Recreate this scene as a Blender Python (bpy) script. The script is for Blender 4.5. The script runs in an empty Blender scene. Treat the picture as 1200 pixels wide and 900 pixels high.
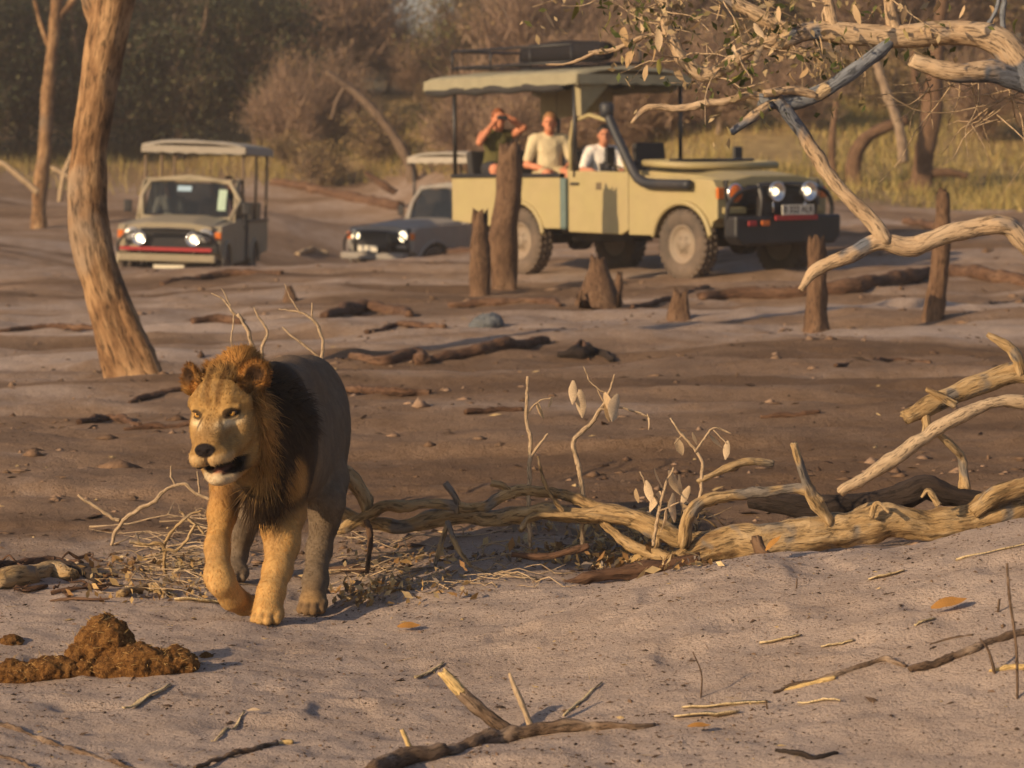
import bpy, bmesh, math, random
import numpy as np
from mathutils import Vector, Matrix

random.seed(7)
rng = np.random.default_rng(7)
SC = bpy.context.scene
COL = SC.collection

# ------------------------------------------------------------------ camera
FPX, CAMH, HOR = 3300.0, 1.8, 180.0           # focal length in photo pixels, eye height, horizon row
PITCH = math.atan((450 - HOR) / FPX)
cam_d = bpy.data.cameras.new('camera')
cam_d.sensor_width = 36.0
cam_d.lens = FPX / 1200 * 36
cam_d.clip_start, cam_d.clip_end = 0.1, 3000
cam_d.dof.use_dof = True
cam_d.dof.focus_distance = 10.7
cam_d.dof.aperture_fstop = 5.0
cam = bpy.data.objects.new('camera', cam_d)
cam.location = (0, 0, CAMH)
cam.rotation_euler = (math.pi / 2 - PITCH, 0, 0)
COL.objects.link(cam)
SC.camera = cam

# ------------------------------------------------------------------ light
SUN_AZ = math.atan2(-0.77, -0.64)              # towards the sun, from +Y clockwise
SUN_EL = math.radians(20)
world = bpy.data.worlds.new('World')
SC.world = world
world.use_nodes = True
wn = world.node_tree
sky = wn.nodes.new('ShaderNodeTexSky')
sky.sky_type = 'NISHITA'
sky.sun_disc = False
sky.sun_elevation = SUN_EL
sky.sun_rotation = SUN_AZ
sky.dust_density = 2.0
sky.ozone_density = 3.0
sky.air_density = 1.0
wn.links.new(sky.outputs[0], wn.nodes['Background'].inputs[0])
wn.nodes['Background'].inputs[1].default_value = 0.09
sun_d = bpy.data.lights.new('sun', 'SUN')
sun_d.energy = 5.0
sun_d.angle = math.radians(0.6)
sun_d.color = (1.0, 0.72, 0.43)
sun = bpy.data.objects.new('sun', sun_d)
sdir = Vector((math.sin(SUN_AZ) * math.cos(SUN_EL), math.cos(SUN_AZ) * math.cos(SUN_EL), math.sin(SUN_EL)))
sun.rotation_euler = sdir.to_track_quat('Z', 'Y').to_euler()
sun.location = sdir * 60
COL.objects.link(sun)
SC.view_settings.view_transform = 'Standard'
SC.view_settings.look = 'None'
SC.view_settings.gamma = 1
SC.view_settings.exposure = 0.3
SC.render.engine = 'CYCLES'
SC.cycles.use_denoising = True
SC.cycles.max_bounces = 6
SC.cycles.volume_bounces = 1

# ------------------------------------------------------------------ helpers
CF = np.array([0, math.cos(PITCH), -math.sin(PITCH)])
CU = np.array([0, math.sin(PITCH), math.cos(PITCH)])
CR = np.array([1.0, 0, 0])
C0 = np.array([0, 0, CAMH])

def at(px, py, d):
    return C0 + d * (CF + (px - 600) / FPX * CR + (450 - py) / FPX * CU)

def _hash(ix, iy, iz, seed):
    h = (ix.astype(np.int64) * 374761393 + iy.astype(np.int64) * 668265263 + iz.astype(np.int64) * 2147483647 + seed * 974634777) & 0xFFFFFFFF
    h = ((h ^ (h >> 13)) * 1274126177) & 0xFFFFFFFF
    h = ((h ^ (h >> 16)) * 2246822519) & 0xFFFFFFFF
    h = h ^ (h >> 15)
    return (h & 0xFFFFFF) / float(0xFFFFFF) * 2 - 1

def vnoise(P, seed=0):
    P = np.asarray(P, float)
    i = np.floor(P).astype(np.int64); f = P - i
    f = f * f * f * (f * (f * 6 - 15) + 10)
    r = 0
    for dx in (0, 1):
        wx = f[..., 0] if dx else 1 - f[..., 0]
        for dy in (0, 1):
            wy = f[..., 1] if dy else 1 - f[..., 1]
            for dz in (0, 1):
                wz = f[..., 2] if dz else 1 - f[..., 2]
                r = r + wx * wy * wz * _hash(i[..., 0] + dx, i[..., 1] + dy, i[..., 2] + dz, seed)
    return r

def fbm(P, oct=4, seed=0):
    P = np.asarray(P, float); r = 0; a = 1.0
    for o in range(oct):
        r = r + a * vnoise(P * (2 ** o) + 17.3 * o, seed + o); a *= 0.5
    return r

def sstep(a, b, x):
    t = np.clip((np.asarray(x, float) - a) / (b - a), 0, 1)
    return t * t * (3 - 2 * t)

def np_mesh(name, V, faces, attrs=None, smooth=True):
    """V (n,3); faces: list of int arrays (m,k); attrs: name -> (n,) floats / (n,3) vectors / (n,4) colours"""
    me = bpy.data.meshes.new(name)
    V = np.asarray(V, np.float32)
    faces = [np.asarray(f, np.int32) for f in faces if len(f)]
    nl = sum(f.size for f in faces); nf = sum(len(f) for f in faces)
    me.vertices.add(len(V)); me.vertices.foreach_set('co', V.ravel())
    me.loops.add(nl); me.polygons.add(nf)
    me.loops.foreach_set('vertex_index', np.concatenate([f.ravel() for f in faces]))
    tot = np.concatenate([np.full(len(f), f.shape[1], np.int32) for f in faces])
    st = np.concatenate([[0], np.cumsum(tot)[:-1]]).astype(np.int32)
    me.polygons.foreach_set('loop_start', st)
    me.polygons.foreach_set('loop_total', tot)
    me.polygons.foreach_set('use_smooth', np.full(nf, bool(smooth)))
    for k, a in (attrs or {}).items():
        a = np.asarray(a, np.float32)
        if a.ndim == 1:
            at_ = me.attributes.new(k, 'FLOAT', 'POINT'); at_.data.foreach_set('value', a)
        elif a.shape[1] == 3:
            at_ = me.attributes.new(k, 'FLOAT_VECTOR', 'POINT'); at_.data.foreach_set('vector', a.ravel())
        else:
            at_ = me.attributes.new(k, 'FLOAT_COLOR', 'POINT'); at_.data.foreach_set('color', a.ravel())
    me.update(calc_edges=True)
    me.validate()
    return me

def add(name, me, mat=None, parent=None, label=None, cat=None, group=None, kind=None, loc=None):
    o = bpy.data.objects.new(name, me)
    COL.objects.link(o)
    if mat is not None and me is not None and len(me.materials) == 0:
        me.materials.append(mat)
    if parent is not None: o.parent = parent
    if loc is not None: o.location = loc
    tag(o, label, cat, group, kind)
    return o

def tag(o, label=None, cat=None, group=None, kind=None):
    if label: o['label'] = label
    if cat: o['category'] = cat
    if group: o['group'] = group
    if kind: o['kind'] = kind

def empty(name, loc, label, cat, group=None, rz=0):
    o = bpy.data.objects.new(name, None)
    o.empty_display_size = 0.2
    o.location = loc; o.rotation_euler = (0, 0, rz)
    COL.objects.link(o); tag(o, label, cat, group)
    return o

def copy_tree(o, parent=None):
    c = o.copy(); COL.objects.link(c)
    c.parent = parent
    for ch in [x for x in COL.objects if x.parent == o]:
        copy_tree(ch, c)
    return c

class MB:
    """collects pieces of ONE part"""
    def __init__(s): s.V = []; s.F = {}; s.A = {}; s.n = 0
    def add(s, V, faces, **attrs):
        V = np.asarray(V, float)
        s.V.append(V)
        for f in faces:
            f = np.asarray(f, np.int64)
            if len(f): s.F.setdefault(f.shape[1], []).append(f + s.n)
        g = attrs.get('grain', V * [1, 1, 0.22])
        s.A.setdefault('grain', []).append(np.asarray(g, float))
        for k, a in attrs.items():
            if k != 'grain': s.A.setdefault(k, []).append(np.asarray(a, float))
        s.n += len(V)
    def mesh(s, name, smooth=True, origin=None):
        V = np.concatenate(s.V)
        if origin is not None: V = V - np.asarray(origin)
        return np_mesh(name, V, [np.concatenate(v) for v in s.F.values()], {k: np.concatenate(a) for k, a in s.A.items()}, smooth)
    def build(s, name, mat, parent=None, smooth=True, origin=None, **kw):
        o = add(name, s.mesh(name, smooth, origin), mat, parent, **kw)
        if origin is not None and parent is None: o.location = origin
        return o
    # --- shapes
    def box(s, c, size, R=None):
        c = np.asarray(c, float); h = np.asarray(size, float) / 2
        V = np.array([[x, y, z] for x in (-1, 1) for y in (-1, 1) for z in (-1, 1)]) * h
        if R is not None: V = V @ np.asarray(R).T
        s.add(V + c, [[[0, 1, 3, 2], [4, 6, 7, 5], [0, 4, 5, 1], [2, 3, 7, 6], [0, 2, 6, 4], [1, 5, 7, 3]]])
    def tube(s, pts, radii, k=10, step=None, rough=0.0, freq=6.0, lobes=0, seed=0, cap=True, ragged=0.0, m=None, gs=1.0):
        P, R = spline(pts, radii, step, m)
        V, F, tri, G = tube_np(P, R, k, rough, freq, lobes, seed, cap, ragged)
        s.add(V, [F, tri], grain=G * gs)
        return P
    def lathe(s, prof, n=24, axis='Y', c=(0, 0, 0)):
        """prof: list of (r, t) t along axis"""
        a = np.linspace(0, 2 * np.pi, n, endpoint=False)
        V = []
        for r, t in prof:
            x, z = r * np.cos(a), r * np.sin(a)
            if axis == 'Y': V.append(np.stack([x, np.full(n, t), z], 1))
            elif axis == 'Z': V.append(np.stack([x, z, np.full(n, t)], 1))
            else: V.append(np.stack([np.full(n, t), x, z], 1))
        V = np.concatenate(V) + np.asarray(c)
        q = []
        for i in range(len(prof) - 1):
            for j in range(n):
                j2 = (j + 1) % n
                q.append([i * n + j, i * n + j2, (i + 1) * n + j2, (i + 1) * n + j])
        s.add(V, [q])
    def prism(s, poly, a, b, axis='Y'):
        """extrude a 2-D polygon (list of (u,v)) between a and b along an axis. Y: (u,v)=(x,z); X: (y,z); Z: (x,y)"""
        n = len(poly); poly = np.asarray(poly, float)
        def put(t):
            if axis == 'Y': return np.stack([poly[:, 0], np.full(n, t), poly[:, 1]], 1)
            if axis == 'X': return np.stack([np.full(n, t), poly[:, 0], poly[:, 1]], 1)
            return np.stack([poly[:, 0], poly[:, 1], np.full(n, t)], 1)
        V = np.concatenate([put(a), put(b)])
        s.add(V, [[list(range(n))], [list(range(2 * n - 1, n - 1, -1))], [[i, i + n, (i + 1) % n + n, (i + 1) % n] for i in range(n)]])
    def rod(s, a, b, r, k=8):
        s.tube([a, b], [r, r], k=k, m=2)

def spline(pts, radii, step=None, m=None):
    P = np.asarray(pts, float); R = np.asarray(radii, float)
    n = len(P)
    if n == 2:
        m = m or max(2, int(np.linalg.norm(P[1] - P[0]) / (step or 0.1)) + 1)
        t = np.linspace(0, 1, m)[:, None]
        return P[0] * (1 - t) + P[1] * t, R[0] * (1 - t[:, 0]) + R[1] * t[:, 0]
    Q = np.concatenate([[2 * P[0] - P[1]], P, [2 * P[-1] - P[-2]]])
    out, ro = [], []
    for i in range(n - 1):
        L = np.linalg.norm(P[i + 1] - P[i])
        k = max(2, int(L / step) + 1) if step else (m or 6)
        t = np.linspace(0, 1, k, endpoint=False)[:, None]
        p0, p1, p2, p3 = Q[i], Q[i + 1], Q[i + 2], Q[i + 3]
        out.append(0.5 * ((2 * p1) + (p2 - p0) * t + (2 * p0 - 5 * p1 + 4 * p2 - p3) * t ** 2 + (3 * p1 - 3 * p2 + p3 - p0) * t ** 3))
        ro.append(R[i] * (1 - t[:, 0]) + R[i + 1] * t[:, 0])
    out.append(P[-1:]); ro.append(R[-1:])
    return np.concatenate(out), np.concatenate(ro)

def tube_np(P, R, k=10, rough=0.0, freq=6.0, lobes=0, seed=0, cap=True, ragged=0.0):
    n = len(P)
    T = np.gradient(P, axis=0); T /= np.linalg.norm(T, axis=1)[:, None] + 1e-9
    up = np.array([0, 0, 1.0]) if abs(T[0, 2]) < 0.9 else np.array([1.0, 0, 0])
    U = np.zeros_like(P); u = np.cross(T[0], up); u /= np.linalg.norm(u)
    for i in range(n):
        u = u - T[i] * np.dot(u, T[i]); u /= np.linalg.norm(u) + 1e-9; U[i] = u
    W = np.cross(T, U)
    a = np.linspace(0, 2 * np.pi, k, endpoint=False)
    ca, sa = np.cos(a), np.sin(a)
    D = U[:, None, :] * ca[None, :, None] + W[:, None, :] * sa[None, :, None]
    L = np.concatenate([[0], np.cumsum(np.linalg.norm(np.diff(P, axis=0), axis=1))])
    rad = np.repeat(R[:, None], k, 1)
    G = np.stack([rad * ca, rad * sa, np.repeat(L[:, None], k, 1) * 0.22], -1)
    if rough:
        q = P[:, None, :] + D * rad[..., None]
        nz = fbm(q * freq + seed * 3.1, 3, seed)
        gr = fbm(np.stack([ca[None, :] * 2.5 + L[:, None] * 0, sa[None, :] * 2.5 + L[:, None] * 0, np.repeat(L[:, None], k, 1) * 1.2], -1) + seed, 3, seed + 9)
        kn = fbm(np.stack([L / max(R.mean(), 1e-3) * 0.22, 0 * L + seed, 0 * L], -1), 2, seed + 4)
        rad = rad * (1 + rough * nz + rough * 0.8 * gr + rough * 0.9 * np.clip(kn, -0.5, 1)[:, None])
    if lobes:
        rad = rad * (1 + 0.12 * np.cos(lobes * a + seed)[None, :] * sstep(0.25, 0, np.linspace(0, 1, n))[:, None])
    V = P[:, None, :] + D * rad[..., None]
    if ragged:
        for e, sgn in ((0, -1), (n - 1, 1)):
            V[e] += T[e] * sgn * ragged * R[e] * rng.uniform(-0.6, 1.0, (k, 1))
    idx = np.arange(n * k).reshape(n, k)
    F = np.stack([idx[:-1], np.roll(idx[:-1], -1, 1), np.roll(idx[1:], -1, 1), idx[1:]], -1).reshape(-1, 4)
    V = V.reshape(-1, 3); G = G.reshape(-1, 3); tri = np.zeros((0, 3), int)
    if cap:
        V = np.concatenate([V, P[:1] - T[:1] * R[0] * 0.12, P[-1:] + T[-1:] * R[-1] * 0.12])
        G = np.concatenate([G, G[:1], G[-1:]])
        c0, c1 = n * k, n * k + 1
        tri = np.concatenate([np.stack([np.roll(idx[0], -1), idx[0], np.full(k, c0)], 1), np.stack([idx[-1], np.roll(idx[-1], -1), np.full(k, c1)], 1)])
    return V, F, tri, G

# ------------------------------------------------------------------ signed-distance sculpting
class Field:
    def __init__(s, lo, hi, h):
        s.lo = np.asarray(lo, float); s.h = h
        s.n = np.ceil((np.asarray(hi, float) - s.lo) / h).astype(int) + 1
        s.F = np.full(s.n, 1.0, np.float32)
    def _sl(s, lo, hi):
        a = np.clip(np.floor((np.asarray(lo) - s.lo) / s.h).astype(int), 0, s.n)
        b = np.clip(np.ceil((np.asarray(hi) - s.lo) / s.h).astype(int) + 1, 0, s.n)
        ax = [(s.lo[i] + s.h * np.arange(a[i], b[i])).astype(np.float32) for i in range(3)]
        return tuple(slice(a[i], b[i]) for i in range(3)), np.stack(np.meshgrid(*ax, indexing='ij'), -1)
    def _mix(s, sl, d, k, op):
        F = s.F[sl]
        if op == 'sub':
            h = np.clip(0.5 - 0.5 * (F + d) / k, 0, 1); s.F[sl] = F * (1 - h) - d * h + k * h * (1 - h)
        else:
            h = np.clip(0.5 + 0.5 * (F - d) / k, 0, 1); s.F[sl] = F * (1 - h) + d * h - k * h * (1 - h)
    def cap(s, a, b, r0, r1, k=0.02, op='add'):
        a = np.asarray(a, float); b = np.asarray(b, float)
        m = max(r0, r1) + k + 2 * s.h
        sl, X = s._sl(np.minimum(a, b) - m, np.maximum(a, b) + m)
        if X.size == 0: return
        ab = b - a; t = np.clip(((X - a) @ ab) / (ab @ ab + 1e-9), 0, 1)
        d = np.linalg.norm(X - a - t[..., None] * ab, axis=-1) - (r0 + (r1 - r0) * t)
        s._mix(sl, d.astype(np.float32), k, op)
    def chain(s, pts, rs, k=0.02):
        for i in range(len(pts) - 1): s.cap(pts[i], pts[i + 1], rs[i], rs[i + 1], k)
    def ell(s, c, r, R=None, k=0.02, op='add'):
        c = np.asarray(c, float); r = np.asarray(r, float)
        m = r.max() + k + 2 * s.h
        sl, X = s._sl(c - m, c + m)
        if X.size == 0: return
        q = X - c
        if R is not None: q = q @ np.asarray(R)          # columns of R = local axes
        k0 = np.linalg.norm(q / r, axis=-1); k1 = np.linalg.norm(q / (r * r), axis=-1)
        d = k0 * (k0 - 1) / (k1 + 1e-6)
        d = np.where(k0 < 0.05, -r.min(), d)
        s._mix(sl, d.astype(np.float32), k, op)
    def surface(s):
        F = s.F; S = F < 0
        c = np.zeros(np.array(F.shape) - 1, np.int8)
        for dx in (0, 1):
            for dy in (0, 1):
                for dz in (0, 1):
                    c += S[dx:F.shape[0] - 1 + dx, dy:F.shape[1] - 1 + dy, dz:F.shape[2] - 1 + dz]
        cells = np.argwhere((c > 0) & (c < 8))
        idx = np.full(c.shape, -1, np.int64); idx[tuple(cells.T)] = np.arange(len(cells))
        offs = np.array([[x, y, z] for x in (0, 1) for y in (0, 1) for z in (0, 1)])
        val = np.stack([F[tuple((cells + o).T)] for o in offs], 1)
        acc = np.zeros((len(cells), 3)); cnt = np.zeros(len(cells))
        for i in range(8):
            for ax in range(3):
                if offs[i][ax] == 0:
                    o2 = offs[i].copy(); o2[ax] = 1
                    j = int(o2[0] * 4 + o2[1] * 2 + o2[2])
                    m = (val[:, i] < 0) != (val[:, j] < 0)
                    t = val[m, i] / (val[m, i] - val[m, j])
                    p = np.repeat(offs[i][None].astype(float), m.sum(), 0); p[:, ax] += t
                    acc[m] += p; cnt[m] += 1
        V = s.lo + s.h * (cells + acc / cnt[:, None])
        Q = []
        for ax in range(3):
            a2 = [i for i in range(3) if i != ax]
            s0 = [slice(None)] * 3; s1 = [slice(None)] * 3
            s0[ax] = slice(0, -1); s1[ax] = slice(1, None)
            e = np.argwhere(S[tuple(s0)] != S[tuple(s1)])
            e = e[(e[:, a2[0]] > 0) & (e[:, a2[1]] > 0) & (e[:, a2[0]] < F.shape[a2[0]] - 1) & (e[:, a2[1]] < F.shape[a2[1]] - 1)]
            inside = S[tuple(e.T)]
            q = []
            for (da, db) in ((-1, -1), (0, -1), (0, 0), (-1, 0)):
                t = e.copy(); t[:, a2[0]] += da; t[:, a2[1]] += db
                q.append(idx[tuple(t.T)])
            q = np.stack(q, 1)
            flip = inside if ax != 1 else ~inside
            q[~flip] = q[~flip][:, ::-1]
            Q.append(q)
        return V, np.concatenate(Q)

# ------------------------------------------------------------------ materials
def newmat(name):
    m = bpy.data.materials.new(name); m.use_nodes = True
    nt = m.node_tree
    return m, nt, nt.nodes['Principled BSDF']

def nd(nt, t, ins=None, **kw):
    n = nt.nodes.new('ShaderNode' + t)
    for k, v in kw.items(): setattr(n, k, v)
    for k, v in (ins or {}).items():
        if hasattr(v, 'is_linked') or isinstance(v, bpy.types.NodeSocket): nt.links.new(v, n.inputs[k])
        else: n.inputs[k].default_value = v
    return n

def ramp(nt, fac, stops):
    n = nt.nodes.new('ShaderNodeValToRGB')
    cr = n.color_ramp
    while len(cr.elements) < len(stops): cr.elements.new(0.5)
    for e, (p, c) in zip(cr.elements, stops):
        e.position = p; e.color = (*c, 1)
    nt.links.new(fac, n.inputs[0])
    return n.outputs[0]

def mixc(nt, fac, a, b, mode='MIX'):
    n = nt.nodes.new('ShaderNodeMix'); n.data_type = 'RGBA'; n.blend_type = mode
    for sock, v in ((n.inputs[0], fac), (n.inputs[6], a), (n.inputs[7], b)):
        if isinstance(v, bpy.types.NodeSocket): nt.links.new(v, sock)
        elif isinstance(v, (tuple, list)): sock.default_value = (*v, 1)
        else: sock.default_value = v
    return n.outputs[2]

def coords(nt, grain=False, obj=True):
    if grain:
        return nd(nt, 'Attribute', attribute_name='grain').outputs['Vector']
    return nd(nt, 'TexCoord').outputs['Object' if obj else 'Generated']

def noise_tex(nt, vec, scale, detail=6, rough=0.6, dist=0.0):
    return nd(nt, 'TexNoise', {'Vector': vec, 'Scale': scale, 'Detail': detail, 'Roughness': rough, 'Distortion': dist}).outputs['Fac']

def wood_mat(name, stops, scale=30, patch=None, bump=0.6, rough=0.85, patch_scale=3.0, pr=(0.5, 0.6), crack=0.35):
    m, nt, b = newmat(name)
    g = coords(nt, True); o = coords(nt)
    n1 = noise_tex(nt, g, scale, 8, 0.65, 0.3)
    n2 = noise_tex(nt, o, 2.2, 4, 0.6)
    mixf = nd(nt, 'Math', {0: n1, 1: n2}, operation='ADD').outputs[0]
    mixf = nd(nt, 'Math', {0: mixf, 1: 0.5}, operation='MULTIPLY').outputs[0]
    c = ramp(nt, mixf, stops)
    if patch:
        pf = noise_tex(nt, o, patch_scale, 3, 0.5, 0.4)
        f = ramp(nt, pf, [(pr[0], (0, 0, 0)), (pr[1], (1, 1, 1))])
        c = mixc(nt, f, c, patch)
    n3 = noise_tex(nt, g, scale * 2.3, 6, 0.6, 0.6)
    ck = ramp(nt, n3, [(0.37, (crack, crack, crack)), (0.49, (1, 1, 1))])
    c = mixc(nt, 1.0, c, ck, 'MULTIPLY')
    nt.links.new(c, b.inputs['Base Color'])
    b.inputs['Roughness'].default_value = rough
    b.inputs['Specular IOR Level'].default_value = 0.25
    bm_ = nd(nt, 'Bump', {'Height': n1, 'Strength': bump, 'Distance': 0.03})
    bm2 = nd(nt, 'Bump', {'Height': n3, 'Strength': bump * 0.6, 'Distance': 0.012, 'Normal': bm_.outputs[0]})
    nt.links.new(bm2.outputs[0], b.inputs['Normal'])
    return m

def plain_mat(name, col, rough=0.6, metal=0.0, var=0.12, scale=6.0, dust=None, dust_f=0.0, bump=0.0, bscale=60, emit=None, es=0, spec=0.5):
    m, nt, b = newmat(name)
    o = coords(nt)
    n = noise_tex(nt, o, scale, 6, 0.65)
    lo = tuple(max(0, x * (1 - var)) for x in col); hi = tuple(min(1, x * (1 + var)) for x in col)
    c = ramp(nt, n, [(0.3, lo), (0.7, hi)])
    if dust:
        z = nd(nt, 'SeparateXYZ', {0: nd(nt, 'NewGeometry').outputs['Normal']}).outputs[2]
        d = noise_tex(nt, o, 2.7, 8, 0.7)
        f = ramp(nt, d, [(0.5 - 0.35 * dust_f, (0, 0, 0)), (0.95 - 0.3 * dust_f, (dust_f, dust_f, dust_f))])
        c = mixc(nt, f, c, dust)
    nt.links.new(c, b.inputs['Base Color'])
    b.inputs['Roughness'].default_value = rough
    b.inputs['Metallic'].default_value = metal
    b.inputs['Specular IOR Level'].default_value = spec
    if bump:
        n2 = noise_tex(nt, o, bscale, 5, 0.6)
        bm_ = nd(nt, 'Bump', {'Height': n2, 'Strength': bump, 'Distance': 0.01})
        nt.links.new(bm_.outputs[0], b.inputs['Normal'])
    if emit:
        b.inputs['Emission Color'].default_value = (*emit, 1)
        b.inputs['Emission Strength'].default_value = es
    return m

def attr_mat(name, attr='col', rough=0.8, var=0.25, scale=40, spec=0.2, sub=0.0, trans=0.0, bump=0.0, bscale=120):
    m, nt, b = newmat(name)
    a = nd(nt, 'Attribute', attribute_name=attr).outputs['Color']
    n = noise_tex(nt, coords(nt), scale, 5, 0.6)
    v = ramp(nt, n, [(0.3, (1 - var,) * 3), (0.7, (1 + var * 0.4,) * 3)])
    c = mixc(nt, 1.0, a, v, 'MULTIPLY')
    nt.links.new(c, b.inputs['Base Color'])
    b.inputs['Roughness'].default_value = rough
    b.inputs['Specular IOR Level'].default_value = spec
    if bump:
        n2 = noise_tex(nt, coords(nt), bscale, 5, 0.6)
        nt.links.new(nd(nt, 'Bump', {'Height': n2, 'Strength': bump, 'Distance': 0.01}).outputs[0], b.inputs['Normal'])
    if trans:
        tr = nd(nt, 'BsdfTranslucent', {'Color': c})
        mx = nd(nt, 'MixShader', {0: trans, 1: b.outputs[0], 2: tr.outputs[0]})
        nt.links.new(mx.outputs[0], nt.nodes['Material Output'].inputs[0])
    return m
# ================================================================== THE GROUND
# control points: photo column, photo row, distance -> a height there
_ctl = []
def _c(px, py, d): p = at(px, py, d); _ctl.append((p[0], p[1], p[2]))
def _h(px, d, z): _ctl.append(((px - 600) / FPX * d, d, z))
for q in [(-200, 900, 8.2), (100, 905, 8.2), (600, 900, 8.2), (1200, 905, 8.0), (1500, 890, 8.0),
          (0, 800, 9.6), (-300, 790, 9.7), (600, 800, 9.5), (900, 790, 9.05), (1200, 750, 8.9), (1500, 720, 9.0),
          (0, 735, 10.7), (310, 729, 10.82), (368, 722, 11.28), (450, 722, 10.9), (600, 706, 10.8), (760, 672, 10.6), (900, 650, 10.4), (1200, 606, 10.3), (1500, 580, 10.3),
          (900, 700, 9.8), (1200, 670, 9.5),
          (0, 660, 12.2), (-300, 660, 12.2), (150, 600, 13.6), (600, 640, 12.3), (600, 560, 14.4), (1000, 540, 14.6), (1200, 530, 14.8), (1500, 520, 15),
          (150, 443, 20.6), (-200, 450, 20.6), (600, 440, 19.8), (1100, 430, 19.6), (1500, 425, 20),
          (620, 334, 33.6), (805, 324, 32.2), (930, 314, 33.0), (1200, 310, 32), (1600, 300, 32), (450, 345, 31), (150, 350, 32), (-200, 350, 32),
          (215, 318, 39.5), (200, 339, 46), (200, 337, 50), (430, 305, 40.5), (440, 338, 51.5), (380, 337, 53), (500, 334, 55), (560, 330, 57),(470, 333, 58), (0, 300, 46), (330, 262, 61), (-300, 285, 48), (700, 275, 44), (1000, 262, 43), (1300, 258, 43),
          (400, 240, 66), (100, 240, 64), (-300, 240, 60), (700, 230, 53), (1100, 232, 51), (1500, 228, 51),
          (400, 165, 76), (100, 195, 76), (700, 150, 64), (1100, 135, 61), (1500, 130, 61), (-300, 190, 72)]:
    _c(*q)
for q in [(800, 11.3, 0.10), (1000, 11.4, 0.16), (1200, 11.4, 0.2), (1500, 11.4, 0.25), (700, 11.3, 0.06),
          (-600, 90, 3.6), (200, 90, 3.6), (600, 90, 4.0), (1200, 85, 4.6), (1800, 85, 4.6), (600, 150, 5.0), (-800, 150, 5), (2000, 150, 5), (600, 400, 6), (-1500, 400, 6), (2700, 400, 6),
          (-1200, 8, 0.0), (2400, 8, 0.1), (-1200, 20, 0.1), (2400, 20, .4), (600, 4.2, 0.0), (-1200, 4.2, 0), (2400, 4.2, 0)]:
    _h(*q)
_ctl = np.array(_ctl)
def _uv(x, y):
    yy = np.maximum(y, 4.0)
    u = np.clip(FPX * x / yy / 600, -3.2, 3.2)
    return np.stack([u, 2.6 * np.log(yy)], -1)
_U = _uv(_ctl[:, 0], _ctl[:, 1])
def _tps(r2): return np.where(r2 > 1e-12, 0.5 * r2 * np.log(r2 + 1e-12), 0)
_n = len(_U)
_K = _tps(((_U[:, None] - _U[None]) ** 2).sum(-1)) + 0.004 * np.eye(_n)
_Pm = np.concatenate([np.ones((_n, 1)), _U], 1)
_A = np.block([[_K, _Pm], [_Pm.T, np.zeros((3, 3))]])
_w = np.linalg.solve(_A, np.concatenate([_ctl[:, 2], np.zeros(3)]))
def base_h(x, y):
    x = np.asarray(x, float); y = np.asarray(y, float)
    sh = x.shape; U = _uv(x.ravel(), y.ravel()); out = np.empty(len(U))
    for i in range(0, len(U), 40000):
        u = U[i:i + 40000]
        out[i:i + 40000] = _tps(((u[:, None] - _U[None]) ** 2).sum(-1)) @ _w[:_n] + _w[_n] + u @ _w[_n + 1:]
    return out.reshape(sh)

def ground(x, y):
    x = np.asarray(x, float); y = np.asarray(y, float)
    z = base_h(x, y)
    P = np.stack([x, y, np.zeros_like(x)], -1)
    near = sstep(16, 10.5, y)
    z = z + 0.012 * fbm(P * [1.6, 2.2, 1], 3, 3) + 0.007 * near * fbm(P * 5.5, 3, 5)
    # rippled, trampled dust of the near bank
    z = z + near * 0.006 * fbm(P * [9, 14, 1], 2, 21)
    # dents of hooves and paws
    d = vnoise(P * [3.6, 4.2, 1], 31)
    z = z - near * 0.020 * sstep(0.45, 0.85, d)
    # low ridges and ruts across the flat
    mid = sstep(11.5, 14, y) * sstep(62, 48, y)
    r = fbm(P * [0.38, 0.95, 1], 4, 11)
    z = z + mid * (0.05 * r - 0.05 * sstep(0.25, 0.6, fbm(P * [0.3, 1.3, 1], 3, 44))) + mid * 0.03 * fbm(P * [1.3, 2.2, 1], 4, 17)
    far = sstep(50, 70, y)
    z = z + far * 0.25 * fbm(P * 0.15, 3, 8)
    return z

def gz(x, y): return float(ground(np.array([x]), np.array([y]))[0])

def gpt(px, py, dmin=7.0, dmax=140.0):
    """where the ray through a photo pixel first meets the ground (base surface)"""
    d = dmin * (dmax / dmin) ** np.linspace(0, 1, 1500)
    P = C0[None] + d[:, None] * (CF + (px - 600) / FPX * CR + (450 - py) / FPX * CU)[None]
    z = ground(P[:, 0], P[:, 1])
    w = np.nonzero(P[:, 2] <= z)[0]
    i = w[0] if len(w) else len(d) - 1
    p = P[i].copy(); p[2] = z[i]
    return p
def depth_of(p): return float((np.asarray(p) - C0) @ CF)

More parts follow.
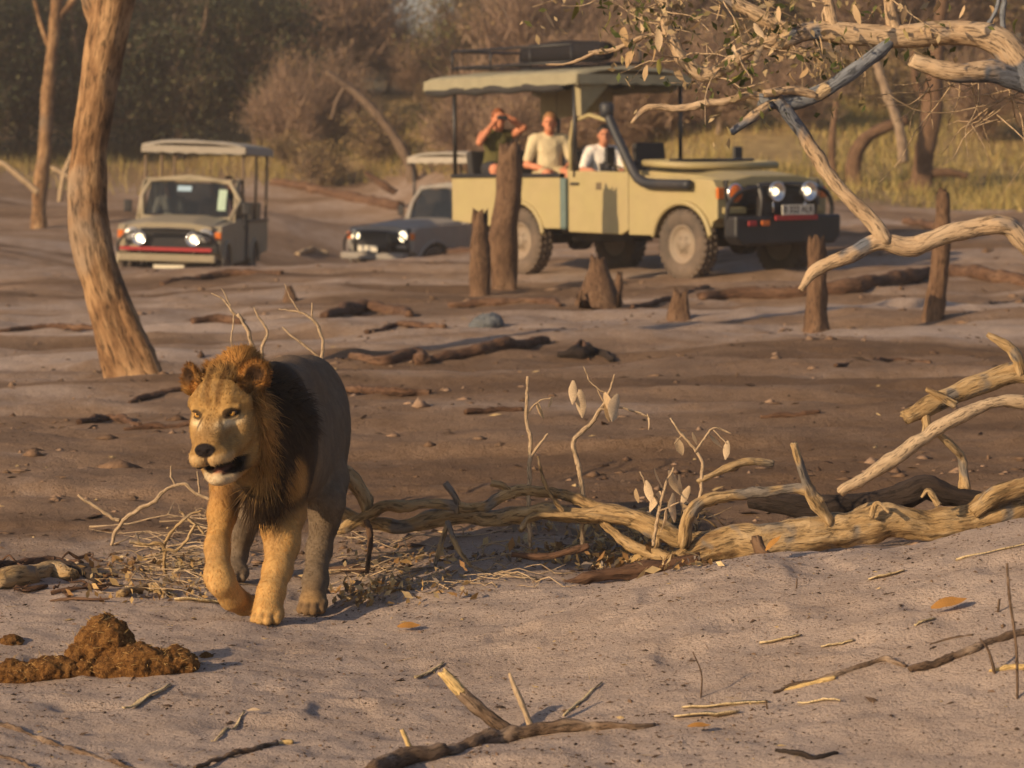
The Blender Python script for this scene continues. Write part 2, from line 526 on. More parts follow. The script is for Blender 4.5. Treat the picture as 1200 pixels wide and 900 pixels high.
def _ground_mesh():
    rows = np.concatenate([np.linspace(-40, 5.5, 24), 5.6 * (16 / 5.6) ** np.linspace(0, 1, 420), 16 * (70 / 16) ** np.linspace(0, 1, 330)[1:], 70 * (1200 / 70) ** np.linspace(0, 1, 60)[1:]])
    c = np.linspace(-0.23, 0.23, 430)
    side = 0.23 * (14 / 0.23) ** np.linspace(0, 1, 45)[1:]
    u = np.concatenate([-side[::-1], c, side])
    Y = np.repeat(rows[:, None], len(u), 1)
    X = u[None, :] * np.maximum(Y, 6.0)
    Z = ground(X, Y)
    P = np.stack([X, Y, Z], -1)
    P0 = np.stack([X, Y, 0 * X], -1)
    # soil: 0 pale dust, 1 dark brown trampled mud; grassy: dry grass bank
    px = 600 + FPX * X / np.maximum(Y, 4)
    soil = 0.34 + 0.22 * fbm(P0 * [0.25, 0.8, 1], 3, 2)
    band = sstep(11.2, 12.6, Y + 0.5 * fbm(P0 * [.8, .8, 1], 2, 6)) * sstep(22.5, 17, Y + 1.2 * fbm(P0 * [.3, .4, 1], 2, 61))
    soil = soil + band * (0.50 + 0.25 * fbm(P0 * [0.6, 1.2, 1], 3, 4)) * (0.72 + 0.28 * sstep(150, 500, px))
    soil = soil + 0.20 * sstep(26, 34, Y)
    soil = soil + 0.38 * sstep(0.1, 0.5, fbm(P0 * [0.22, 0.9, 1], 4, 14)) * sstep(14, 20, Y)
    soil = soil - 0.26 * sstep(13, 11.2, Y)
    gr = sstep(0, 5, Y - np.interp(px, [0, 300, 520, 640, 700, 1000, 1400], [70, 70, 69, 56, 51, 48, 48]) + 2.5 * fbm(P0 * 0.12, 3, 19)) * (1 - 0.6 * sstep(200, 60, px))
    idx = np.arange(X.size).reshape(X.shape)
    F = np.stack([idx[:-1, :-1], idx[:-1, 1:], idx[1:, 1:], idx[1:, :-1]], -1).reshape(-1, 4)
    return np_mesh('ground', P.reshape(-1, 3), [F], {'soil': np.clip(soil, 0, 1).ravel(), 'grassy': gr.ravel()})

def _ground_mat():
    m, nt, b = newmat('dusty_soil')
    o = coords(nt)
    s = nd(nt, 'Attribute', attribute_name='soil').outputs['Fac']
    g = nd(nt, 'Attribute', attribute_name='grassy').outputs['Fac']
    n1 = noise_tex(nt, o, 3.0, 9, 0.68)
    n2 = noise_tex(nt, o, 26.0, 8, 0.7)
    n3 = noise_tex(nt, o, 95.0, 4, 0.6)
    f = nd(nt, 'Math', {0: nd(nt, 'Math', {0: n1, 1: 0.5}, operation='SUBTRACT').outputs[0], 1: 0.9}, operation='MULTIPLY').outputs[0]
    f = nd(nt, 'Math', {0: s, 1: f}, operation='ADD').outputs[0]
    f2 = nd(nt, 'Math', {0: nd(nt, 'Math', {0: n2, 1: 0.5}, operation='SUBTRACT').outputs[0], 1: 0.35}, operation='MULTIPLY').outputs[0]
    f = nd(nt, 'Math', {0: f, 1: f2}, operation='ADD').outputs[0]
    c = ramp(nt, f, [(0.0, (0.525, 0.415, 0.345)), (0.3, (0.415, 0.318, 0.255)), (0.6, (0.295, 0.20, 0.135)), (1.0, (0.175, 0.110, 0.068))])
    gc = ramp(nt, n1, [(0.3, (0.22, 0.15, 0.075)), (0.55, (0.38, 0.275, 0.13)), (0.75, (0.47, 0.35, 0.18))])
    c = mixc(nt, g, c, gc)
    sp = ramp(nt, n3, [(0.33, (0.40, 0.36, 0.33)), (0.43, (1, 1, 1))])
    c = mixc(nt, 0.8, c, sp, 'MULTIPLY')
    nt.links.new(c, b.inputs['Base Color'])
    b.inputs['Roughness'].default_value = 0.95
    b.inputs['Specular IOR Level'].default_value = 0.1
    b0 = nd(nt, 'Bump', {'Height': n1, 'Strength': 0.5, 'Distance': 0.12})
    b1 = nd(nt, 'Bump', {'Height': n2, 'Strength': 0.75, 'Distance': 0.035, 'Normal': b0.outputs[0]})
    b2 = nd(nt, 'Bump', {'Height': n3, 'Strength': 0.8, 'Distance': 0.014, 'Normal': b1.outputs[0]})
    nt.links.new(b2.outputs[0], b.inputs['Normal'])
    return m
add('ground', _ground_mesh(), _ground_mat(), kind='structure')
# ================================================================== THE LION
LION_D = 11.0
LO = at(315, 728, LION_D); LO[2] = gz(LO[0], LO[1])
def L(px, py, dy): return at(px, py, LION_D + dy) - LO
def _lpx(v, dy=0.0): return v / 300.0 * (LION_D + dy) / LION_D   # radius given in photo pixels

class HeadFrame:
    def __init__(s, o, yaw, pitch, roll, k):
        R = Matrix.Rotation(roll, 3, 'Y') @ Matrix.Rotation(yaw, 3, 'Z') @ Matrix.Rotation(pitch, 3, 'X')
        s.R = np.array(R); s.o = np.asarray(o); s.k = k
    def __call__(s, x, y, z): return s.o + s.R @ (np.array([x, y, z], float) * s.k)
    def inv(s, P): return ((P - s.o) @ s.R) / s.k
HF = HeadFrame(L(253, 484, -0.22), math.radians(-15), math.radians(5), math.radians(-4), 1 / 300.0)

def make_lion():
    f = Field((-0.42, -0.62, -0.03), (0.50, 1.45, 1.18), 0.0052)
    k = 0.05
    # --- trunk
    def E(px, py, dy, rx, ry, rz, kk=0.06, **kw): f.ell(L(px, py, dy), (_lpx(rx, dy), ry, _lpx(rz, dy)), k=kk, **kw)
    f.ell(L(311, 520, 0.16), (0.168, 0.24, 0.225), k=0.02)                 # rib cage, front
    f.ell(L(330, 508, 0.50), (0.188, 0.34, 0.212), k=0.10)                 # barrel
    f.ell(L(347, 500, 0.80), (0.180, 0.30, 0.205), k=0.10)                 # loin
    f.ell(L(360, 482, 1.02), (0.178, 0.24, 0.205), k=0.10)                 # rump
    f.chain([L(318, 455, 0.18), L(340, 452, 0.62), L(358, 447, 1.02)], [0.105, 0.10, 0.10], k=0.10)   # withers and spine
    # --- neck and bulk under the mane
    f.chain([L(272, 478, -0.02), L(292, 490, 0.08), L(312, 500, 0.22)], [0.135, 0.155, 0.17], k=0.08)
    f.ell(L(303, 520, 0.0), (0.128, 0.13, 0.16), k=0.07)                   # throat ruff
    f.ell(L(307, 556, -0.02), (0.085, 0.09, 0.125), k=0.06)                # chest beard
    f.ell(L(284, 428, -0.02), (0.055, 0.11, 0.05), k=0.06)                 # crest of the nape
    # --- shoulders
    f.ell(L(345, 528, 0.10), (0.088, 0.13, 0.17), k=0.07)
    f.ell(L(270, 540, 0.10), (0.080, 0.13, 0.16), k=0.07)
    def leg(pts, k=0.035): f.chain([L(a, b, c) for a, b, c, _ in pts], [_lpx(r, c) for _, _, c, r in pts], k=k)
    # left foreleg (planted)
    leg([(342, 560, 0.08, 23), (338, 600, 0.10, 19.5), (332, 640, 0.02, 17.5), (325, 668, -0.06, 16), (318, 695, -0.12, 15), (314, 709, -0.14, 16)])
    leg([(312, 585, 0.07, 15), (318, 620, 0.07, 11), (322, 655, 0.0, 9)])
    # right foreleg (lifted, wrist folded back)
    leg([(268, 562, 0.06, 23), (261, 602, 0.04, 16), (254.5, 642, -0.06, 13.5), (256, 674, -0.16, 15), (260, 683, -0.17, 14.5), (272, 700, -0.11, 13.5), (284, 707, -0.04, 14)])
    # left hind leg (in shade)
    f.ell(L(372, 528, 0.86), (0.125, 0.24, 0.24), k=0.09)
    f.ell(L(352, 548, 0.60), (0.115, 0.36, 0.14), k=0.10)
    leg([(380, 560, 0.72, 30), (382, 590, 0.58, 21), (380, 612, 0.60, 16), (374, 645, 0.60, 14), (370, 680, 0.48, 14), (367, 702, 0.38, 15)])
    # right hind leg (behind)
    f.ell(L(325, 540, 0.95), (0.09, 0.19, 0.19), k=0.08)
    leg([(312, 570, 0.85, 24), (296, 600, 0.85, 17), (284, 628, 1.02, 12), (278, 650, 1.05, 11), (275, 668, 0.98, 13)])
    # --- paws: pads, toes
    def paw(c, dirx, w=18.0, h=13):
        c = np.asarray(c)
        d = np.array([math.sin(dirx), -math.cos(dirx), 0]); s = np.array([math.cos(dirx), math.sin(dirx), 0])
        f.ell(c + np.array([0, 0.012, 0.040]), (0.060, 0.066, 0.042), k=0.03)
        for i, (o, fw) in enumerate(((-1.5, 0.035), (-0.5, 0.058), (0.5, 0.058), (1.5, 0.035))):
            q = c + s * o * 0.0285 + d * (fw + 0.012) + np.array([0, 0, 0.028])
            f.cap(q - d * 0.045 + np.array([0, 0, 0.022]), q, 0.0165, 0.0185, k=0.005)
    pf = L(314, 722, -0.16); pf[2] = 0.0
    paw(pf, math.radians(-8))
    ph = L(367, 722, 0.34); ph[2] = gz(LO[0] + ph[0], LO[1] + ph[1]) - LO[2]
    paw(ph, math.radians(-6))
    pr = L(275, 690, 0.95); pr[2] = gz(LO[0] + pr[0], LO[1] + pr[1]) - LO[2]
    paw(pr, math.radians(-6))
    # lifted paw: toes hang back and down
    c = L(286, 709, -0.03)
    for i in range(4):
        o = (i - 1.5) * 0.024
        f.cap(c + np.array([0.0, o * 0.6, o * 0.5]), c + np.array([0.036, o * 0.9 + 0.02, o * 0.5 - 0.004]), 0.019, 0.018, k=0.014)
    # --- tail, hanging behind
    tl = [L(362, 452, 1.20), L(366, 480, 1.32), L(362, 540, 1.36), L(352, 600, 1.32)]
    f.chain(tl, [0.035, 0.028, 0.022, 0.020], k=0.03)
    f.ell(tl[-1], (0.03, 0.03, 0.06), k=0.03)
    # --- head
    H = HF; R = HF.R
    def he(x, y, z, a, b, c, k=12, op='add', rot=None):
        RR = R if rot is None else R @ np.array(rot)
        f.ell(H(x, y, z), np.array([a, b, c]) / 300, R=RR, k=k / 300, op=op)
    def hc(p, q, r0, r1, k=10, op='add'): f.cap(H(*p), H(*q), r0 / 300, r1 / 300, k=k / 300, op=op)
    he(0, 48, 6, 38, 50, 40, k=14)                 # skull
    he(0, 23, 15, 31, 26, 22, k=14)                # forehead
    he(0, 62, -25, 46, 40, 45, k=20)               # back of the jaws and throat
    for s in (-1, 1):
        he(s * 25, 20, -21, 15, 24, 22, k=14)      # cheek bone
        he(s * 32, 42, -36, 13, 22, 25, k=14)      # jowl hair
        hc((s * 18, 4, 13), (s * 31, 16, 10), 9, 8, k=8)   # brow
        he(s * 10.5, -33, -45.5, 11.5, 17, 11.5, k=6)  # whisker pad
        hc((s * 17, 2, -36), (s * 13, -30, -44), 15, 11, k=10)
        hc((s * 28, 30, -52), (s * 12 + 4, -14, -69), 14, 9, k=10)   # jaw bone
    for x in (-7, 7): hc((x, 6, -4), (x * 0.75, -33, -27), 14.5, 11.5, k=9)   # broad bridge of the nose
    he(0, -43.5, -34, 12.5, 7.5, 6.5, k=4)             # nose pad
    he(0, -41, -42, 3.5, 6, 7, k=3)
    he(4, -19, -72, 14.5, 16, 9, k=6)             # chin
    he(4, 10, -69, 19, 22, 13, k=8)
    # open mouth
    he(5, -22, -58.5, 18, 24, 4.6, k=3, op='sub')
    he(15, -10, -58.5, 13, 20, 8.0, k=3, op='sub')
    hc((5, 4, -63.5), (5, -24, -64.5), 6.5, 6, k=3)   # tongue
    # nostrils, eye sockets
    for s in (-1, 1):
        he(s * 6.4, -50, -35.5, 3.0, 3.2, 2.0, k=2, op='sub')
        he(s * 20.5, -6.5, 0.2, 8.2, 6.0, 4.8, k=3, op='sub')
        hc((s * 13, -9.5, -4.5), (s * 19, -7, 5.5), 1.5, 2.6, k=3)
        hc((s * 14, -8.8, 3.4), (s * 27.5, 0.3, 5.8), 3.6, 3.4, k=3)     # upper lid
        hc((s * 14, -8, -6.6), (s * 26.5, -0.5, -4.6), 2.6, 2.4, k=3)     # lower lid
        # ear: cupped round shell
        ry = Matrix.Rotation(math.radians(26 * s if s > 0 else -48), 3, 'Z') @ Matrix.Rotation(math.radians(-8), 3, 'X') @ Matrix.Rotation(s * math.radians(18), 3, 'Y')
        he(s * 40.5, 35, 34.5, 16.5, 9, 18, k=8, rot=ry)
        he(s * 42, 26, 37, 12.2, 8.5, 13.6, k=3, op='sub', rot=ry)
    V, Q = f.surface()
    # soft relief: muscle and fur clumps
    N = np.zeros_like(V)
    fn = np.cross(V[Q[:, 1]] - V[Q[:, 0]], V[Q[:, 3]] - V[Q[:, 0]])
    for i in range(4): np.add.at(N, Q[:, i], fn)
    N /= np.linalg.norm(N, axis=1)[:, None] + 1e-12
    hp = H.inv(V)
    face = sstep(46, 26, hp[:, 1]) * sstep(50, 40, np.abs(hp[:, 0])) * sstep(-100, -90, hp[:, 2]) * sstep(75, 62, hp[:, 2])
    V = V + N * (0.0022 * fbm(V * [14, 14, 9], 3, 77) * (1 - face))[:, None]
    # ---------------- mane mask
    nape = np.exp(-(((V - L(284, 432, -0.04)) / [0.085, 0.17, 0.10]) ** 2).sum(1) * 1.2)
    neck = np.exp(-((V - L(306, 505, 0.08)) ** 2 / np.array([0.21, 0.20, 0.24]) ** 2).sum(1) * 0.9)
    beard = np.exp(-(((V - L(307, 560, -0.05)) / [0.085, 0.10, 0.13]) ** 2).sum(1) * 1.1)
    ruff = sstep(24, 38, hp[:, 0]) * sstep(14, 28, hp[:, 1]) * sstep(66, 48, hp[:, 1]) * sstep(26, 12, hp[:, 2]) * sstep(-118, -95, hp[:, 2]) * sstep(90, 60, hp[:, 1])
    crest = sstep(24, 12, np.abs(hp[:, 0]) - 0.25 * np.clip(hp[:, 1] - 20, 0, 40)) * sstep(25, 35, hp[:, 2]) * sstep(4, 16, hp[:, 1]) * sstep(140, 110, hp[:, 1])
    earm = np.zeros(len(V))
    for s in (-1, 1):
        earm = np.maximum(earm, sstep(27, 22, np.linalg.norm((hp - [s * 40.5, 31, 36.5]) * [1, 1.0, 0.95], axis=1)) * sstep(19, 25, hp[:, 2]))
    mane = np.clip(np.maximum.reduce([sstep(0.30, 0.62, neck), sstep(0.36, 0.6, beard), sstep(0.40, 0.7, nape), ruff, crest]), 0, 1) * (1 - face * (1 - np.maximum(ruff, crest))) * (1 - earm)
    mane = np.where(V[:, 2] < 0.36, 0, mane)
    mane = mane * sstep(-66, -30, hp[:, 0] - 0.35 * np.clip(-hp[:, 2] - 90, 0, 60) + 60 * crest)
    # ---------------- colours (linear)
    def mix(c, d, t): return c * (1 - t[:, None]) + np.array(d) * t[:, None]
    nz = fbm(V * 9, 3, 5); n2 = fbm(V * [30, 30, 12], 2, 6)
    C = np.tile(np.array([0.40, 0.225, 0.072]), (len(V), 1))
    C = mix(C, (0.29, 0.17, 0.075), sstep(-0.2, 0.8, nz) * 0.6)
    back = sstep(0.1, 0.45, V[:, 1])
    C = mix(C, (0.130, 0.105, 0.080), back * 0.88)                       # grey coat, with the shade on flank and hind legs put into its colour
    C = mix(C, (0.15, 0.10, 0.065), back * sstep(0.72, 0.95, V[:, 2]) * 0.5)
    C = mix(C, (0.52, 0.325, 0.125), sstep(0.42, 0.15, V[:, 2]) * (1 - back) * 0.55)   # legs paler
    stripe = sstep(0.35, 0.8, np.sin(V[:, 2] * 95 + 2 * nz)) * back * sstep(0.5, 0.40, V[:, 2]) * sstep(0.18, 0.26, V[:, 2])
    C = mix(C, (0.12, 0.085, 0.06), stripe * 0.35)
    toe = sstep(0.026, 0.008, V[:, 2])
    C = mix(C, (0.09, 0.06, 0.04), toe * 0.7)
    gold = np.clip(np.maximum.reduce([ruff * sstep(60, 44, hp[:, 1]) * sstep(-84, -64, hp[:, 2]) * sstep(52, 44, hp[:, 0]), crest, sstep(0.5, 0.8, nape) * sstep(0.02, -0.08, V[:, 1])]), 0, 1)
    dx = (V - L(307, 575, 0))
    dark = np.clip(np.maximum(sstep(0.07, 0.20, neck) * sstep(-0.16, -0.06, (V - L(300, 500, 0))[:, 0]), sstep(0.15, 0.40, beard) * sstep(-0.09, -0.03, dx[:, 0]) * sstep(0.13, 0.07, dx[:, 0])), 0, 1)
    shl = np.exp(-(((V - L(345, 560, 0.0)) / [0.055, 0.2, 0.10]) ** 2).sum(1))
    dark = dark * (1 - gold) * sstep(0.30, 0.40, V[:, 2]) * sstep(0.62, 0.42, V[:, 1]) * (1 - 0.85 * sstep(0.25, 0.6, shl))
    chestl = np.exp(-(((V - L(270, 580, -0.05)) / [0.08, 0.2, 0.06]) ** 2).sum(1))
    C = mix(C, (0.24, 0.11, 0.03), chestl * 0.7)
    C = mix(C, (0.034, 0.022, 0.015), dark * 0.96)
    C = mix(C, (0.37, 0.185, 0.05), gold * 0.85)
    # face
    hx, hy, hz = hp.T
    ax = np.abs(hx)
    C = mix(C, (0.325, 0.195, 0.066), face * 0.9)
    C = mix(C, (0.17, 0.105, 0.045), face * sstep(6, 22, hz) * sstep(-0.35, 0.4, fbm(hp * [0.16, 0.05, 0.03], 3, 12)) * 0.6)
    C = mix(C, (0.24, 0.155, 0.075), face * np.exp(-(((ax - 24) / 9) ** 2 + ((hz + 22) / 12) ** 2)) * 0.5)
    C = mix(C, (0.13, 0.065, 0.02), face * sstep(5.5, 1.5, np.abs(ax - 5 - (hz - 5) * 0.10)) * sstep(4, 14, hz) * 0.75)
    C = mix(C, (0.20, 0.115, 0.05), face * np.exp(-((hx / 12) ** 2 + ((hz + 18) / 16) ** 2)) * sstep(0, -8, hy) * 0.55)
    muz = sstep(-20, -28, hy) * sstep(-37, -43, hz) * sstep(-57, -53, hz)
    C = mix(C, (0.52, 0.36, 0.18), muz * face * 0.7)
    chin = sstep(-62, -66, hz) * sstep(2, -8, hy) * sstep(-96, -88, hz) * sstep(24, 16, np.abs(hx - 4))
    C = mix(C, (0.52, 0.42, 0.28), chin * 0.85)
    lipd = np.clip(sstep(5.6, 3.4, np.abs(hz + 58.5)) * sstep(30, 20, np.abs(hx - 6)) * sstep(18, 8, hy), 0, 1)
    lip2 = sstep(10, 7, np.abs(hz + 59)) * sstep(8, 12, hx) * sstep(36, 28, hx) * sstep(18, 8, hy)
    C = mix(C, (0.016, 0.010, 0.008), np.maximum(lipd, lip2) * sstep(-125, -105, hz))
    tong = np.exp(-(((hx - 5) / 7) ** 2 + ((hz + 71.5) / 3.0) ** 2)) * sstep(-36, -30, -np.abs(hy + 12) - 10)
    C = mix(C, (0.36, 0.14, 0.09), np.clip(np.exp(-(((hx - 5) / 8) ** 2 + ((hz + 62) / 3.0) ** 2)) * sstep(-40, -30, hy) * sstep(12, 0, hy), 0, 1) * 0.8)
    nose = sstep(14, 11.8, np.hypot(hx * (1 + 0.03 * np.clip(-34 - hz, 0, 9)), (hz + 34.5) * 1.5)) * sstep(-42, -45, hy)
    C = mix(C, (0.012, 0.008, 0.008), np.clip(nose, 0, 1))
    phil = sstep(3.0, 1.4, ax) * sstep(-40, -43, hz) * sstep(-60, -56, hz) * sstep(-36, -42, hy)
    C = mix(C, (0.05, 0.03, 0.02), phil * 0.9)
    for s in (-1, 1):
        ex, ez = hx - s * 20.5, hz - 0.5
        r = np.hypot(ex / 1.35, ez)
        C = mix(C, (0.72, 0.58, 0.36), np.exp(-((ex / 11) ** 2 + ((ez + 10) / 4.5) ** 2)) * sstep(12, 2, hy) * 0.95)     # pale mark below the eye
        C = mix(C, (0.03, 0.018, 0.010), sstep(7.0, 5.6, r) * sstep(12, 4, hy) * 0.9)
        C = mix(C, (0.04, 0.022, 0.012), 0.7 * sstep(2.6, 1.2, np.abs((hx - s * 13) + s * 0.35 * (hz + 8))) * sstep(-18, -10, hz) * sstep(1, -3, hz) * sstep(4, 0, hy))   # tear line
        er = np.linalg.norm((hp - [s * 42, 30, 37]), axis=1)
        C = mix(C, (0.30, 0.135, 0.030), earm * 0.9 * (hx * s > 0))
        C = mix(C, (0.030, 0.016, 0.010), sstep(14.5, 6, er + 3.0 * nz) * sstep(44, 38, hy) * 0.92)
    C *= (1 + 0.16 * n2)[:, None]
    C = np.clip(C, 0.004, 0.9)
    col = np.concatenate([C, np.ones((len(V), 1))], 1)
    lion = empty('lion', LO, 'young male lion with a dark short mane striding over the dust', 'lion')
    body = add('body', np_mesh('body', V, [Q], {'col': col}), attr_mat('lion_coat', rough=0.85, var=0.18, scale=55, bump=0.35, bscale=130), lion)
    # ---------------- eyes
    em, nt, b = newmat('lion_eye')
    p = nd(nt, 'TexCoord').outputs['Object']
    sx = nd(nt, 'SeparateXYZ', {0: p})
    rr = nd(nt, 'VectorMath', {0: p, 1: (1, 0, 1)}, operation='MULTIPLY')
    ln = nd(nt, 'VectorMath', {0: rr.outputs[0]}, operation='LENGTH').outputs['Value']
    c = ramp(nt, nd(nt, 'Math', {0: ln, 1: 48.0}, operation='MULTIPLY').outputs[0],
             [(0.0, (0.006, 0.004, 0.003)), (0.235, (0.008, 0.005, 0.003)), (0.27, (0.52, 0.29, 0.07)), (0.66, (0.36, 0.18, 0.04)), (0.80, (0.02, 0.012, 0.008))])
    nt.links.new(c, b.inputs['Base Color']); b.inputs['Roughness'].default_value = 0.12
    for s in (-1, 1):
        m = MB()
        a = [(0.0195 * math.sin(t), -0.0195 * math.cos(t)) for t in np.linspace(0.02, math.pi - 0.02, 14)]
        m.lathe(a, 20, 'Y')
        o = m.build('eye', em, lion)
        o.location = H(s * 20.5, -0.6, 0.2)
        o.rotation_euler = (0, 0, math.radians(-14))
    # ---------------- fur
    def blades(name, sel, length, width, dirf, segs, mat, seed, cv, droop=0.0, normal_lift=0.0, jit=0.25, shade=None):
        r = np.random.default_rng(seed)
        P, n0 = V[sel], N[sel]
        P = P + r.normal(0, 0.0018, P.shape)
        D = dirf(P, n0)
        D = D + r.normal(0, jit, D.shape)
        D = D / np.linalg.norm(D, axis=1)[:, None]
        Lh = length * r.uniform(0.6, 1.25, len(P))
        side = np.cross(D, n0); side /= np.linalg.norm(side, axis=1)[:, None] + 1e-9
        cols = C[sel] * r.uniform(1 - cv, 1 + cv, (len(P), 1))
        if shade is not None: cols = cols * shade
        VV, CC, NN = [], [], []
        for j in range(segs + 1):
            t = j / segs
            c = P + D * (Lh * t)[:, None] + np.array([0, 0, -droop]) * (Lh * t * t)[:, None] + n0 * (normal_lift * Lh * t * (1 - t))[:, None]
            w = width * (1 - t) ** 0.7
            if j < segs:
                VV += [c - side * (w / 2)[:, None] if np.ndim(w) else c - side * w / 2, c + side * w / 2]
                CC += [cols * (0.85 + 0.3 * t)] * 2; NN += [n0] * 2
            else:
                VV.append(c); CC.append(cols * 1.15); NN.append(n0)
        m = len(P); per = 2 * segs + 1
        A = np.stack(VV, 1).reshape(-1, 3); B = np.stack(CC, 1).reshape(-1, 3); NM = np.stack(NN, 1).reshape(-1, 3)
        base = (np.arange(m) * per)[:, None]
        q = [base + np.array([[2 * j, 2 * j + 1, 2 * j + 3, 2 * j + 2]]) for j in range(segs - 1)]
        t3 = base + np.array([[2 * segs - 2, 2 * segs - 1, 2 * segs]])
        me = np_mesh(name, A, [*q, t3], {'col': np.concatenate([np.clip(B, 0, 1), np.ones((len(B), 1))], 1)})
        me.normals_split_custom_set_from_vertices([tuple(x) for x in NM])
        return add(name, me, mat, lion)
    fm = attr_mat('lion_fur', rough=0.7, var=0.1, scale=80, spec=0.2, trans=0.4)
    area_w = np.ones(len(V))
    r = np.random.default_rng(3)
    # short coat
    pool = np.nonzero((mane < 0.5) & (earm < 0.3) & (V[:, 2] > 0.03) & ~((face > 0.2) & ((np.maximum(lipd, nose) > 0.15) | (np.hypot((ax - 20.5) / 1.35, hz - 0.5) < 11))))[0]
    sel = r.choice(pool, min(len(pool), 52000), replace=False)
    def flow(P, n):
        h = H.inv(P)
        fw = np.exp(-(np.linalg.norm(h - [0, 10, -20], axis=1) / 75) ** 2)[:, None]
        d = np.array([0.05, 0.55, -0.8]) * (1 - fw) + (P - H(0, -60, -30)) / 0.25 * fw
        d = d - n * (d * n).sum(1)[:, None]
        return d / (np.linalg.norm(d, axis=1)[:, None] + 1e-6) + n * 0.07
    blades('coat', sel, 0.013, 0.0024, flow, 1, attr_mat('lion_short_fur', rough=0.8, var=0.1, scale=80, spec=0.1, trans=0.5), 4, 0.12, jit=0.16, shade=1.38)
    # shaggy hair of the ears
    pe = np.nonzero(earm > 0.3)[0]
    if len(pe):
        blades('ear_hair', r.choice(pe, 3000), 0.018, 0.0028, lambda P, n: n * 0.55 + np.array([0.0, -0.25, 0.55]) + (P - np.where(H.inv(P)[:, :1] > 0, H(40.5, 34, 30)[None], H(-40.5, 34, 30)[None])) * 9, 2, fm, 14, 0.35, jit=0.35, shade=1.3)
        nb = np.nonzero((np.abs(np.abs(hx) - 27) < 9) & (hz > 18) & (hy > 14) & (hy < 60) & (earm < 0.4))[0]
        blades('ear_tufts', r.choice(nb, 1500), 0.05, 0.0034, lambda P, n: n * 0.6 + np.array([0.0, -0.1, 0.75]) + (P - H(0, 34, 20)) * 5, 3, fm, 15, 0.35, jit=0.35, shade=1.25)
    # mane
    def mflow(P, n):
        h = H.inv(P)
        d = n * 0.55 + np.array([0.10, 0.40, -0.75])
        ru = (sstep(26, 40, np.abs(h[:, 0])) * sstep(20, 36, h[:, 1]) * sstep(30, 0, h[:, 2]) * sstep(95, 70, h[:, 1]))[:, None]
        d = d * (1 - ru) + (n * 0.4 + np.array([0.05, 0.15, -1.0])) * ru
        up = (sstep(0.86, 0.98, P[:, 2]))[:, None]
        return d * (1 - up) + (n * 0.9 + np.array([0.0, 0.55, 0.55])) * up
    pool = np.nonzero(mane > 0.35)[0]
    w = mane[pool] / mane[pool].sum()
    sel = r.choice(pool, 20000, replace=True, p=w)
    ln = 0.035 + 0.075 * mane[sel]
    ln = ln * (1 - 0.35 * ruff[sel]) * (1 - 0.75 * crest[sel] * sstep(44, 16, hp[sel, 1])) * np.random.default_rng(1).uniform(0.5, 1.25, len(sel)) * (1 - 0.55 * sstep(0.86, 0.98, V[sel, 2]))
    blades('mane', sel, ln, 0.0045, mflow, 3, fm, 8, 0.35, droop=0.3, jit=0.38, shade=1.3)
make_lion()
# ================================================================== SAFARI TRUCKS
DUST = (0.33, 0.235, 0.165)
M_TYRE = plain_mat('dusty_tyre_rubber', (0.045, 0.038, 0.032), 0.9, dust=(0.26, 0.185, 0.13), dust_f=0.6, bump=0.4, bscale=40)
M_RIM = plain_mat('dusty_steel_rim', (0.20, 0.165, 0.12), 0.7, dust=(0.28, 0.2, 0.14), dust_f=0.7)
M_BLACK = plain_mat('black_paint_bar', (0.012, 0.012, 0.014), 0.45, dust=DUST, dust_f=0.10)
M_CHASSIS = plain_mat('oily_chassis', (0.020, 0.017, 0.015), 0.8, dust=DUST, dust_f=0.25)
M_PLASTIC = plain_mat('dull_black_plastic', (0.020, 0.022, 0.028), 0.55, dust=DUST, dust_f=0.12)
M_SEAT = plain_mat('dark_seat_cloth', (0.030, 0.028, 0.028), 0.9, bump=0.2)
M_LENS = plain_mat('lamp_glass_dark', (0.30, 0.30, 0.30), 0.12, var=0.05)
M_CHROME = plain_mat('lamp_reflector', (0.75, 0.75, 0.75), 0.18, metal=0.9)
M_LIT = plain_mat('lit_lamp', (0.9, 0.85, 0.7), 0.2, emit=(1.0, 0.80, 0.48), es=2.6)
M_AMBER = plain_mat('amber_lens', (0.65, 0.16, 0.02), 0.25, var=0.1)
M_RED = plain_mat('red_strip', (0.35, 0.022, 0.022), 0.5, var=0.15)
M_PLATE = plain_mat('number_plate_white', (0.62, 0.58, 0.48), 0.5)
M_INK = plain_mat('plate_ink', (0.03, 0.02, 0.02), 0.6)
M_GLASS = None
def _glass():
    m, nt, b = newmat('dusty_windscreen')
    o = coords(nt)
    b.inputs['Base Color'].default_value = (0.02, 0.025, 0.03, 1)
    b.inputs['Roughness'].default_value = 0.08
    tr = nd(nt, 'BsdfTransparent', {'Color': (0.75, 0.8, 0.82, 1)})
    n = noise_tex(nt, o, 3, 6, 0.7)
    f = ramp(nt, n, [(0.3, (0.50,) * 3), (0.8, (0.25,) * 3)])
    mx = nd(nt, 'MixShader', {0: f, 1: b.outputs[0], 2: tr.outputs[0]})
    nt.links.new(mx.outputs[0], nt.nodes['Material Output'].inputs[0])
    return m
M_GLASS = _glass()

def bevel(o, w=0.02, seg=2):
    md = o.modifiers.new('bevel', 'BEVEL'); md.width = w; md.segments = seg; md.limit_method = 'ANGLE'; md.angle_limit = math.radians(35)
    return o

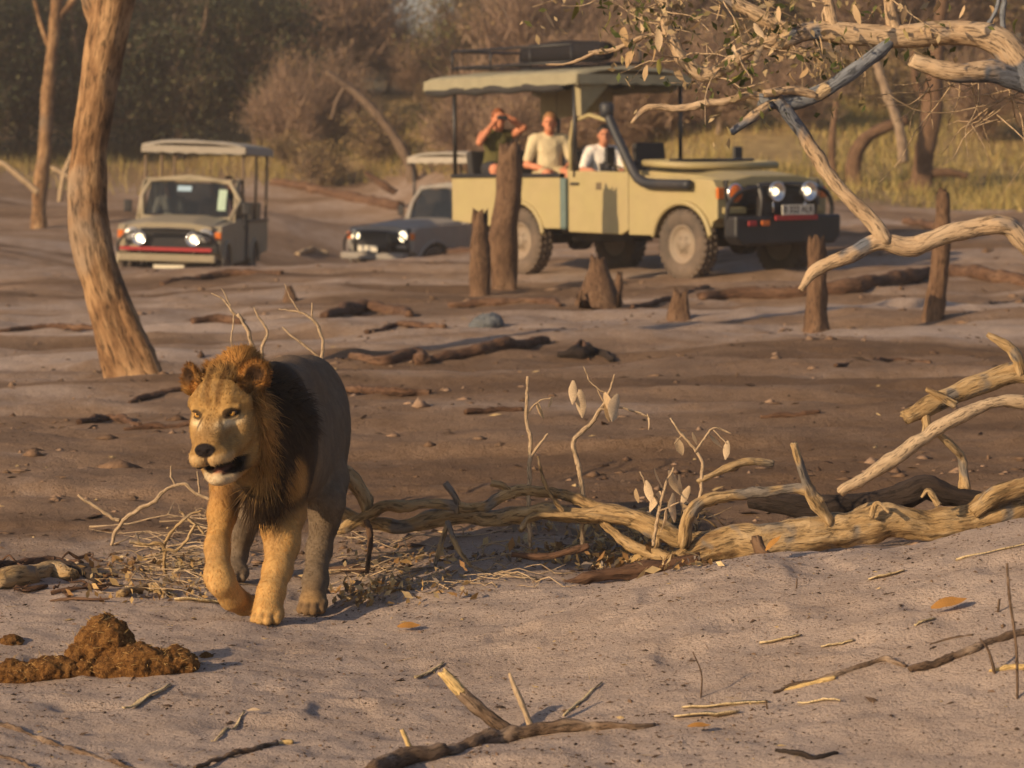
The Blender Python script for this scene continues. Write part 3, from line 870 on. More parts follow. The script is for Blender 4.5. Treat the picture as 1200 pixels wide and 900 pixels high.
def make_wheel(root, x, y, r=0.40, w=0.235, out=1, tread=True, steer=0.0):
    # outer tyre face towards out*Y
    e = bpy.data.objects.new('wheel', None); COL.objects.link(e); e.parent = root
    e.location = (x, y, r); e.rotation_euler = (0, 0, (math.pi if out < 0 else 0) + steer)
    key = ('tyre', r, w)
    if key not in _cache:
        m = MB(); n = 60
        h = w / 2
        prof = [(r * 0.55, -h * 0.80), (r * 0.66, -h * 0.98), (r * 0.82, -h), (r * 0.94, -h * 0.93), (r * 0.985, -h * 0.70), (r * 0.985, 0), (r * 0.985, h * 0.70), (r * 0.94, h * 0.93), (r * 0.82, h), (r * 0.66, h * 0.98), (r * 0.55, h * 0.80)]
        m.lathe(prof, n)
        # tread blocks
        for i in range(30):
            a = 2 * math.pi * i / 30
            for sgn, off in ((-1, 0), (1, 0.5), (0, 0.25)):
                aa = a + off * 2 * math.pi / 30
                c = np.array([math.cos(aa) * r * 0.985, sgn * h * 0.60, math.sin(aa) * r * 0.985])
                R = np.array([[math.cos(aa), 0, -math.sin(aa)], [0, 1, 0], [math.sin(aa), 0, math.cos(aa)]])
                m.box(c, (0.022, h * 0.52, 0.055), R)
        _cache[key] = m.mesh('tyre')
        m = MB()
        q = r * 0.56
        m.lathe([(q, h * 0.80), (q * 1.02, h * 0.84), (q * 0.95, h * 0.86), (q * 0.86, h * 0.62), (q * 0.66, h * 0.42), (q * 0.50, h * 0.62), (q * 0.34, h * 0.66), (q * 0.30, h * 0.86), (q * 0.22, h * 0.95), (0.004, h * 0.97)], 30)
        m.lathe([(q, -h * 0.80), (q * 0.6, -h * 0.4), (0.01, -h * 0.4)], 30)
        for i in range(6):
            a = 2 * math.pi * i / 6
            m.box((math.cos(a) * q * 0.42, h * 0.67, math.sin(a) * q * 0.42), (0.022, 0.022, 0.022))
        _cache[('rim', r, w)] = m.mesh('rim')
    add('tyre', _cache[key], M_TYRE, e)
    add('rim', _cache[('rim', r, w)], M_RIM, e)
    return e
_cache = {}

def arch(cx, r, z0, n=12):
    """points of a wheel opening going forward -> rear along the top"""
    pts = []
    for i in range(n + 1):
        a = math.pi * i / n
        pts.append((cx + r * math.cos(a), max(z0, 0.40 + r * 0.92 * math.sin(a) + 0.02)))
    return pts

def seat(root, x, y, z, w=0.46, mat=None, back=0.55):
    m = MB(); m.box((x, y, z - 0.06), (0.44, w, 0.12))
    m.box((x - 0.24, y, z + back * 0.5 - 0.03), (0.11, w, back), np.array(Matrix.Rotation(math.radians(-8), 3, 'Y')))
    o = m.build('seat', mat or M_SEAT, root, smooth=False); bevel(o, 0.03, 3)
    return o

def safari_truck(loc, heading, label, paint, canvas, opts):
    """X forward, Y left, Z up; origin on the ground between the axles. heading: angle of +X from world +X"""
    root = empty('safari_truck', loc, label, 'truck', 'safari trucks on the river flat', heading)
    if 'tilt' in opts: root.rotation_euler = (opts['tilt'][0], opts['tilt'][1], heading)
    def part(m, name, mat, parent=None, bev=0.0, smooth=False):
        o = m.build(name, mat, parent or root, smooth=smooth)
        if bev: bevel(o, bev)
        return o
    W = 0.85                       # half width of the body
    xr = opts.get('rear', -3.15)
    # chassis
    m = MB()
    for s in (-1, 1): m.box(((2.1 + xr) / 2, s * 0.40, 0.56), (2.1 - xr, 0.09, 0.15))
    m.box((1.5, 0, 0.42), (0.12, 1.3, 0.12)); m.box((-1.5, 0, 0.42), (0.12, 1.3, 0.12))
    m.box((0.9, 0, 0.62), (1.6, 0.75, 0.34)); m.box((-0.6, -0.15, 0.5), (1.2, 0.3, 0.2)); m.box((-2.4, 0.2, 0.55), (0.9, 0.7, 0.25))
    for x in (1.5, -1.5): m.lathe([(0.01, -0.2), (0.15, -0.1), (0.15, 0.1), (0.01, 0.2)], 12, 'Y', (x, 0.1, 0.42))
    part(m, 'chassis', M_CHASSIS)
    for x in (1.5, -1.5):
        for s in (-1, 1): make_wheel(root, x, s * 0.755, out=s, steer=opts.get('steer', 0) if x > 0 else 0)
    # front wings with wheel opening
    for s in (-1, 1):
        m = MB()
        poly = [(0.56, 0.50), (0.56, 1.20), (1.2, 1.185), (2.02, 1.14), (2.10, 1.02), (2.10, 0.70), (2.02, 0.66)] + arch(1.5, 0.50, 0.60) + [(0.98, 0.50)]
        a, b = (0.66, W) if s > 0 else (-W, -0.66)
        m.prism(poly, a, b)
        o = part(m, 'front_wing', paint, bev=0.02)
        m = MB()                                        # flare
        ar = arch(1.5, 0.50, 0.5, 16)
        P = [(x, s * (W + 0.012), z) for x, z in ar]
        m.tube(P, [0.034] * len(P), k=6, m=2)
        part(m, 'wheel_arch_flare', opts.get('flare', paint), o, smooth=True)
        m = MB(); m.box((2.085, s * 0.80, 0.985), (0.05, 0.10, 0.13))
        part(m, 'indicator', M_AMBER, o, bev=0.01)
    # bonnet with raised centre
    m = MB()
    xs = np.linspace(0.58, 2.12, 7); ys = np.linspace(-0.70, 0.70, 9)
    V = []
    for x in xs:
        for y in ys:
            t = (x - 0.58) / 1.54
            z = 1.275 - 0.085 * t - 0.035 * t ** 4 + 0.028 * sstep(0.52, 0.40, abs(y)) - 0.03 * sstep(0.55, 0.70, abs(y))
            V.append((x, y, z))
    V = np.array(V); n = len(V); B = V.copy(); B[:, 2] = 1.05
    idx = np.arange(n).reshape(7, 9)
    q = np.stack([idx[:-1, :-1], idx[1:, :-1], idx[1:, 1:], idx[:-1, 1:]], -1).reshape(-1, 4)
    rim = list(idx[:, 0]) + list(idx[-1, 1:]) + list(idx[-2::-1, -1]) + list(idx[0, -2:0:-1])
    sq = [[rim[i], rim[i] + n, rim[(i + 1) % len(rim)] + n, rim[(i + 1) % len(rim)]] for i in range(len(rim))]
    m.add(np.concatenate([V, B]), [q, sq, (q + n)[:, ::-1]])
    hood = part(m, 'bonnet', opts.get('bonnet', paint), bev=0.015)
    # grille, lamps
    m = MB(); m.box((2.085, 0, 0.985), (0.06, 1.46, 0.30))
    g = part(m, 'grille', M_BLACK, bev=0.01)
    for z in (0.90, 0.955, 1.01, 1.065):
        m = MB(); m.box((2.125, 0, z), (0.02, 0.86, 0.022)); part(m, 'grille_slat', M_PLASTIC, g)
    for s in (-1, 1):
        m = MB(); m.lathe([(0.115, 2.10), (0.115, 2.135), (0.10, 2.14)], 24, 'X', (0, s * 0.60, 0.985))
        hb = part(m, 'headlight', M_CHROME, smooth=True)
        m = MB(); m.lathe([(0.10, 2.138), (0.07, 2.152), (0.001, 2.158)], 24, 'X', (0, s * 0.60, 0.985))
        part(m, 'lens', M_LIT if opts.get('lit_head') else M_AMBER if opts.get('amber_head') else M_LENS, hb, smooth=True)
        m = MB(); m.box((2.11, s * 0.60, 0.79), (0.04, 0.34, 0.075)); part(m, 'wing_trim', paint, bev=0.01)
    # bumper and bull bar
    bc = opts.get('bar', M_BLACK)
    m = MB()
    m.prism([(-0.82, 0.0), (-0.82, 0.24), (0.82, 0.24), (0.82, 0.0), (0.72, -0.09), (-0.72, -0.09)], 2.16, 2.38, 'X') if not opts.get('bumper') else m.prism([(-0.80, 0.06), (-0.80, 0.19), (0.80, 0.19), (0.80, 0.06)], 2.18, 2.36, 'X')
    o = m.build('bumper', opts.get('bumper', M_BLACK), root, smooth=False); o.location = (0, 0, 0.49); bevel(o, 0.03)
    m = MB()
    for s in (-1, 1):
        m.tube([(2.34, s * 0.42, 0.70), (2.37, s * 0.42, 0.90), (2.32, s * 0.42, 1.08)], [0.03] * 3, k=8)
        m.tube([(2.33, s * 0.42, 1.05), (2.28, s * 0.66, 1.0), (2.24, s * 0.80, 0.86), (2.22, s * 0.82, 0.70)], [0.026] * 4, k=8)
    m.tube([(2.32, -0.44, 1.07), (2.34, 0, 1.08), (2.32, 0.44, 1.07)], [0.028] * 3, k=8)
    m.box((2.33, 0, 0.84), (0.03, 0.90, 0.20))
    part(m, 'bull_bar', M_BLACK, smooth=False)
    if opts.get('red'):
        m = MB(); m.box((2.43, opts['red'][0], opts['red'][1]), (0.02, opts['red'][2], opts['red'][3])); part(m, 'red_strip', M_RED, bev=0.005)
    for y, lit in opts.get('spots', []):
        z = opts.get('spot_z', 1.0)
        m = MB(); m.lathe([(0.03, 2.33), (0.085, 2.36), (0.112, 2.42), (0.112, 2.445), (0.100, 2.447), (0.07, 2.415), (0.035, 2.40)], 24, 'X', (0, y, z))
        m.rod((2.36, y, z - 0.10), (2.36, y, z - 0.24), 0.015)
        sp = part(m, 'spotlight', M_CHROME, smooth=True)
        m = MB(); m.lathe([(0.026, 2.40), (0.036, 2.418), (0.026, 2.432), (0.001, 2.436)], 16, 'X', (0, y, z))
        part(m, 'bulb', M_LIT, sp, smooth=True)
    if opts.get('fogs'):
        for y, c in opts['fogs']:
            m = MB(); m.box((2.43, y, 0.645), (0.02, 0.13, 0.06)); part(m, 'bumper_lamp', c, bev=0.01)
    py, pz = opts.get('plate', (0.0, 0.76))
    m = MB(); m.box((2.455, py, pz), (0.012, 0.50, 0.115)); pl = part(m, 'number_plate', opts.get('plate_mat', M_PLATE), bev=0.004)
    if opts.get('plate_text'):
        cu = bpy.data.curves.new('plate_text', 'FONT'); cu.body = opts['plate_text']; cu.size = 0.105; cu.align_x = 'CENTER'; cu.align_y = 'CENTER'; cu.offset = 0.002
        to = bpy.data.objects.new('tmp', cu); COL.objects.link(to)
        bpy.context.view_layer.update()
        me = bpy.data.meshes.new_from_object(to.evaluated_get(bpy.context.evaluated_depsgraph_get()))
        bpy.data.objects.remove(to)
        t = add('plate_lettering', me, M_INK, pl)
        t.matrix_local = Matrix.Translation((2.4635, py, pz)) @ Matrix(((0, 0, 1, 0), (1, 0, 0, 0), (0, 1, 0, 0), (0, 0, 0, 1)))
    # doors
    for s in (-1, 1):
        m = MB()
        poly = [(-0.56, 0.52), (-0.56, 1.255), (0.55, 1.235), (0.55, 0.55), (0.42, 0.50)]
        a, b = (W - 0.06, W + 0.004) if s > 0 else (-W - 0.004, -W + 0.06)
        m.prism(poly, a, b)
        d = part(m, 'door', paint, bev=0.018)
        m = MB(); m.box((-0.42, s * (W + 0.016), 1.10), (0.15, 0.03, 0.03)); part(m, 'door_handle', M_BLACK, d, bev=0.006)
        if opts.get('badge'):
            m = MB(); m.box((0.02, s * (W + 0.006), 1.07), (0.10, 0.004, 0.085)); part(m, 'door_emblem', opts['badge'], d)
        fr = opts.get('frame', True) or s < 0
        if fr:
            m = MB(); r = 0.026
            ztop = 1.84
            m.tube([(-0.54, s * (W - 0.03), 1.24), (-0.53, s * (W - 0.06), ztop), (0.12, s * (W - 0.06), ztop), (0.50, s * (W - 0.03), 1.24)], [r] * 4, k=8, m=2)
            part(m, 'window_frame', paint, d, smooth=True)
        m = MB(); m.tube([(0.44, s * (W), 1.28), (0.42, s * (W + 0.14), 1.33), (0.42, s * (W + 0.16), 1.38)], [0.01] * 3, k=6)
        mi = part(m, 'mirror', M_BLACK, d, smooth=True)
        m = MB(); m.box((0.41, s * (W + 0.16), 1.43), (0.05, 0.14, 0.20)); part(m, 'mirror_glass', M_BLACK, mi, bev=0.02)
    # cowl, cab floor, dashboard, cab rear wall
    m = MB(); m.box((0.50, 0, 1.17), (0.14, 1.56, 0.16)); part(m, 'cowl', paint, bev=0.02)
    m = MB(); m.box((-0.02, 0, 0.57), (1.1, 1.5, 0.06)); part(m, 'cab_floor', M_CHASSIS)
    m = MB(); m.box((0.36, 0, 1.15), (0.22, 1.46, 0.20)); dsh = part(m, 'dashboard', M_PLASTIC, bev=0.03)
    m = MB()
    a = np.linspace(0, 2 * np.pi, 22)
    m.tube([(0.14 + 0.10 * math.sin(t), -0.40 + 0.19 * math.cos(t), 1.20 + 0.16 * math.sin(t)) for t in a], [0.014] * 22, k=6, m=2)
    m.rod((0.30, -0.40, 1.15), (0.14, -0.40, 1.20), 0.02)
    part(m, 'steering_wheel', M_BLACK, smooth=True)
    for y in (-0.40, 0.40): seat(root, -0.26, y, 1.0, back=0.62 if y > 0 else 0.55)
    m = MB(); m.box((-0.585, 0, 0.92), (0.05, 1.66, 0.72)); part(m, 'cab_rear_panel', paint, bev=0.015)
    # windscreen
    if opts.get('screen') == 'up':
        m = MB()
        A = [(0.50, -0.74, 1.24), (0.16, -0.68, 1.86), (0.16, 0.68, 1.86), (0.50, 0.74, 1.24), (0.50, -0.74, 1.24)]
        m.tube(A, [0.045] * 5, k=8, m=2); ws = part(m, 'windscreen_frame', paint, smooth=True)
        m = MB(); m.add([(0.50, -0.72, 1.26), (0.17, -0.66, 1.84), (0.17, 0.66, 1.84), (0.50, 0.72, 1.26), (0.494, -0.72, 1.26), (0.164, -0.66, 1.84), (0.164, 0.66, 1.84), (0.494, 0.72, 1.26)],
                        [[[0, 3, 2, 1], [4, 5, 6, 7], [0, 1, 5, 4], [1, 2, 6, 5], [2, 3, 7, 6], [3, 0, 4, 7]]])
        part(m, 'windscreen_glass', M_GLASS, ws)
        if opts.get('stickers'):
            for (y, z, w_, h_, mt) in opts['stickers']:
                x = 0.50 - (z - 1.24) * (0.34 / 0.62) + 0.012
                m = MB(); m.box((x, y, z), (0.006, w_, h_), np.array(Matrix.Rotation(math.atan2(-0.34, 0.62), 3, 'Y'))); part(m, 'screen_sticker', mt, ws)
        m = MB(); m.add([(x, y, z) for x in (0.20, -0.62) for y in (-0.74, 0.74) for z in (1.86, 1.91)], [[[0, 1, 3, 2], [4, 6, 7, 5], [0, 4, 5, 1], [2, 3, 7, 6], [0, 2, 6, 4], [1, 5, 7, 3]]])
        part(m, 'cab_roof', paint, bev=0.03)
        for s in (-1, 1):
            m = MB(); m.rod((-0.6, s * 0.72, 1.25), (-0.6, s * 0.70, 1.88), 0.04)
            part(m, 'cab_pillar', paint, smooth=True)
    elif opts.get('screen') == 'folded':
        m = MB()
        A = [(0.66, -0.70, 1.335), (1.46, -0.66, 1.30), (1.46, 0.66, 1.30), (0.66, 0.70, 1.335), (0.66, -0.70, 1.335)]
        m.tube(A, [0.042] * 5, k=8, m=2); ws = part(m, 'folded_windscreen_frame', paint, smooth=True)
        m = MB(); m.box((1.06, 0, 1.335), (0.78, 1.30, 0.008), np.array(Matrix.Rotation(0.044, 3, 'Y'))); part(m, 'windscreen_glass', M_GLASS, ws)
        m = MB(); m.rod((1.1, -0.68, 1.365), (1.05, 0.68, 1.365), 0.018); part(m, 'wiper_bar', M_BLACK, ws, smooth=True)
    # open rear body
    for s in (-1, 1):
        m = MB()
        poly = [(-0.68, 0.56), (-0.68, 1.19), (xr, 1.17), (xr, 0.64), (-2.1, 0.58)] + arch(-1.5, 0.50, 0.58)[::-1] + [(-0.98, 0.56)]
        a, b = (W - 0.05, W + 0.03) if s > 0 else (-W - 0.03, -W + 0.05)
        m.prism(poly, a, b)
        o = part(m, 'body_side', paint, bev=0.015)
        m = MB(); m.box(((xr - 0.68) / 2, s * (W + 0.0), 1.2), (-xr - 0.66, 0.10, 0.05)); part(m, 'side_rail', M_BLACK, o, bev=0.012)
        m = MB(); ar = arch(-1.5, 0.50, 0.5, 16); m.tube([(x, s * (W + 0.035), z) for x, z in ar], [0.03] * len(ar), k=6, m=2); part(m, 'wheel_arch_flare', opts.get('flare', paint), o, smooth=True)
        m = MB(); m.box((-0.625, s * (W - 0.0), 0.86), (0.11, 0.09, 0.62)); part(m, 'gap_box', opts.get('can', M_PLASTIC), bev=0.03)  # narrow upright box in the gap between cab and rear body
    m = MB(); m.box(((xr - 0.6) / 2, 0, 0.72), (-xr - 0.62, 1.6, 0.06)); part(m, 'load_floor', M_CHASSIS)
    m = MB(); m.box((xr, 0, 0.90), (0.05, 1.66, 0.54)); part(m, 'tailgate', paint, bev=0.015)
    for x in opts.get('rows', (-1.15, -1.95, -2.75)):
        for y in (-0.46, 0.46):
            seat(root, x, y, 1.12, w=0.60, back=0.42)
            m = MB(); m.box((x - 0.02, y, 0.88), (0.34, 0.5, 0.30)); part(m, 'seat_box', M_CHASSIS)
    # canopy
    c0, c1 = opts.get('canopy', (-3.65, -0.62)); zc = opts.get('canopy_z', 2.36); cw = 0.90
    for x in ((c1 - 0.14), (xr + 0.02)) if opts.get('rolls') else ((c1 - 0.14), (c0 + c1) / 2, (xr + 0.02)):
        for s in (-1, 1):
            m = MB()
            m.rod((x, s * (W - 0.01), 1.18), (x, s * (cw - 0.06), zc - 0.02), 0.026)
            part(m, 'canopy_post', opts.get('post_mat', M_BLACK), smooth=True)
    m = MB()
    for s in (-1, 1): m.rod((c0 + 0.05, s * (cw - 0.06), zc - 0.015), (c1 - 0.05, s * (cw - 0.06), zc - 0.015), 0.024)
    for x in np.linspace(c0 + 0.05, c1 - 0.05, 5): m.rod((x, -cw + 0.06, zc - 0.015), (x, cw - 0.06, zc - 0.015), 0.018)
    part(m, 'canopy_frame', M_BLACK, smooth=True)
    nx, ny = 26, 19
    xs = np.linspace(c0, c1, nx); t = np.linspace(-1, 1, ny)
    X, T = np.meshgrid(xs, t, indexing='ij')
    Yc = np.sign(T) * np.minimum(np.abs(T) * 1.12, 1) * cw
    Z = zc + 0.03 + 0.11 * (1 - np.abs(T) ** 3.2) - 0.05 * sstep(0.90, 1.0, np.abs(T)) + 0.012 * np.cos((X - c0) / (c1 - c0) * 8 * np.pi) * (1 - T ** 2)
    Z = Z + 0.008 * fbm(np.stack([X * 4, Yc * 4, 0 * X], -1), 2, 5)
    ex = np.minimum((X - c0), (c1 - X)); Z = Z - 0.05 * sstep(0.12, 0.0, ex)
    V = np.stack([X, Yc, Z], -1).reshape(-1, 3); V2 = V.copy(); V2[:, 2] -= 0.012 + 0.05 * (np.abs(T.ravel()) > 0.97)
    idx = np.arange(nx * ny).reshape(nx, ny)
    q = np.stack([idx[:-1, :-1], idx[1:, :-1], idx[1:, 1:], idx[:-1, 1:]], -1).reshape(-1, 4)
    rim = list(idx[:, 0]) + list(idx[-1, 1:]) + list(idx[-2::-1, -1]) + list(idx[0, -2:0:-1]); n = nx * ny
    sq = [[rim[i], rim[i] + n, rim[(i + 1) % len(rim)] + n, rim[(i + 1) % len(rim)]] for i in range(len(rim))]
    m = MB(); m.add(np.concatenate([V, V2]), [q, sq, (q + n)[:, ::-1]])
    can = part(m, 'canopy', canvas, smooth=True)
    # valance hanging round the canopy edge
    per = [(c0, -cw), (c1, -cw), (c1, cw), (c0, cw), (c0, -cw)]
    for (ax_, ay_), (bx_, by_) in zip(per[:-1], per[1:]):
        n_ = 15; m = MB(); tt = np.linspace(0.004, 0.996, n_)
        dirn = np.array([by_ - ay_, -(bx_ - ax_)]); dirn = dirn / np.linalg.norm(dirn)
        P = []
        for t_ in tt:
            for zz, off in ((zc + 0.045, 0.004), (zc - 0.02, 0.012), (zc - 0.075 + 0.012 * math.sin(40 * t_), 0.018 + 0.008 * math.sin(23 * t_))):
                P.append((ax_ + (bx_ - ax_) * t_ + dirn[0] * off, ay_ + (by_ - ay_) * t_ + dirn[1] * off, zz))
        P = np.array(P); P2 = P - np.array([dirn[0], dirn[1], 0]) * 0.006; i2 = np.arange(3 * n_).reshape(n_, 3)
        q = np.stack([i2[:-1, :-1], i2[1:, :-1], i2[1:, 1:], i2[:-1, 1:]], -1).reshape(-1, 4)
        m.add(np.concatenate([P, P2]), [q, (q + 3 * n_)[:, ::-1]]); part(m, 'valance', canvas, can, smooth=True)
    if opts.get('rolls'):
        for s in (-1, 1):                              # rolled side blinds
            m = MB(); P = [(x, s * (cw - 0.03), zc - 0.10 + 0.015 * math.sin(9 * x)) for x in np.linspace(c0 + 0.05, c1 - 0.3, 9)]
            m.tube(P, [0.055] * 9, k=9, m=3, rough=0.1); part(m, 'rolled_blind', M_SEAT if s < 0 else canvas, can, smooth=True)
        m = MB()                                       # blind let down on the far side
        g = np.linspace(0, 1, 12)
        P = np.array([[c0 + 0.25 + 1.45 * a, cw - 0.10 + 0.02 * math.sin(9 * a), zc - 0.06 - (0.40 - 0.12 * a) * b] for a in g for b in np.linspace(0, 1, 5)])
        Pb = P + [0, 0.008, 0]; i2 = np.arange(60).reshape(12, 5)
        q = np.stack([i2[:-1, :-1], i2[1:, :-1], i2[1:, 1:], i2[:-1, 1:]], -1).reshape(-1, 4)
        m.add(np.concatenate([P, Pb]), [q, (q + 60)[:, ::-1]]); part(m, 'side_blind', opts['blind'], can, smooth=True)
        m = MB()                                       # gathered flap at the front corner
        P = [(c1 - 0.02, -cw + 0.05, zc + 0.0), (c1 - 0.02, -cw + 0.60, zc + 0.01), (c1 - 0.05, -cw + 0.09, zc - 0.46), (c1 - 0.10, -cw + 0.03, zc), (c1 - 0.10, -cw + 0.58, zc + 0.01), (c1 - 0.12, -cw + 0.07, zc - 0.45)]
        m.add(P, [[[0, 1, 2], [5, 4, 3]], [[0, 3, 4, 1], [1, 4, 5, 2], [2, 5, 3, 0]]]); part(m, 'corner_flap', opts['blind'], can)
    if opts.get('rack'):
        m = MB(); z0 = zc + 0.21; z1 = zc + 0.42
        for y in (-0.55, 0.55): 
            for z in (z0, z1): m.rod((c0 + 0.15, y, z), (c1 - 0.55, y, z), 0.017)
            for x in np.linspace(c0 + 0.15, c1 - 0.55, 4): m.rod((x, y, z0 - 0.06), (x, y, z1), 0.014)
        for x in np.linspace(c0 + 0.15, c1 - 0.55, 4): m.rod((x, -0.55, z0), (x, 0.55, z0), 0.014)
        for z in (z1,): m.rod((c0 + 0.15, -0.55, z), (c0 + 0.15, 0.55, z), 0.017)
        part(m, 'roof_rack', M_BLACK, smooth=True)
    if opts.get('snorkel'):
        m = MB(); y = -W - 0.075
        m.tube([(0.27, y, 1.93), (0.34, y, 1.80), (0.72, y, 1.26), (0.86, y, 1.14), (1.05, y, 1.10), (1.72, y, 1.085)], [0.056, 0.054, 0.056, 0.060, 0.060, 0.058], k=12, step=0.06)
        sn = part(m, 'snorkel', M_PLASTIC, smooth=True)
        m = MB(); m.lathe([(0.02, 1.86), (0.075, 1.88), (0.085, 1.95), (0.085, 2.02), (0.06, 2.05), (0.01, 2.055)], 14, 'Z', (0.26, y, 0)); part(m, 'intake_head', M_PLASTIC, sn, smooth=True)
    return root

# ---- place them
PAINT_A = plain_mat('sand_yellow_paint', (0.345, 0.287, 0.13), 0.6, var=0.07, dust=(0.36, 0.26, 0.16), dust_f=0.5)
CANV_A = plain_mat('faded_green_canvas', (0.26, 0.235, 0.155), 0.9, var=0.12, bump=0.3)
BLIND_A = plain_mat('khaki_blind', (0.30, 0.25, 0.14), 0.9, var=0.12, bump=0.3)
GAP_BOX_A = plain_mat('teal_gap_box', (0.10, 0.15, 0.14), 0.6)
EMB = plain_mat('dark_emblem', (0.12, 0.09, 0.05), 0.7)
A50 = math.radians(-52)
def truck_origin(px, py, d, head, lx, ly):
    """ground point of a wheel -> origin of the truck"""
    p = at(px, py, d)
    c, s = math.cos(head), math.sin(head)
    o = p - np.array([c * lx - s * ly, s * lx + c * ly, 0])
    return o
oA = truck_origin(807, 323, 32.3, A50, 1.5, -0.755)
def wheel_ground(o, head):
    c, s = math.cos(head), math.sin(head)
    return {(lx, ly): gz(o[0] + c * lx - s * ly, o[1] + s * lx + c * ly) for lx in (1.5, -1.5) for ly in (-0.755, 0.755)}
def seat_truck(o, head):
    g = wheel_ground(o, head)
    z = np.mean(list(g.values()))
    pitch = math.atan2((g[(1.5, -0.755)] + g[(1.5, 0.755)] - g[(-1.5, -0.755)] - g[(-1.5, 0.755)]) / 2, 3.0)
    roll = math.atan2((g[(1.5, 0.755)] + g[(-1.5, 0.755)] - g[(1.5, -0.755)] - g[(-1.5, -0.755)]) / 2, 1.51)
    return (o[0], o[1], z - 0.015), (roll, -pitch)
lA, tA = seat_truck(oA, A50)
truckA = safari_truck(lA, A50, 'sand yellow open game viewing truck with folded windscreen and green canopy behind the stumps', PAINT_A, CANV_A, dict(
    screen='folded', snorkel=True, rack=True, rolls=True, blind=BLIND_A, spots=[(-0.24, 1), (0.26, 1)], spot_z=1.0, plate=(0.06, 0.79), plate_text='B 322 ALR',
    red=(0.06, 0.70, 0.66, 0.055), fogs=[(-0.62, M_RED), (-0.42, M_AMBER)], amber_head=True, can=GAP_BOX_A, badge=EMB, tilt=tA, flare=PAINT_A, rows=(-1.44, -2.4), plate_mat=M_PLATE, frame=False, rear=-2.85, canopy=(-3.4, -0.30)))
PAINT_B = plain_mat('dusty_olive_paint', (0.30, 0.26, 0.17), 0.6, var=0.1, dust=DUST, dust_f=0.5)
CANV_B = plain_mat('grey_canvas', (0.34, 0.30, 0.24), 0.9, var=0.1, bump=0.2)
STK1 = plain_mat('pale_blue_sticker', (0.35, 0.5, 0.62), 0.6); STK2 = plain_mat('pale_green_strip', (0.42, 0.55, 0.42), 0.6)
hB = math.radians(-90 - 3)
oB = truck_origin(197, 337, 46.0, hB, 2.1, 0)
lB, tB = seat_truck(oB, hB); lB = (lB[0], lB[1], lB[2] + 0.03); tB = (tB[0] * 0.25, tB[1] * 0.25)
truckB = safari_truck(lB, hB, 'olive safari truck with upright windscreen and lit headlights beyond the bare tree trunk', PAINT_B, CANV_B, dict(
    screen='up', bumper=PAINT_B, spots=[(-0.44, 1), (0.44, 1)], spot_z=0.93, plate=(0.06, 0.45), plate_mat=plain_mat('pale_plate', (0.75, 0.68, 0.5), 0.4), red=(0.0, 0.76, 1.5, 0.06), tilt=tB, canopy=(-3.5, -0.1), canopy_z=2.42, can=M_PLASTIC,
    stickers=[(-0.08, 1.74, 0.24, 0.10, STK1), (0.58, 1.56, 0.14, 0.40, STK2)], post_mat=plain_mat('brown_posts', (0.16, 0.11, 0.07), 0.8)))
PAINT_C = plain_mat('dusty_blue_grey_paint', (0.24, 0.235, 0.22), 0.7, var=0.1, dust=DUST, dust_f=0.55)
hC = math.radians(-90 - 40)
oC = truck_origin(446, 338, 53.0, hC, 2.1, 0)
lC, tC = (oC[0], oC[1], oC[2]), (0.0, 0.0)
truckC = safari_truck(lC, hC, 'blue grey safari truck with a pale canopy half hidden behind the yellow truck', PAINT_C, CANV_B, dict(
    screen='up', lit_head=True, tilt=tC, bumper=PAINT_C, canopy=(-2.7, 0.35), canopy_z=2.42, can=M_PLASTIC))
# ================================================================== PEOPLE
def skin_mat(name, c): return plain_mat(name, c, 0.6, var=0.12, scale=25, spec=0.3)
M_SKIN_RED = skin_mat('sunburnt_skin', (0.55, 0.22, 0.12))
M_SKIN_TAN = skin_mat('tanned_skin', (0.46, 0.20, 0.115))
M_SKIN_BR = skin_mat('brown_skin', (0.16, 0.08, 0.05))
M_HAIR_RED = plain_mat('auburn_hair', (0.22, 0.07, 0.025), 0.7, bump=0.6, bscale=150)
M_HAIR_SAND = plain_mat('sandy_hair', (0.30, 0.15, 0.06), 0.7, bump=0.6, bscale=150)
M_HAIR_DK = plain_mat('dark_hair', (0.02, 0.015, 0.012), 0.7, bump=0.6, bscale=150)
def cloth(name, c): return plain_mat(name, c, 0.95, var=0.12, scale=9, bump=0.5, bscale=35, spec=0.1)

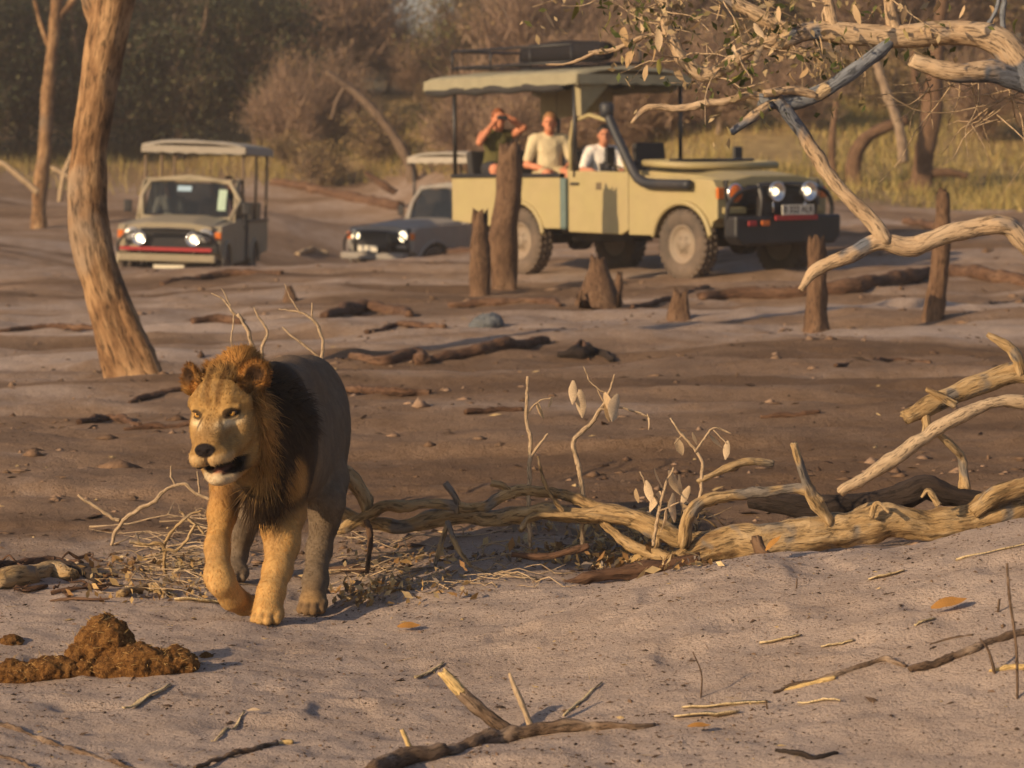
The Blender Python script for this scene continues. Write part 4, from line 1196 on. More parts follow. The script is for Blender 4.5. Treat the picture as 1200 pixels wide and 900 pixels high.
def person(truck, pos, turn, label, skin, hair, shirt, trousers, arms, lean=0.05, sleeveless=False, headyaw=0.0, headdown=0.0, cap=None, group=None, scale=1.0, h=0.0075, look_kind='short'):
    """seated figure: local X forward, Y left, Z up; origin on the seat. arms: per side (elbow, wrist, hand direction)"""
    P = {}
    def v(*a): return np.array(a, float)
    hip = v(0, 0, 0.09); chest = v(-0.02 + lean, 0, 0.42); neck = v(0.0 + lean * 1.4, 0, 0.56); head = v(0.025 + lean * 1.7, 0, 0.70)
    lo, hi = (-0.34, -0.55, -0.60), (0.78, 0.55, 0.95)
    HR = np.array(Matrix.Rotation(headyaw, 3, 'Z') @ Matrix.Rotation(headdown, 3, 'Y'))
    def legs(f, gr, to=1.0, which=(-1, 1)):
        for s in which:
            kn = v(0.45, s * 0.13, 0.08); an = v(0.47, s * 0.13, -0.36)
            f.chain([v(0.0, s * 0.09, 0.08), (v(0.0, s * 0.09, 0.08) * (1 - to) + kn * to)], [0.092 + gr, 0.092 + gr - 0.027 * to], k=0.04)
            if to >= 1.0:
                f.chain([kn, kn * 0.55 + an * 0.45 + v(-0.015, 0, 0), an], [0.062 + gr, 0.058 + gr, 0.042 + gr], k=0.03)
    def torso(f, gr):
        f.ell(hip + v(0, 0, 0.02), (0.125 + gr, 0.175 + gr, 0.12 + gr), k=0.05)
        f.ell(v(lean * 0.5, 0, 0.24), (0.115 + gr, 0.155 + gr, 0.16 + gr), k=0.06)
        f.ell(chest, (0.115 + gr, 0.175 + gr, 0.16 + gr), k=0.06)
        f.chain([chest + v(0, -0.15, 0.09), chest + v(0, 0.15, 0.09)], [0.062 + gr] * 2, k=0.05)
    sh = {s: chest + v(0, s * 0.185, 0.085) for s in (-1, 1)}
    # ---- body
    f = Field(lo, hi, h)
    torso(f, 0); legs(f, 0)
    for s in (-1, 1):
        an = v(0.47, s * 0.13, -0.36)
        f.chain([an, v(0.50, s * 0.13, -0.42), v(0.63, s * 0.14, -0.435)], [0.042, 0.042, 0.032], k=0.02)
        el, wr, hd = [np.asarray(q, float) for q in arms[s]]
        f.chain([sh[s], sh[s] * 0.5 + el * 0.5, el, el * 0.45 + wr * 0.55, wr], [0.056, 0.048, 0.040, 0.036, 0.027], k=0.03)
        d = hd / np.linalg.norm(hd); side = np.cross(d, v(0, 0, 1)); side = side / (np.linalg.norm(side) + 1e-6); up = np.cross(side, d)
        palm = wr + d * 0.05
        f.ell(palm, (0.048, 0.036, 0.017), R=np.stack([d, side, up], 1), k=0.015)
        for i, ln in enumerate((0.052, 0.060, 0.055, 0.042)):
            b = palm + d * 0.038 + side * (i - 1.5) * 0.018
            mid = b + d * ln * 0.6 - up * 0.010; tip = mid + d * ln * 0.4 - up * 0.024
            f.cap(b, mid, 0.0088, 0.0082, k=0.004); f.cap(mid, tip, 0.0082, 0.0072, k=0.004)
        tb = palm - d * 0.01 + side * 0.034 * s
        f.cap(tb, tb + d * 0.030 + side * 0.024 * s - up * 0.012, 0.011, 0.009, k=0.005)
    f.chain([chest + v(0, 0, 0.10), neck, head + v(-0.02, 0, -0.04)], [0.075, 0.056, 0.055], k=0.03)
    def hp(x, y, z): return head + HR @ v(x, y, z)
    f.ell(hp(-0.012, 0, 0.03), (0.098, 0.077, 0.105), R=HR, k=0.02)
    f.ell(hp(0.028, 0, -0.045), (0.062, 0.056, 0.075), R=HR, k=0.03)
    f.cap(hp(0.088, 0, 0.022), hp(0.112, 0, -0.018), 0.010, 0.014, k=0.012)        # nose
    for s in (-1, 1):
        f.ell(hp(0.080, s * 0.031, 0.024), (0.014, 0.017, 0.011), R=HR, k=0.01, op='sub')   # eye socket
        f.ell(hp(0.0, s * 0.080, 0.0), (0.018, 0.012, 0.032), R=HR, k=0.008)               # ear
    f.cap(hp(0.080, -0.02, -0.058), hp(0.080, 0.02, -0.058), 0.008, 0.008, k=0.008)        # lips
    V, Q = f.surface()
    c, s_ = math.cos(turn), math.sin(turn)
    root = empty('person', (0, 0, 0), label, 'person', group)
    wm = truck.matrix_basis
    root.matrix_basis = wm @ Matrix.Translation(pos) @ Matrix.Rotation(turn, 4, 'Z') @ Matrix.Scale(scale, 4)
    add('body', np_mesh('body', V, [Q]), skin, root)
    # eyes
    for s in (-1, 1):
        m = MB(); m.lathe([(0.011 * math.sin(t), 0.011 * math.cos(t)) for t in np.linspace(0.05, 3.09, 7)], 10, 'X', hp(0.074, s * 0.031, 0.024)); m.build('eye', M_HAIR_DK, root)
    # ---- hair
    f = Field(head - 0.22, head + 0.22, h)
    f.ell(hp(-0.022, 0, 0.045), (0.102, 0.086, 0.105), R=HR, k=0.02)
    if look_kind == 'long': f.ell(hp(-0.07, 0, -0.05), (0.06, 0.085, 0.14), R=HR, k=0.04)
    f.ell(hp(0.10, 0, -0.035), (0.11, 0.12, 0.115), R=HR, k=0.02, op='sub')
    if look_kind != 'long': f.ell(hp(-0.01, 0, -0.10), (0.14, 0.14, 0.09), R=HR, k=0.02, op='sub')
    V, Q = f.surface(); V = V + 0.004 * np.stack([fbm(V * 60, 2, i) for i in range(3)], 1)
    add('hair', np_mesh('hair', V, [Q]), hair, root)
    if cap:
        f = Field(head - 0.26, head + 0.26, h)
        f.ell(hp(-0.015, 0, 0.055), (0.112, 0.094, 0.095), R=HR, k=0.01)
        f.ell(hp(0, 0, -0.06), (0.2, 0.2, 0.10), R=HR, k=0.01, op='sub')
        f.ell(hp(0.12, 0, 0.045), (0.085, 0.075, 0.010), R=HR, k=0.015)
        V, Q = f.surface(); add('cap', np_mesh('cap', V, [Q]), cap, root)
    # ---- clothes
    f = Field(lo, hi, h)
    torso(f, 0.014)
    if not sleeveless:
        for s in (-1, 1):
            el = np.asarray(arms[s][0], float); f.chain([sh[s], sh[s] * 0.25 + el * 0.75], [0.072, 0.066], k=0.03)
    f.cap(chest + v(0, 0, 0.10), neck + v(0.01, 0, 0.0), 0.082, 0.066, k=0.02)
    f.ell(neck + v(0.03, 0, 0.05), (0.075, 0.06, 0.07), k=0.01, op='sub')
    if sleeveless:
        for s in (-1, 1): f.ell(sh[s] + v(0, s * 0.05, 0.01), (0.10, 0.075, 0.10), k=0.01, op='sub')
    f.ell(hip + v(0, 0, -0.13), (0.4, 0.4, 0.12), k=0.01, op='sub')
    V, Q = f.surface()
    V = V + 0.006 * np.stack([fbm(V * 13, 3, 20 + i) for i in range(3)], 1)
    add('shirt', np_mesh('shirt', V, [Q]), shirt, root)
    f = Field(lo, hi, h)
    f.ell(hip, (0.145, 0.195, 0.115), k=0.05); legs(f, 0.020, 0.72)
    V, Q = f.surface(); V = V + 0.005 * np.stack([fbm(V * 13, 3, 30 + i) for i in range(3)], 1)
    add('shorts', np_mesh('shorts', V, [Q]), trousers, root)
    return root

SHIRT_CREAM = cloth('cream_cotton', (0.58, 0.49, 0.31)); SHIRT_WHITE = cloth('white_cotton', (0.75, 0.70, 0.62)); SHIRT_OLIVE = cloth('olive_cotton', (0.10, 0.09, 0.035)); SHORT_KHAKI = cloth('khaki_cotton', (0.42, 0.34, 0.20)); SHORT_DARK = cloth('dark_cotton', (0.04, 0.04, 0.045)); SHIRT_PINK = cloth('pale_pink_cotton', (0.62, 0.38, 0.30))
TL = -math.radians(24)     # passengers turn towards the lion on the truck's right
g_p = 'people in the yellow truck'
p1 = person(truckA, (-2.46, -0.46, 1.20), TL, 'person in a dark sleeveless top holding binoculars up to the eyes', M_SKIN_RED, M_HAIR_RED, SHIRT_OLIVE, SHORT_DARK,
       {1: ((0.20, 0.30, 0.60), (0.17, 0.09, 0.745), (-0.1, -0.9, 0.35)), -1: ((0.22, -0.27, 0.42), (0.19, -0.085, 0.66), (-0.1, 0.7, 0.6))}, sleeveless=True, look_kind='long', lean=0.06, headyaw=0.0, group=g_p)
p2 = person(truckA, (-1.42, -0.46, 1.13), TL, 'person in a cream shirt and khaki shorts with hands in the lap', M_SKIN_RED, M_HAIR_SAND, SHIRT_CREAM, SHORT_KHAKI,
       {1: ((0.10, 0.30, 0.22), (0.30, 0.14, 0.16), (0.7, -0.5, -0.1)), -1: ((0.06, -0.29, 0.20), (0.28, -0.13, 0.15), (0.7, 0.5, -0.1))}, lean=0.03, headyaw=-0.4, group=g_p)
p3 = person(truckA, (-0.40, -0.46, 1.0), -math.radians(14), 'driver in a white shirt with an arm over the yellow door', M_SKIN_TAN, M_HAIR_DK, SHIRT_WHITE, SHORT_DARK,
       {1: ((0.16, 0.26, 0.24), (0.36, 0.10, 0.27), (0.8, -0.2, 0.1)), -1: ((0.14, -0.33, 0.26), (0.30, -0.28, 0.27), (0.9, 0.1, -0.2))}, lean=0.04, headyaw=-0.4, scale=0.95, group=g_p)
# binoculars held by p1, a top-level thing
m = MB()
for s in (-1, 1):
    m.lathe([(0.004, 0.0), (0.020, 0.0), (0.022, 0.05), (0.028, 0.07), (0.031, 0.13), (0.024, 0.132), (0.003, 0.125)], 14, 'X', (0, s * 0.034, 0))
m.box((0.06, 0, 0.0), (0.05, 0.05, 0.022))
bn = m.build('binoculars', M_PLASTIC, None, label='black binoculars held to the eyes of the person in the sleeveless top', cat='binoculars')
bn.matrix_basis = p1.matrix_basis @ Matrix.Translation((0.215, 0, 0.725))
# dark camera on the driver's chest
m = MB(); m.box((0, 0, 0), (0.07, 0.15, 0.10)); m.lathe([(0.045, 0.03), (0.045, 0.14), (0.036, 0.145), (0.004, 0.12)], 16, 'X')
m.box((0, 0, 0.06), (0.05, 0.06, 0.03))
cm = m.build('photo_camera', M_PLASTIC, None, smooth=False, label='black camera held by the driver in the white shirt', cat='camera')
cm.matrix_basis = p3.matrix_basis @ Matrix.Translation((0.23, -0.05, 0.31))
# people in the far trucks
g_b = 'people in the olive truck'
person(truckB, (-0.26, -0.40, 1.02), 0.1, 'driver behind the windscreen of the olive truck', M_SKIN_TAN, M_HAIR_DK, SHIRT_WHITE, SHORT_DARK,
       {1: ((0.20, 0.26, 0.24), (0.40, 0.12, 0.26), (0.9, -0.2, 0.1)), -1: ((0.20, -0.26, 0.24), (0.40, -0.12, 0.26), (0.9, 0.2, 0.1))}, h=0.011, group=g_b)
person(truckB, (-0.26, 0.38, 1.02), -0.1, 'passenger in pink beside the driver of the olive truck', M_SKIN_RED, M_HAIR_SAND, SHIRT_PINK, SHORT_KHAKI,
       {1: ((0.10, 0.30, 0.22), (0.30, 0.14, 0.16), (0.7, -0.5, -0.1)), -1: ((0.06, -0.29, 0.20), (0.28, -0.13, 0.15), (0.7, 0.5, -0.1))}, h=0.011, group=g_b)
person(truckB, (-1.12, 0.46, 1.13), 0.2, 'passenger in dark clothes under the grey canopy of the olive truck', M_SKIN_TAN, M_HAIR_DK, SHORT_DARK, SHORT_KHAKI,
       {1: ((0.10, 0.30, 0.22), (0.30, 0.14, 0.16), (0.7, -0.5, -0.1)), -1: ((0.06, -0.29, 0.20), (0.28, -0.13, 0.15), (0.7, 0.5, -0.1))}, h=0.011, group=g_b)
person(truckC, (-0.26, -0.40, 1.02), 0.1, 'driver behind the windscreen of the blue grey truck', M_SKIN_BR, M_HAIR_DK, SHORT_DARK, SHORT_DARK,
       {1: ((0.20, 0.26, 0.24), (0.40, 0.12, 0.26), (0.9, -0.2, 0.1)), -1: ((0.20, -0.26, 0.24), (0.40, -0.12, 0.26), (0.9, 0.2, 0.1))}, h=0.011)
# dark bed roll on the roof rack
m = MB(); mw = truckA.matrix_basis
m.tube([(-2.55, 0.1, 2.72), (-1.7, 0.12, 2.735), (-0.95, 0.1, 2.715)], [0.13, 0.145, 0.12], k=14, rough=0.06, step=0.08)
o = m.build('bed_roll', cloth('black_canvas', (0.018, 0.017, 0.02)), None, label='black bed roll lying on the roof rack of the yellow truck', cat='bed roll'); o.matrix_basis = mw
# ================================================================== DEAD WOOD, STUMPS, TREES NEARBY
W_TRUNK = wood_mat('weathered_trunk', [(0.36, (0.06, 0.03, 0.015)), (0.47, (0.22, 0.12, 0.055)), (0.60, (0.42, 0.26, 0.13))], scale=15, patch=(0.30, 0.22, 0.15), patch_scale=1.6, pr=(0.52, 0.68), bump=1.0)
W_PALE = wood_mat('barkless_pale_wood', [(0.34, (0.13, 0.07, 0.03)), (0.47, (0.42, 0.28, 0.13)), (0.65, (0.60, 0.45, 0.27))], scale=30, patch=(0.22, 0.19, 0.16), patch_scale=6.0, pr=(0.54, 0.62), bump=1.0)
W_CREAM = wood_mat('peeling_cream_bark', [(0.25, (0.22, 0.125, 0.065)), (0.45, (0.46, 0.325, 0.20)), (0.7, (0.60, 0.46, 0.31))], scale=30, patch=(0.13, 0.14, 0.165), patch_scale=2.6, pr=(0.56, 0.62), bump=0.8)
W_GREYP = wood_mat('grey_bark_branch', [(0.3, (0.11, 0.118, 0.13)), (0.6, (0.22, 0.235, 0.26))], scale=30, patch=(0.50, 0.37, 0.22), patch_scale=5.5, pr=(0.58, 0.62), bump=0.7)
W_STUMP = wood_mat('brown_stump', [(0.3, (0.055, 0.030, 0.018)), (0.5, (0.16, 0.092, 0.052)), (0.7, (0.26, 0.165, 0.10))], scale=30, bump=1.0)
W_LOG = wood_mat('brown_log', [(0.3, (0.045, 0.024, 0.015)), (0.5, (0.135, 0.072, 0.042)), (0.7, (0.24, 0.145, 0.088))], scale=30, bump=1.0)
W_CHAR = wood_mat('charred_log', [(0.3, (0.012, 0.009, 0.008)), (0.6, (0.05, 0.035, 0.028))], scale=30, bump=1.0)
W_TWIG = wood_mat('dry_twig', [(0.3, (0.28, 0.19, 0.11)), (0.6, (0.52, 0.39, 0.25))], scale=60, bump=0.4)
W_DARK = wood_mat('dusty_dark_stick', [(0.3, (0.06, 0.038, 0.025)), (0.5, (0.17, 0.11, 0.07)), (0.7, (0.32, 0.23, 0.16))], scale=60, patch=(0.34, 0.25, 0.18), patch_scale=9, pr=(0.5, 0.7), bump=0.8)
W_FRESH = wood_mat('split_wood', [(0.3, (0.45, 0.30, 0.11)), (0.6, (0.66, 0.47, 0.21))], scale=60, bump=0.5)

def pxpath(pts):
    """(px, py, distance, radius in photo pixels) -> world points and radii"""
    P = np.array([at(a, b, d) for a, b, d, r in pts]); R = np.array([r * d / FPX for a, b, d, r in pts])
    return P, R
def limb_mesh(name, P, R, origin, k=12, step=None, rough=0.18, freq=None, seed=0, ragged=0.3, wob=0.0, lobes=0):
    P = np.array(P, float); R = np.array(R, float)
    freq = freq or 0.55 / float(np.mean(R))
    Ps, Rs = spline(P, R, step or max(0.006, float(np.mean(R)) * 0.55))
    if wob:
        Ps = Ps + wob * R.mean() * np.stack([fbm(Ps * (0.55 / max(R.mean(), 0.004)) * 0.25, 3, seed + 50 + i) for i in range(3)], 1)
    V, F, T, G = tube_np(Ps, Rs, k, rough, freq, lobes, seed, True, ragged)
    return np_mesh(name, V - np.asarray(origin), [F, T], {'grain': G})

def wooden(name, label, cat, mat, limbs, group=None, ground_first=True):
    """limbs: list of (part name, pixel path or world path, options). One limb -> one mesh, else an Empty with parts"""
    paths = []
    for pn, pts, kw in limbs:
        kw = dict(kw); mt = kw.pop('mat', mat)
        if kw.pop('world', False): P, R = np.array([p[:3] for p in pts]), np.array([p[3] for p in pts])
        else: P, R = pxpath(pts)
        paths.append((pn, P, R, mt, kw))
    o = paths[0][1][0].copy()
    if ground_first: o[2] = gz(o[0], o[1])
    if len(paths) == 1:
        pn, P, R, mt, kw = paths[0]
        return add(name, limb_mesh(name, P, R, o, **kw), mt, None, label, cat, group, loc=o)
    root = empty(name, o, label, cat, group)
    for i, (pn, P, R, mt, kw) in enumerate(paths):
        kw.setdefault('seed', i + 1)
        add(pn, limb_mesh(pn, P, R, o, **kw), mt, root)
    return root

# ---- left foreground trunk
D = 20.6
wooden('dead_tree', 'tall barkless bare tree trunk leaning with a swollen split base', 'tree', W_TRUNK, [
    ('trunk', [(158, 462, D, 36), (156, 440, D, 31), (142, 400, D, 28), (122, 340, D, 25), (109, 290, D, 22.5), (103, 240, D, 21), (105, 180, D, 22), (113, 120, D, 22), (123, 60, D, 22.5), (133, 5, D, 24), (142, -50, D, 20), (150, -130, D + .2, 17)], dict(k=26, rough=0.09, freq=2.6, lobes=3, step=0.03)),
    ('root_flare', [(186, 458, D - .1, 12), (170, 420, D - .08, 15), (150, 375, D - .06, 14), (132, 330, D - .02, 9)], dict(k=12, rough=0.15)),
    ('limb', [(120, 40, D, 11), (108, 5, D, 10), (96, -40, D, 9), (70, -120, D + .2, 7)], dict(k=12)),
    ('limb', [(146, -80, D, 13), (175, -140, D + .1, 10), (220, -230, D + .3, 7)], dict(k=12)),
    ('limb', [(150, -125, D + .2, 14), (140, -220, D + .3, 10), (120, -330, D + .3, 6)], dict(k=12))])
# knots
# ---- thin trunk further left
D = 45.0
b = gpt(47, 268); D = depth_of(b)
wooden('bare_tree', 'slim bare tree trunk forking near the top, behind the leaning trunk', 'tree', W_TRUNK, [
    ('trunk', [(45, 275, D, 9.5), (46, 240, D, 9), (52, 180, D, 8), (57, 100, D, 7.5), (64, 30, D, 7), (68, -20, D, 6), (70, -80, D, 5)], dict(k=14, rough=0.12, step=0.15)),
    ('limb', [(65, 25, D, 4.5), (80, 8, D, 4), (98, -18, D, 3.5), (120, -60, D, 3)], dict(k=10)),
    ('limb', [(60, 60, D, 3), (48, 30, D, 2.5), (40, 0, D, 2)], dict(k=8))])
# ---- pale fallen limbs left
for i, (pp, lab) in enumerate([
    ([(-30, 178, 2), (0, 190, 3), (22, 206, 3.5), (45, 226, 3.5)], 'pale fallen limb sloping down to the foot of the slim tree'),
    ([(70, 236, 3), (74, 208, 3.5), (82, 188, 3.5), (96, 158, 2.5)], 'pale crooked limb rising between the slim tree and the leaning trunk'),
    ([(60, 196, 2.5), (78, 206, 3), (100, 222, 3), (122, 240, 2.5)], 'pale limb lying between the slim tree and the leaning trunk')]):
    d = 50.0
    wooden('fallen_limb', lab, 'branch', W_TWIG, [('limb', [(a, b_, d, r) for a, b_, r in pp], dict(k=8, rough=0.2))], 'fallen limbs under the left trees', ground_first=False)

# ---- stumps and posts
def post(base, top, r0, r1, label, name='stump', mat=W_STUMP, mids=(), **kw):
    g = gpt(*base); d = depth_of(g)
    pts = [(base[0], base[1] + 8, d, r0 * 1.12), (base[0], base[1] - 2, d, r0)] + [(a, b_, d, r) for a, b_, r in mids] + [(top[0], top[1], d, r1)]
    args = dict(k=18, rough=0.16, ragged=1.4, lobes=4); args.update(kw)
    P, R = pxpath(pts)
    o = g.copy()
    return add(name, limb_mesh(name, P, R, o, **args), mat, None, label, 'stump', 'dead stumps on the flat', loc=o)
post((592, 337), (597, 178), 17, 12.5, 'tall straight dead trunk stub in front of the yellow truck body', mids=((590, 280, 15.5), (596, 220, 13.5)), seed=3)
post((562, 347), (563, 256), 12.5, 9, 'short leaning stump beside the tall stub and the rear wheel', mids=((562, 300, 11.5),), seed=4)
post((702, 358), (700, 306), 30, 9, 'low wide tapering stump below the yellow truck door', mids=((702, 335, 21),), seed=5, lobes=3)
post((723, 357), (726, 322), 8, 4, 'narrow spike of wood beside the low wide stump', seed=6)
post((795, 374), (797, 346), 15, 8, 'small rotten stump below the front wheel of the yellow truck', mids=((796, 360, 12),), seed=7)
post((957, 388), (957, 285), 12.5, 9.5, 'upright stump under the tip of the overhanging branch', mids=((957, 340, 11.5),), seed=8)
post((1093, 373), (1105, 228), 13.5, 8, 'slender upright post on the dusty flat right of the yellow truck', mids=((1099, 330, 11.5), (1104, 280, 9)), seed=9)
post((340, 352), (338, 338), 10, 4, 'tiny dark stump behind the lion twigs', seed=10)

# ---- logs lying on the flat
def lying(pts, label, mat=W_LOG, name='log', cat='log', group='logs on the flat', k=12, rough=0.2, lift=0.35, **kw):
    """(px, py, radius px) lying on the ground under those pixels"""
    P, R = [], []
    for a, b_, r in pts:
        g = gpt(a, b_); d = depth_of(g); rr = r * d / FPX
        P.append(g + np.array([0, 0, rr * lift])); R.append(rr)
    o = P[0].copy(); args = dict(ragged=0.7, wob=0.5); args.update(kw)
    return add(name, limb_mesh(name, P, R, o, k=k, rough=rough, **args), mat, None, label, cat, group, loc=o)
lying([(822, 352, 6), (860, 352, 8), (920, 350, 8), (1000, 341, 9), (1060, 331, 9), (1090, 325, 7)], 'long reddish log between the two posts right of the truck', seed=1)
lying([(1110, 322, 8), (1150, 328, 9), (1215, 338, 9), (1300, 340, 8)], 'reddish log behind the slender post', seed=2)
lying([(415, 420, 5), (450, 428, 7), (487, 420, 11), (498, 428, 9)], 'thick knotted log end on the flat behind the lion', seed=3)
lying([(498, 426, 6), (540, 420, 7), (590, 408, 8), (640, 402, 5)], 'low log stretching from the knotted log end to the right', seed=4)
lying([(525, 360, 4), (580, 358, 6), (640, 356, 5), (655, 360, 3)], 'low log in front of the short leaning stump', seed=5)
lying([(380, 372, 6), (420, 366, 9), (465, 368, 8), (480, 372, 5)], 'rough log heap on the flat below the blue grey truck', seed=6)
lying([(655, 420, 4), (680, 420, 9), (700, 415, 8), (720, 425, 4)], 'dark broken root clump on the brown soil', mat=W_CHAR, seed=7)
lying([(668, 416, 2.5), (682, 402, 3), (690, 425, 2)], 'upright splinter on the dark root clump', seed=8)
lying([(150, 472, 3), (185, 464, 5), (215, 458, 4)], 'brown stick by the lion\'s right ear', seed=9)
lying([(95, 497, 4), (130, 492, 5), (165, 500, 3)], 'thin brown log left of the lion\'s head', seed=10)
lying([(145, 505, 3), (190, 502, 4), (240, 498, 4)], 'dark stick touching the lion\'s cheek in view', seed=11)
lying([(545, 487, 3), (580, 483, 4), (612, 482, 3)], 'short dark stick on the brown soil', seed=12)
lying([(893, 491, 3), (925, 489, 4), (960, 485, 3)], 'short dark stick on the brown soil under the overhanging branch', seed=13)
lying([(225, 380, 5), (255, 378, 6), (285, 380, 4)], 'dark log stub behind the lion\'s head', seed=14)
lying([(440, 302, 3), (500, 300, 4), (560, 296, 4)], 'thin log below the nose of the blue grey truck', seed=15)
lying([(190, 335, 4), (260, 326, 5), (330, 322, 4)], 'thin log on the rise below the olive truck', seed=16)
lying([(400, 458, 3), (450, 462, 5), (505, 462, 4)], 'half buried log right of the lion\'s back', seed=17)
lying([(740, 362, 3), (790, 352, 3), (830, 338, 3)], 'stick leaning towards the front wheel of the yellow truck', seed=18)
lying([(1060, 262, 4), (1120, 268, 4), (1190, 262, 4)], 'thin log on the flat beyond the slender post', seed=19)
lying([(318, 216, 5), (370, 226, 6), (420, 236, 7), (470, 246, 6)], 'dark fallen trunk along the foot of the grass bank', seed=20)
lying([(350, 300, 3), (365, 296, 4), (385, 300, 3)], 'pale bit of wood on the track between the far trucks', mat=W_TWIG, seed=21)
lying([(0, 390, 3), (60, 384, 4), (120, 388, 3)], 'thin stick left of the leaning trunk', seed=22)
lying([(430, 392, 3), (470, 384, 4), (520, 386, 3)], 'thin stick between the log heap and the knotted log end', seed=23)
lying([(980, 430, 2.5), (1040, 424, 3.5), (1090, 426, 2.5)], 'thin stick on the flat below the slender post', seed=24)
# blue stone
def stone(px, py, wpx, hpx, label, col):
    g = gpt(px, py); d = depth_of(g); s = d / FPX
    f = Field((-wpx * s, -wpx * s, -hpx * s), (wpx * s, wpx * s, hpx * s * 1.6), wpx * s / 14)
    f.ell((0, 0, hpx * s * 0.3), (wpx * s * 0.5, wpx * s * 0.42, hpx * s * 0.75)); f.ell((-wpx * s * .3, 0, 0), (wpx * s * 0.4, wpx * s * 0.3, hpx * s * 0.5), k=0.05)
    V, Q = f.surface(); V = V + 0.12 * hpx * s * np.stack([fbm(V * 9 / (wpx * s), 3, i) for i in range(3)], 1)
    add('stone', np_mesh('stone', V, [Q]), plain_mat('blue_grey_stone', col, 0.8, bump=0.5, bscale=30), None, label, 'stone', loc=g)
stone(573, 384, 34, 15, 'blue grey rounded stone on the flat', (0.10, 0.11, 0.12))

# ---- the fallen tree behind the near bank
D = 11.75
tangle = [
    ('trunk', [(1330, 580, 11.9, 18), (1200, 594, 11.8, 19), (1120, 608, 11.75, 20), (1000, 622, 11.7, 20), (900, 636, 11.65, 19), (840, 648, 11.65, 18), (792, 660, 11.65, 14)], dict(k=24, rough=0.22, wob=0.5, ragged=0.9, step=0.012)),
    ('branch', [(860, 634, 11.7, 13), (790, 628, 11.75, 12), (735, 612, 11.8, 11), (680, 600, 11.85, 10), (620, 597, 11.9, 10), (560, 606, 12, 9), (500, 612, 12, 9), (430, 610, 12.05, 8), (398, 598, 12.1, 7)], dict(k=14, rough=0.2, wob=0.6)),
    ('branch', [(395, 618, 11.95, 6), (440, 600, 11.95, 6.5), (500, 594, 11.9, 6), (560, 590, 11.9, 6), (605, 576, 11.9, 7), (650, 577, 11.9, 7), (700, 592, 11.85, 7), (760, 606, 11.8, 7)], dict(k=12, rough=0.22, wob=0.7)),
    ('branch', [(433, 602, 12, 8), (424, 578, 11.98, 8), (408, 556, 11.95, 8.5), (395, 548, 11.9, 7)], dict(k=12, rough=0.2)),
    ('stub', [(605, 580, 11.9, 6), (590, 570, 11.88, 5), (576, 566, 11.88, 4)], dict()),
    ('stub', [(536, 600, 11.9, 5), (534, 584, 11.88, 4.5), (522, 566, 11.88, 4)], dict()),
    ('stub', [(972, 612, 11.65, 9), (948, 575, 11.6, 7), (930, 520, 11.55, 5)], dict(k=12)),
    ('branch', [(800, 640, 11.6, 7), (812, 600, 11.58, 7), (835, 583, 11.6, 7), (880, 577, 11.6, 7), (940, 574, 11.6, 6), (962, 588, 11.62, 6)], dict(k=12, rough=0.2, wob=0.4)),
    ('branch', [(818, 565, 11.6, 4), (845, 552, 11.62, 4.5), (875, 541, 11.65, 5), (906, 543, 11.68, 4)], dict(k=10)),
    ('stub', [(886, 632, 11.45, 8), (893, 648, 11.4, 7), (905, 655, 11.4, 5)], dict(mat=W_STUMP)),
    ('branch', [(700, 606, 11.8, 5), (740, 640, 11.7, 5.5), (790, 655, 11.6, 6)], dict(k=10, rough=0.25)),
    ('branch', [(610, 622, 11.7, 3), (625, 605, 11.75, 3.5), (680, 605, 11.75, 4), (745, 612, 11.75, 4)], dict(k=8)),
    ('branch', [(525, 612, 11.8, 3.5), (535, 640, 11.72, 3), (552, 664, 11.7, 2.5)], dict(k=8)),
    ('branch', [(525, 612, 11.8, 3.5), (516, 640, 11.75, 3), (510, 662, 11.7, 2.5)], dict(k=8)),
    ('branch', [(430, 610, 11.9, 4), (434, 632, 11.85, 3.5), (430, 672, 11.8, 2.5)], dict(k=8, mat=W_STUMP)),
    ('branch', [(660, 600, 11.8, 3), (640, 570, 11.8, 2.4), (630, 535, 11.8, 1.6)], dict(k=7)),
    ('branch', [(760, 600, 11.8, 3), (770, 640, 11.7, 3), (735, 672, 11.6, 3)], dict(k=8)),
    ('branch', [(690, 640, 11.6, 4), (640, 652, 11.65, 4), (600, 650, 11.7, 3)], dict(k=8, mat=W_LOG)),
    ('branch', [(820, 655, 11.5, 8), (770, 665, 11.5, 9), (700, 676, 11.45, 8), (645, 692, 11.4, 5)], dict(k=12, rough=0.25, mat=W_LOG)),
    ('branch', [(1140, 600, 11.7, 9), (1170, 580, 11.68, 11), (1215, 566, 11.7, 12)], dict(k=12)),
    ('stub', [(1020, 606, 11.6, 4), (1028, 590, 11.6, 3), (1042, 600, 11.58, 2)], dict(k=7)),
    ('stub', [(1100, 592, 11.6, 4), (1088, 575, 11.6, 3), (1080, 583, 11.6, 2)], dict(k=7))]
tree_fallen = wooden('fallen_tree', 'pale fallen dead tree with broken branches along the near sand bank', 'fallen tree', W_PALE, tangle, ground_first=False)
wooden('charred_log', 'blackened charred log lying behind the pale fallen tree', 'log', W_CHAR, [
    ('log', [(880, 584, 12.3, 12), (950, 594, 12.25, 13), (1020, 590, 12.25, 14), (1060, 582, 12.25, 15), (1085, 572, 12.25, 14), (1110, 580, 12.25, 15), (1160, 592, 12.25, 12)], dict(k=14, rough=0.25))], ground_first=False)
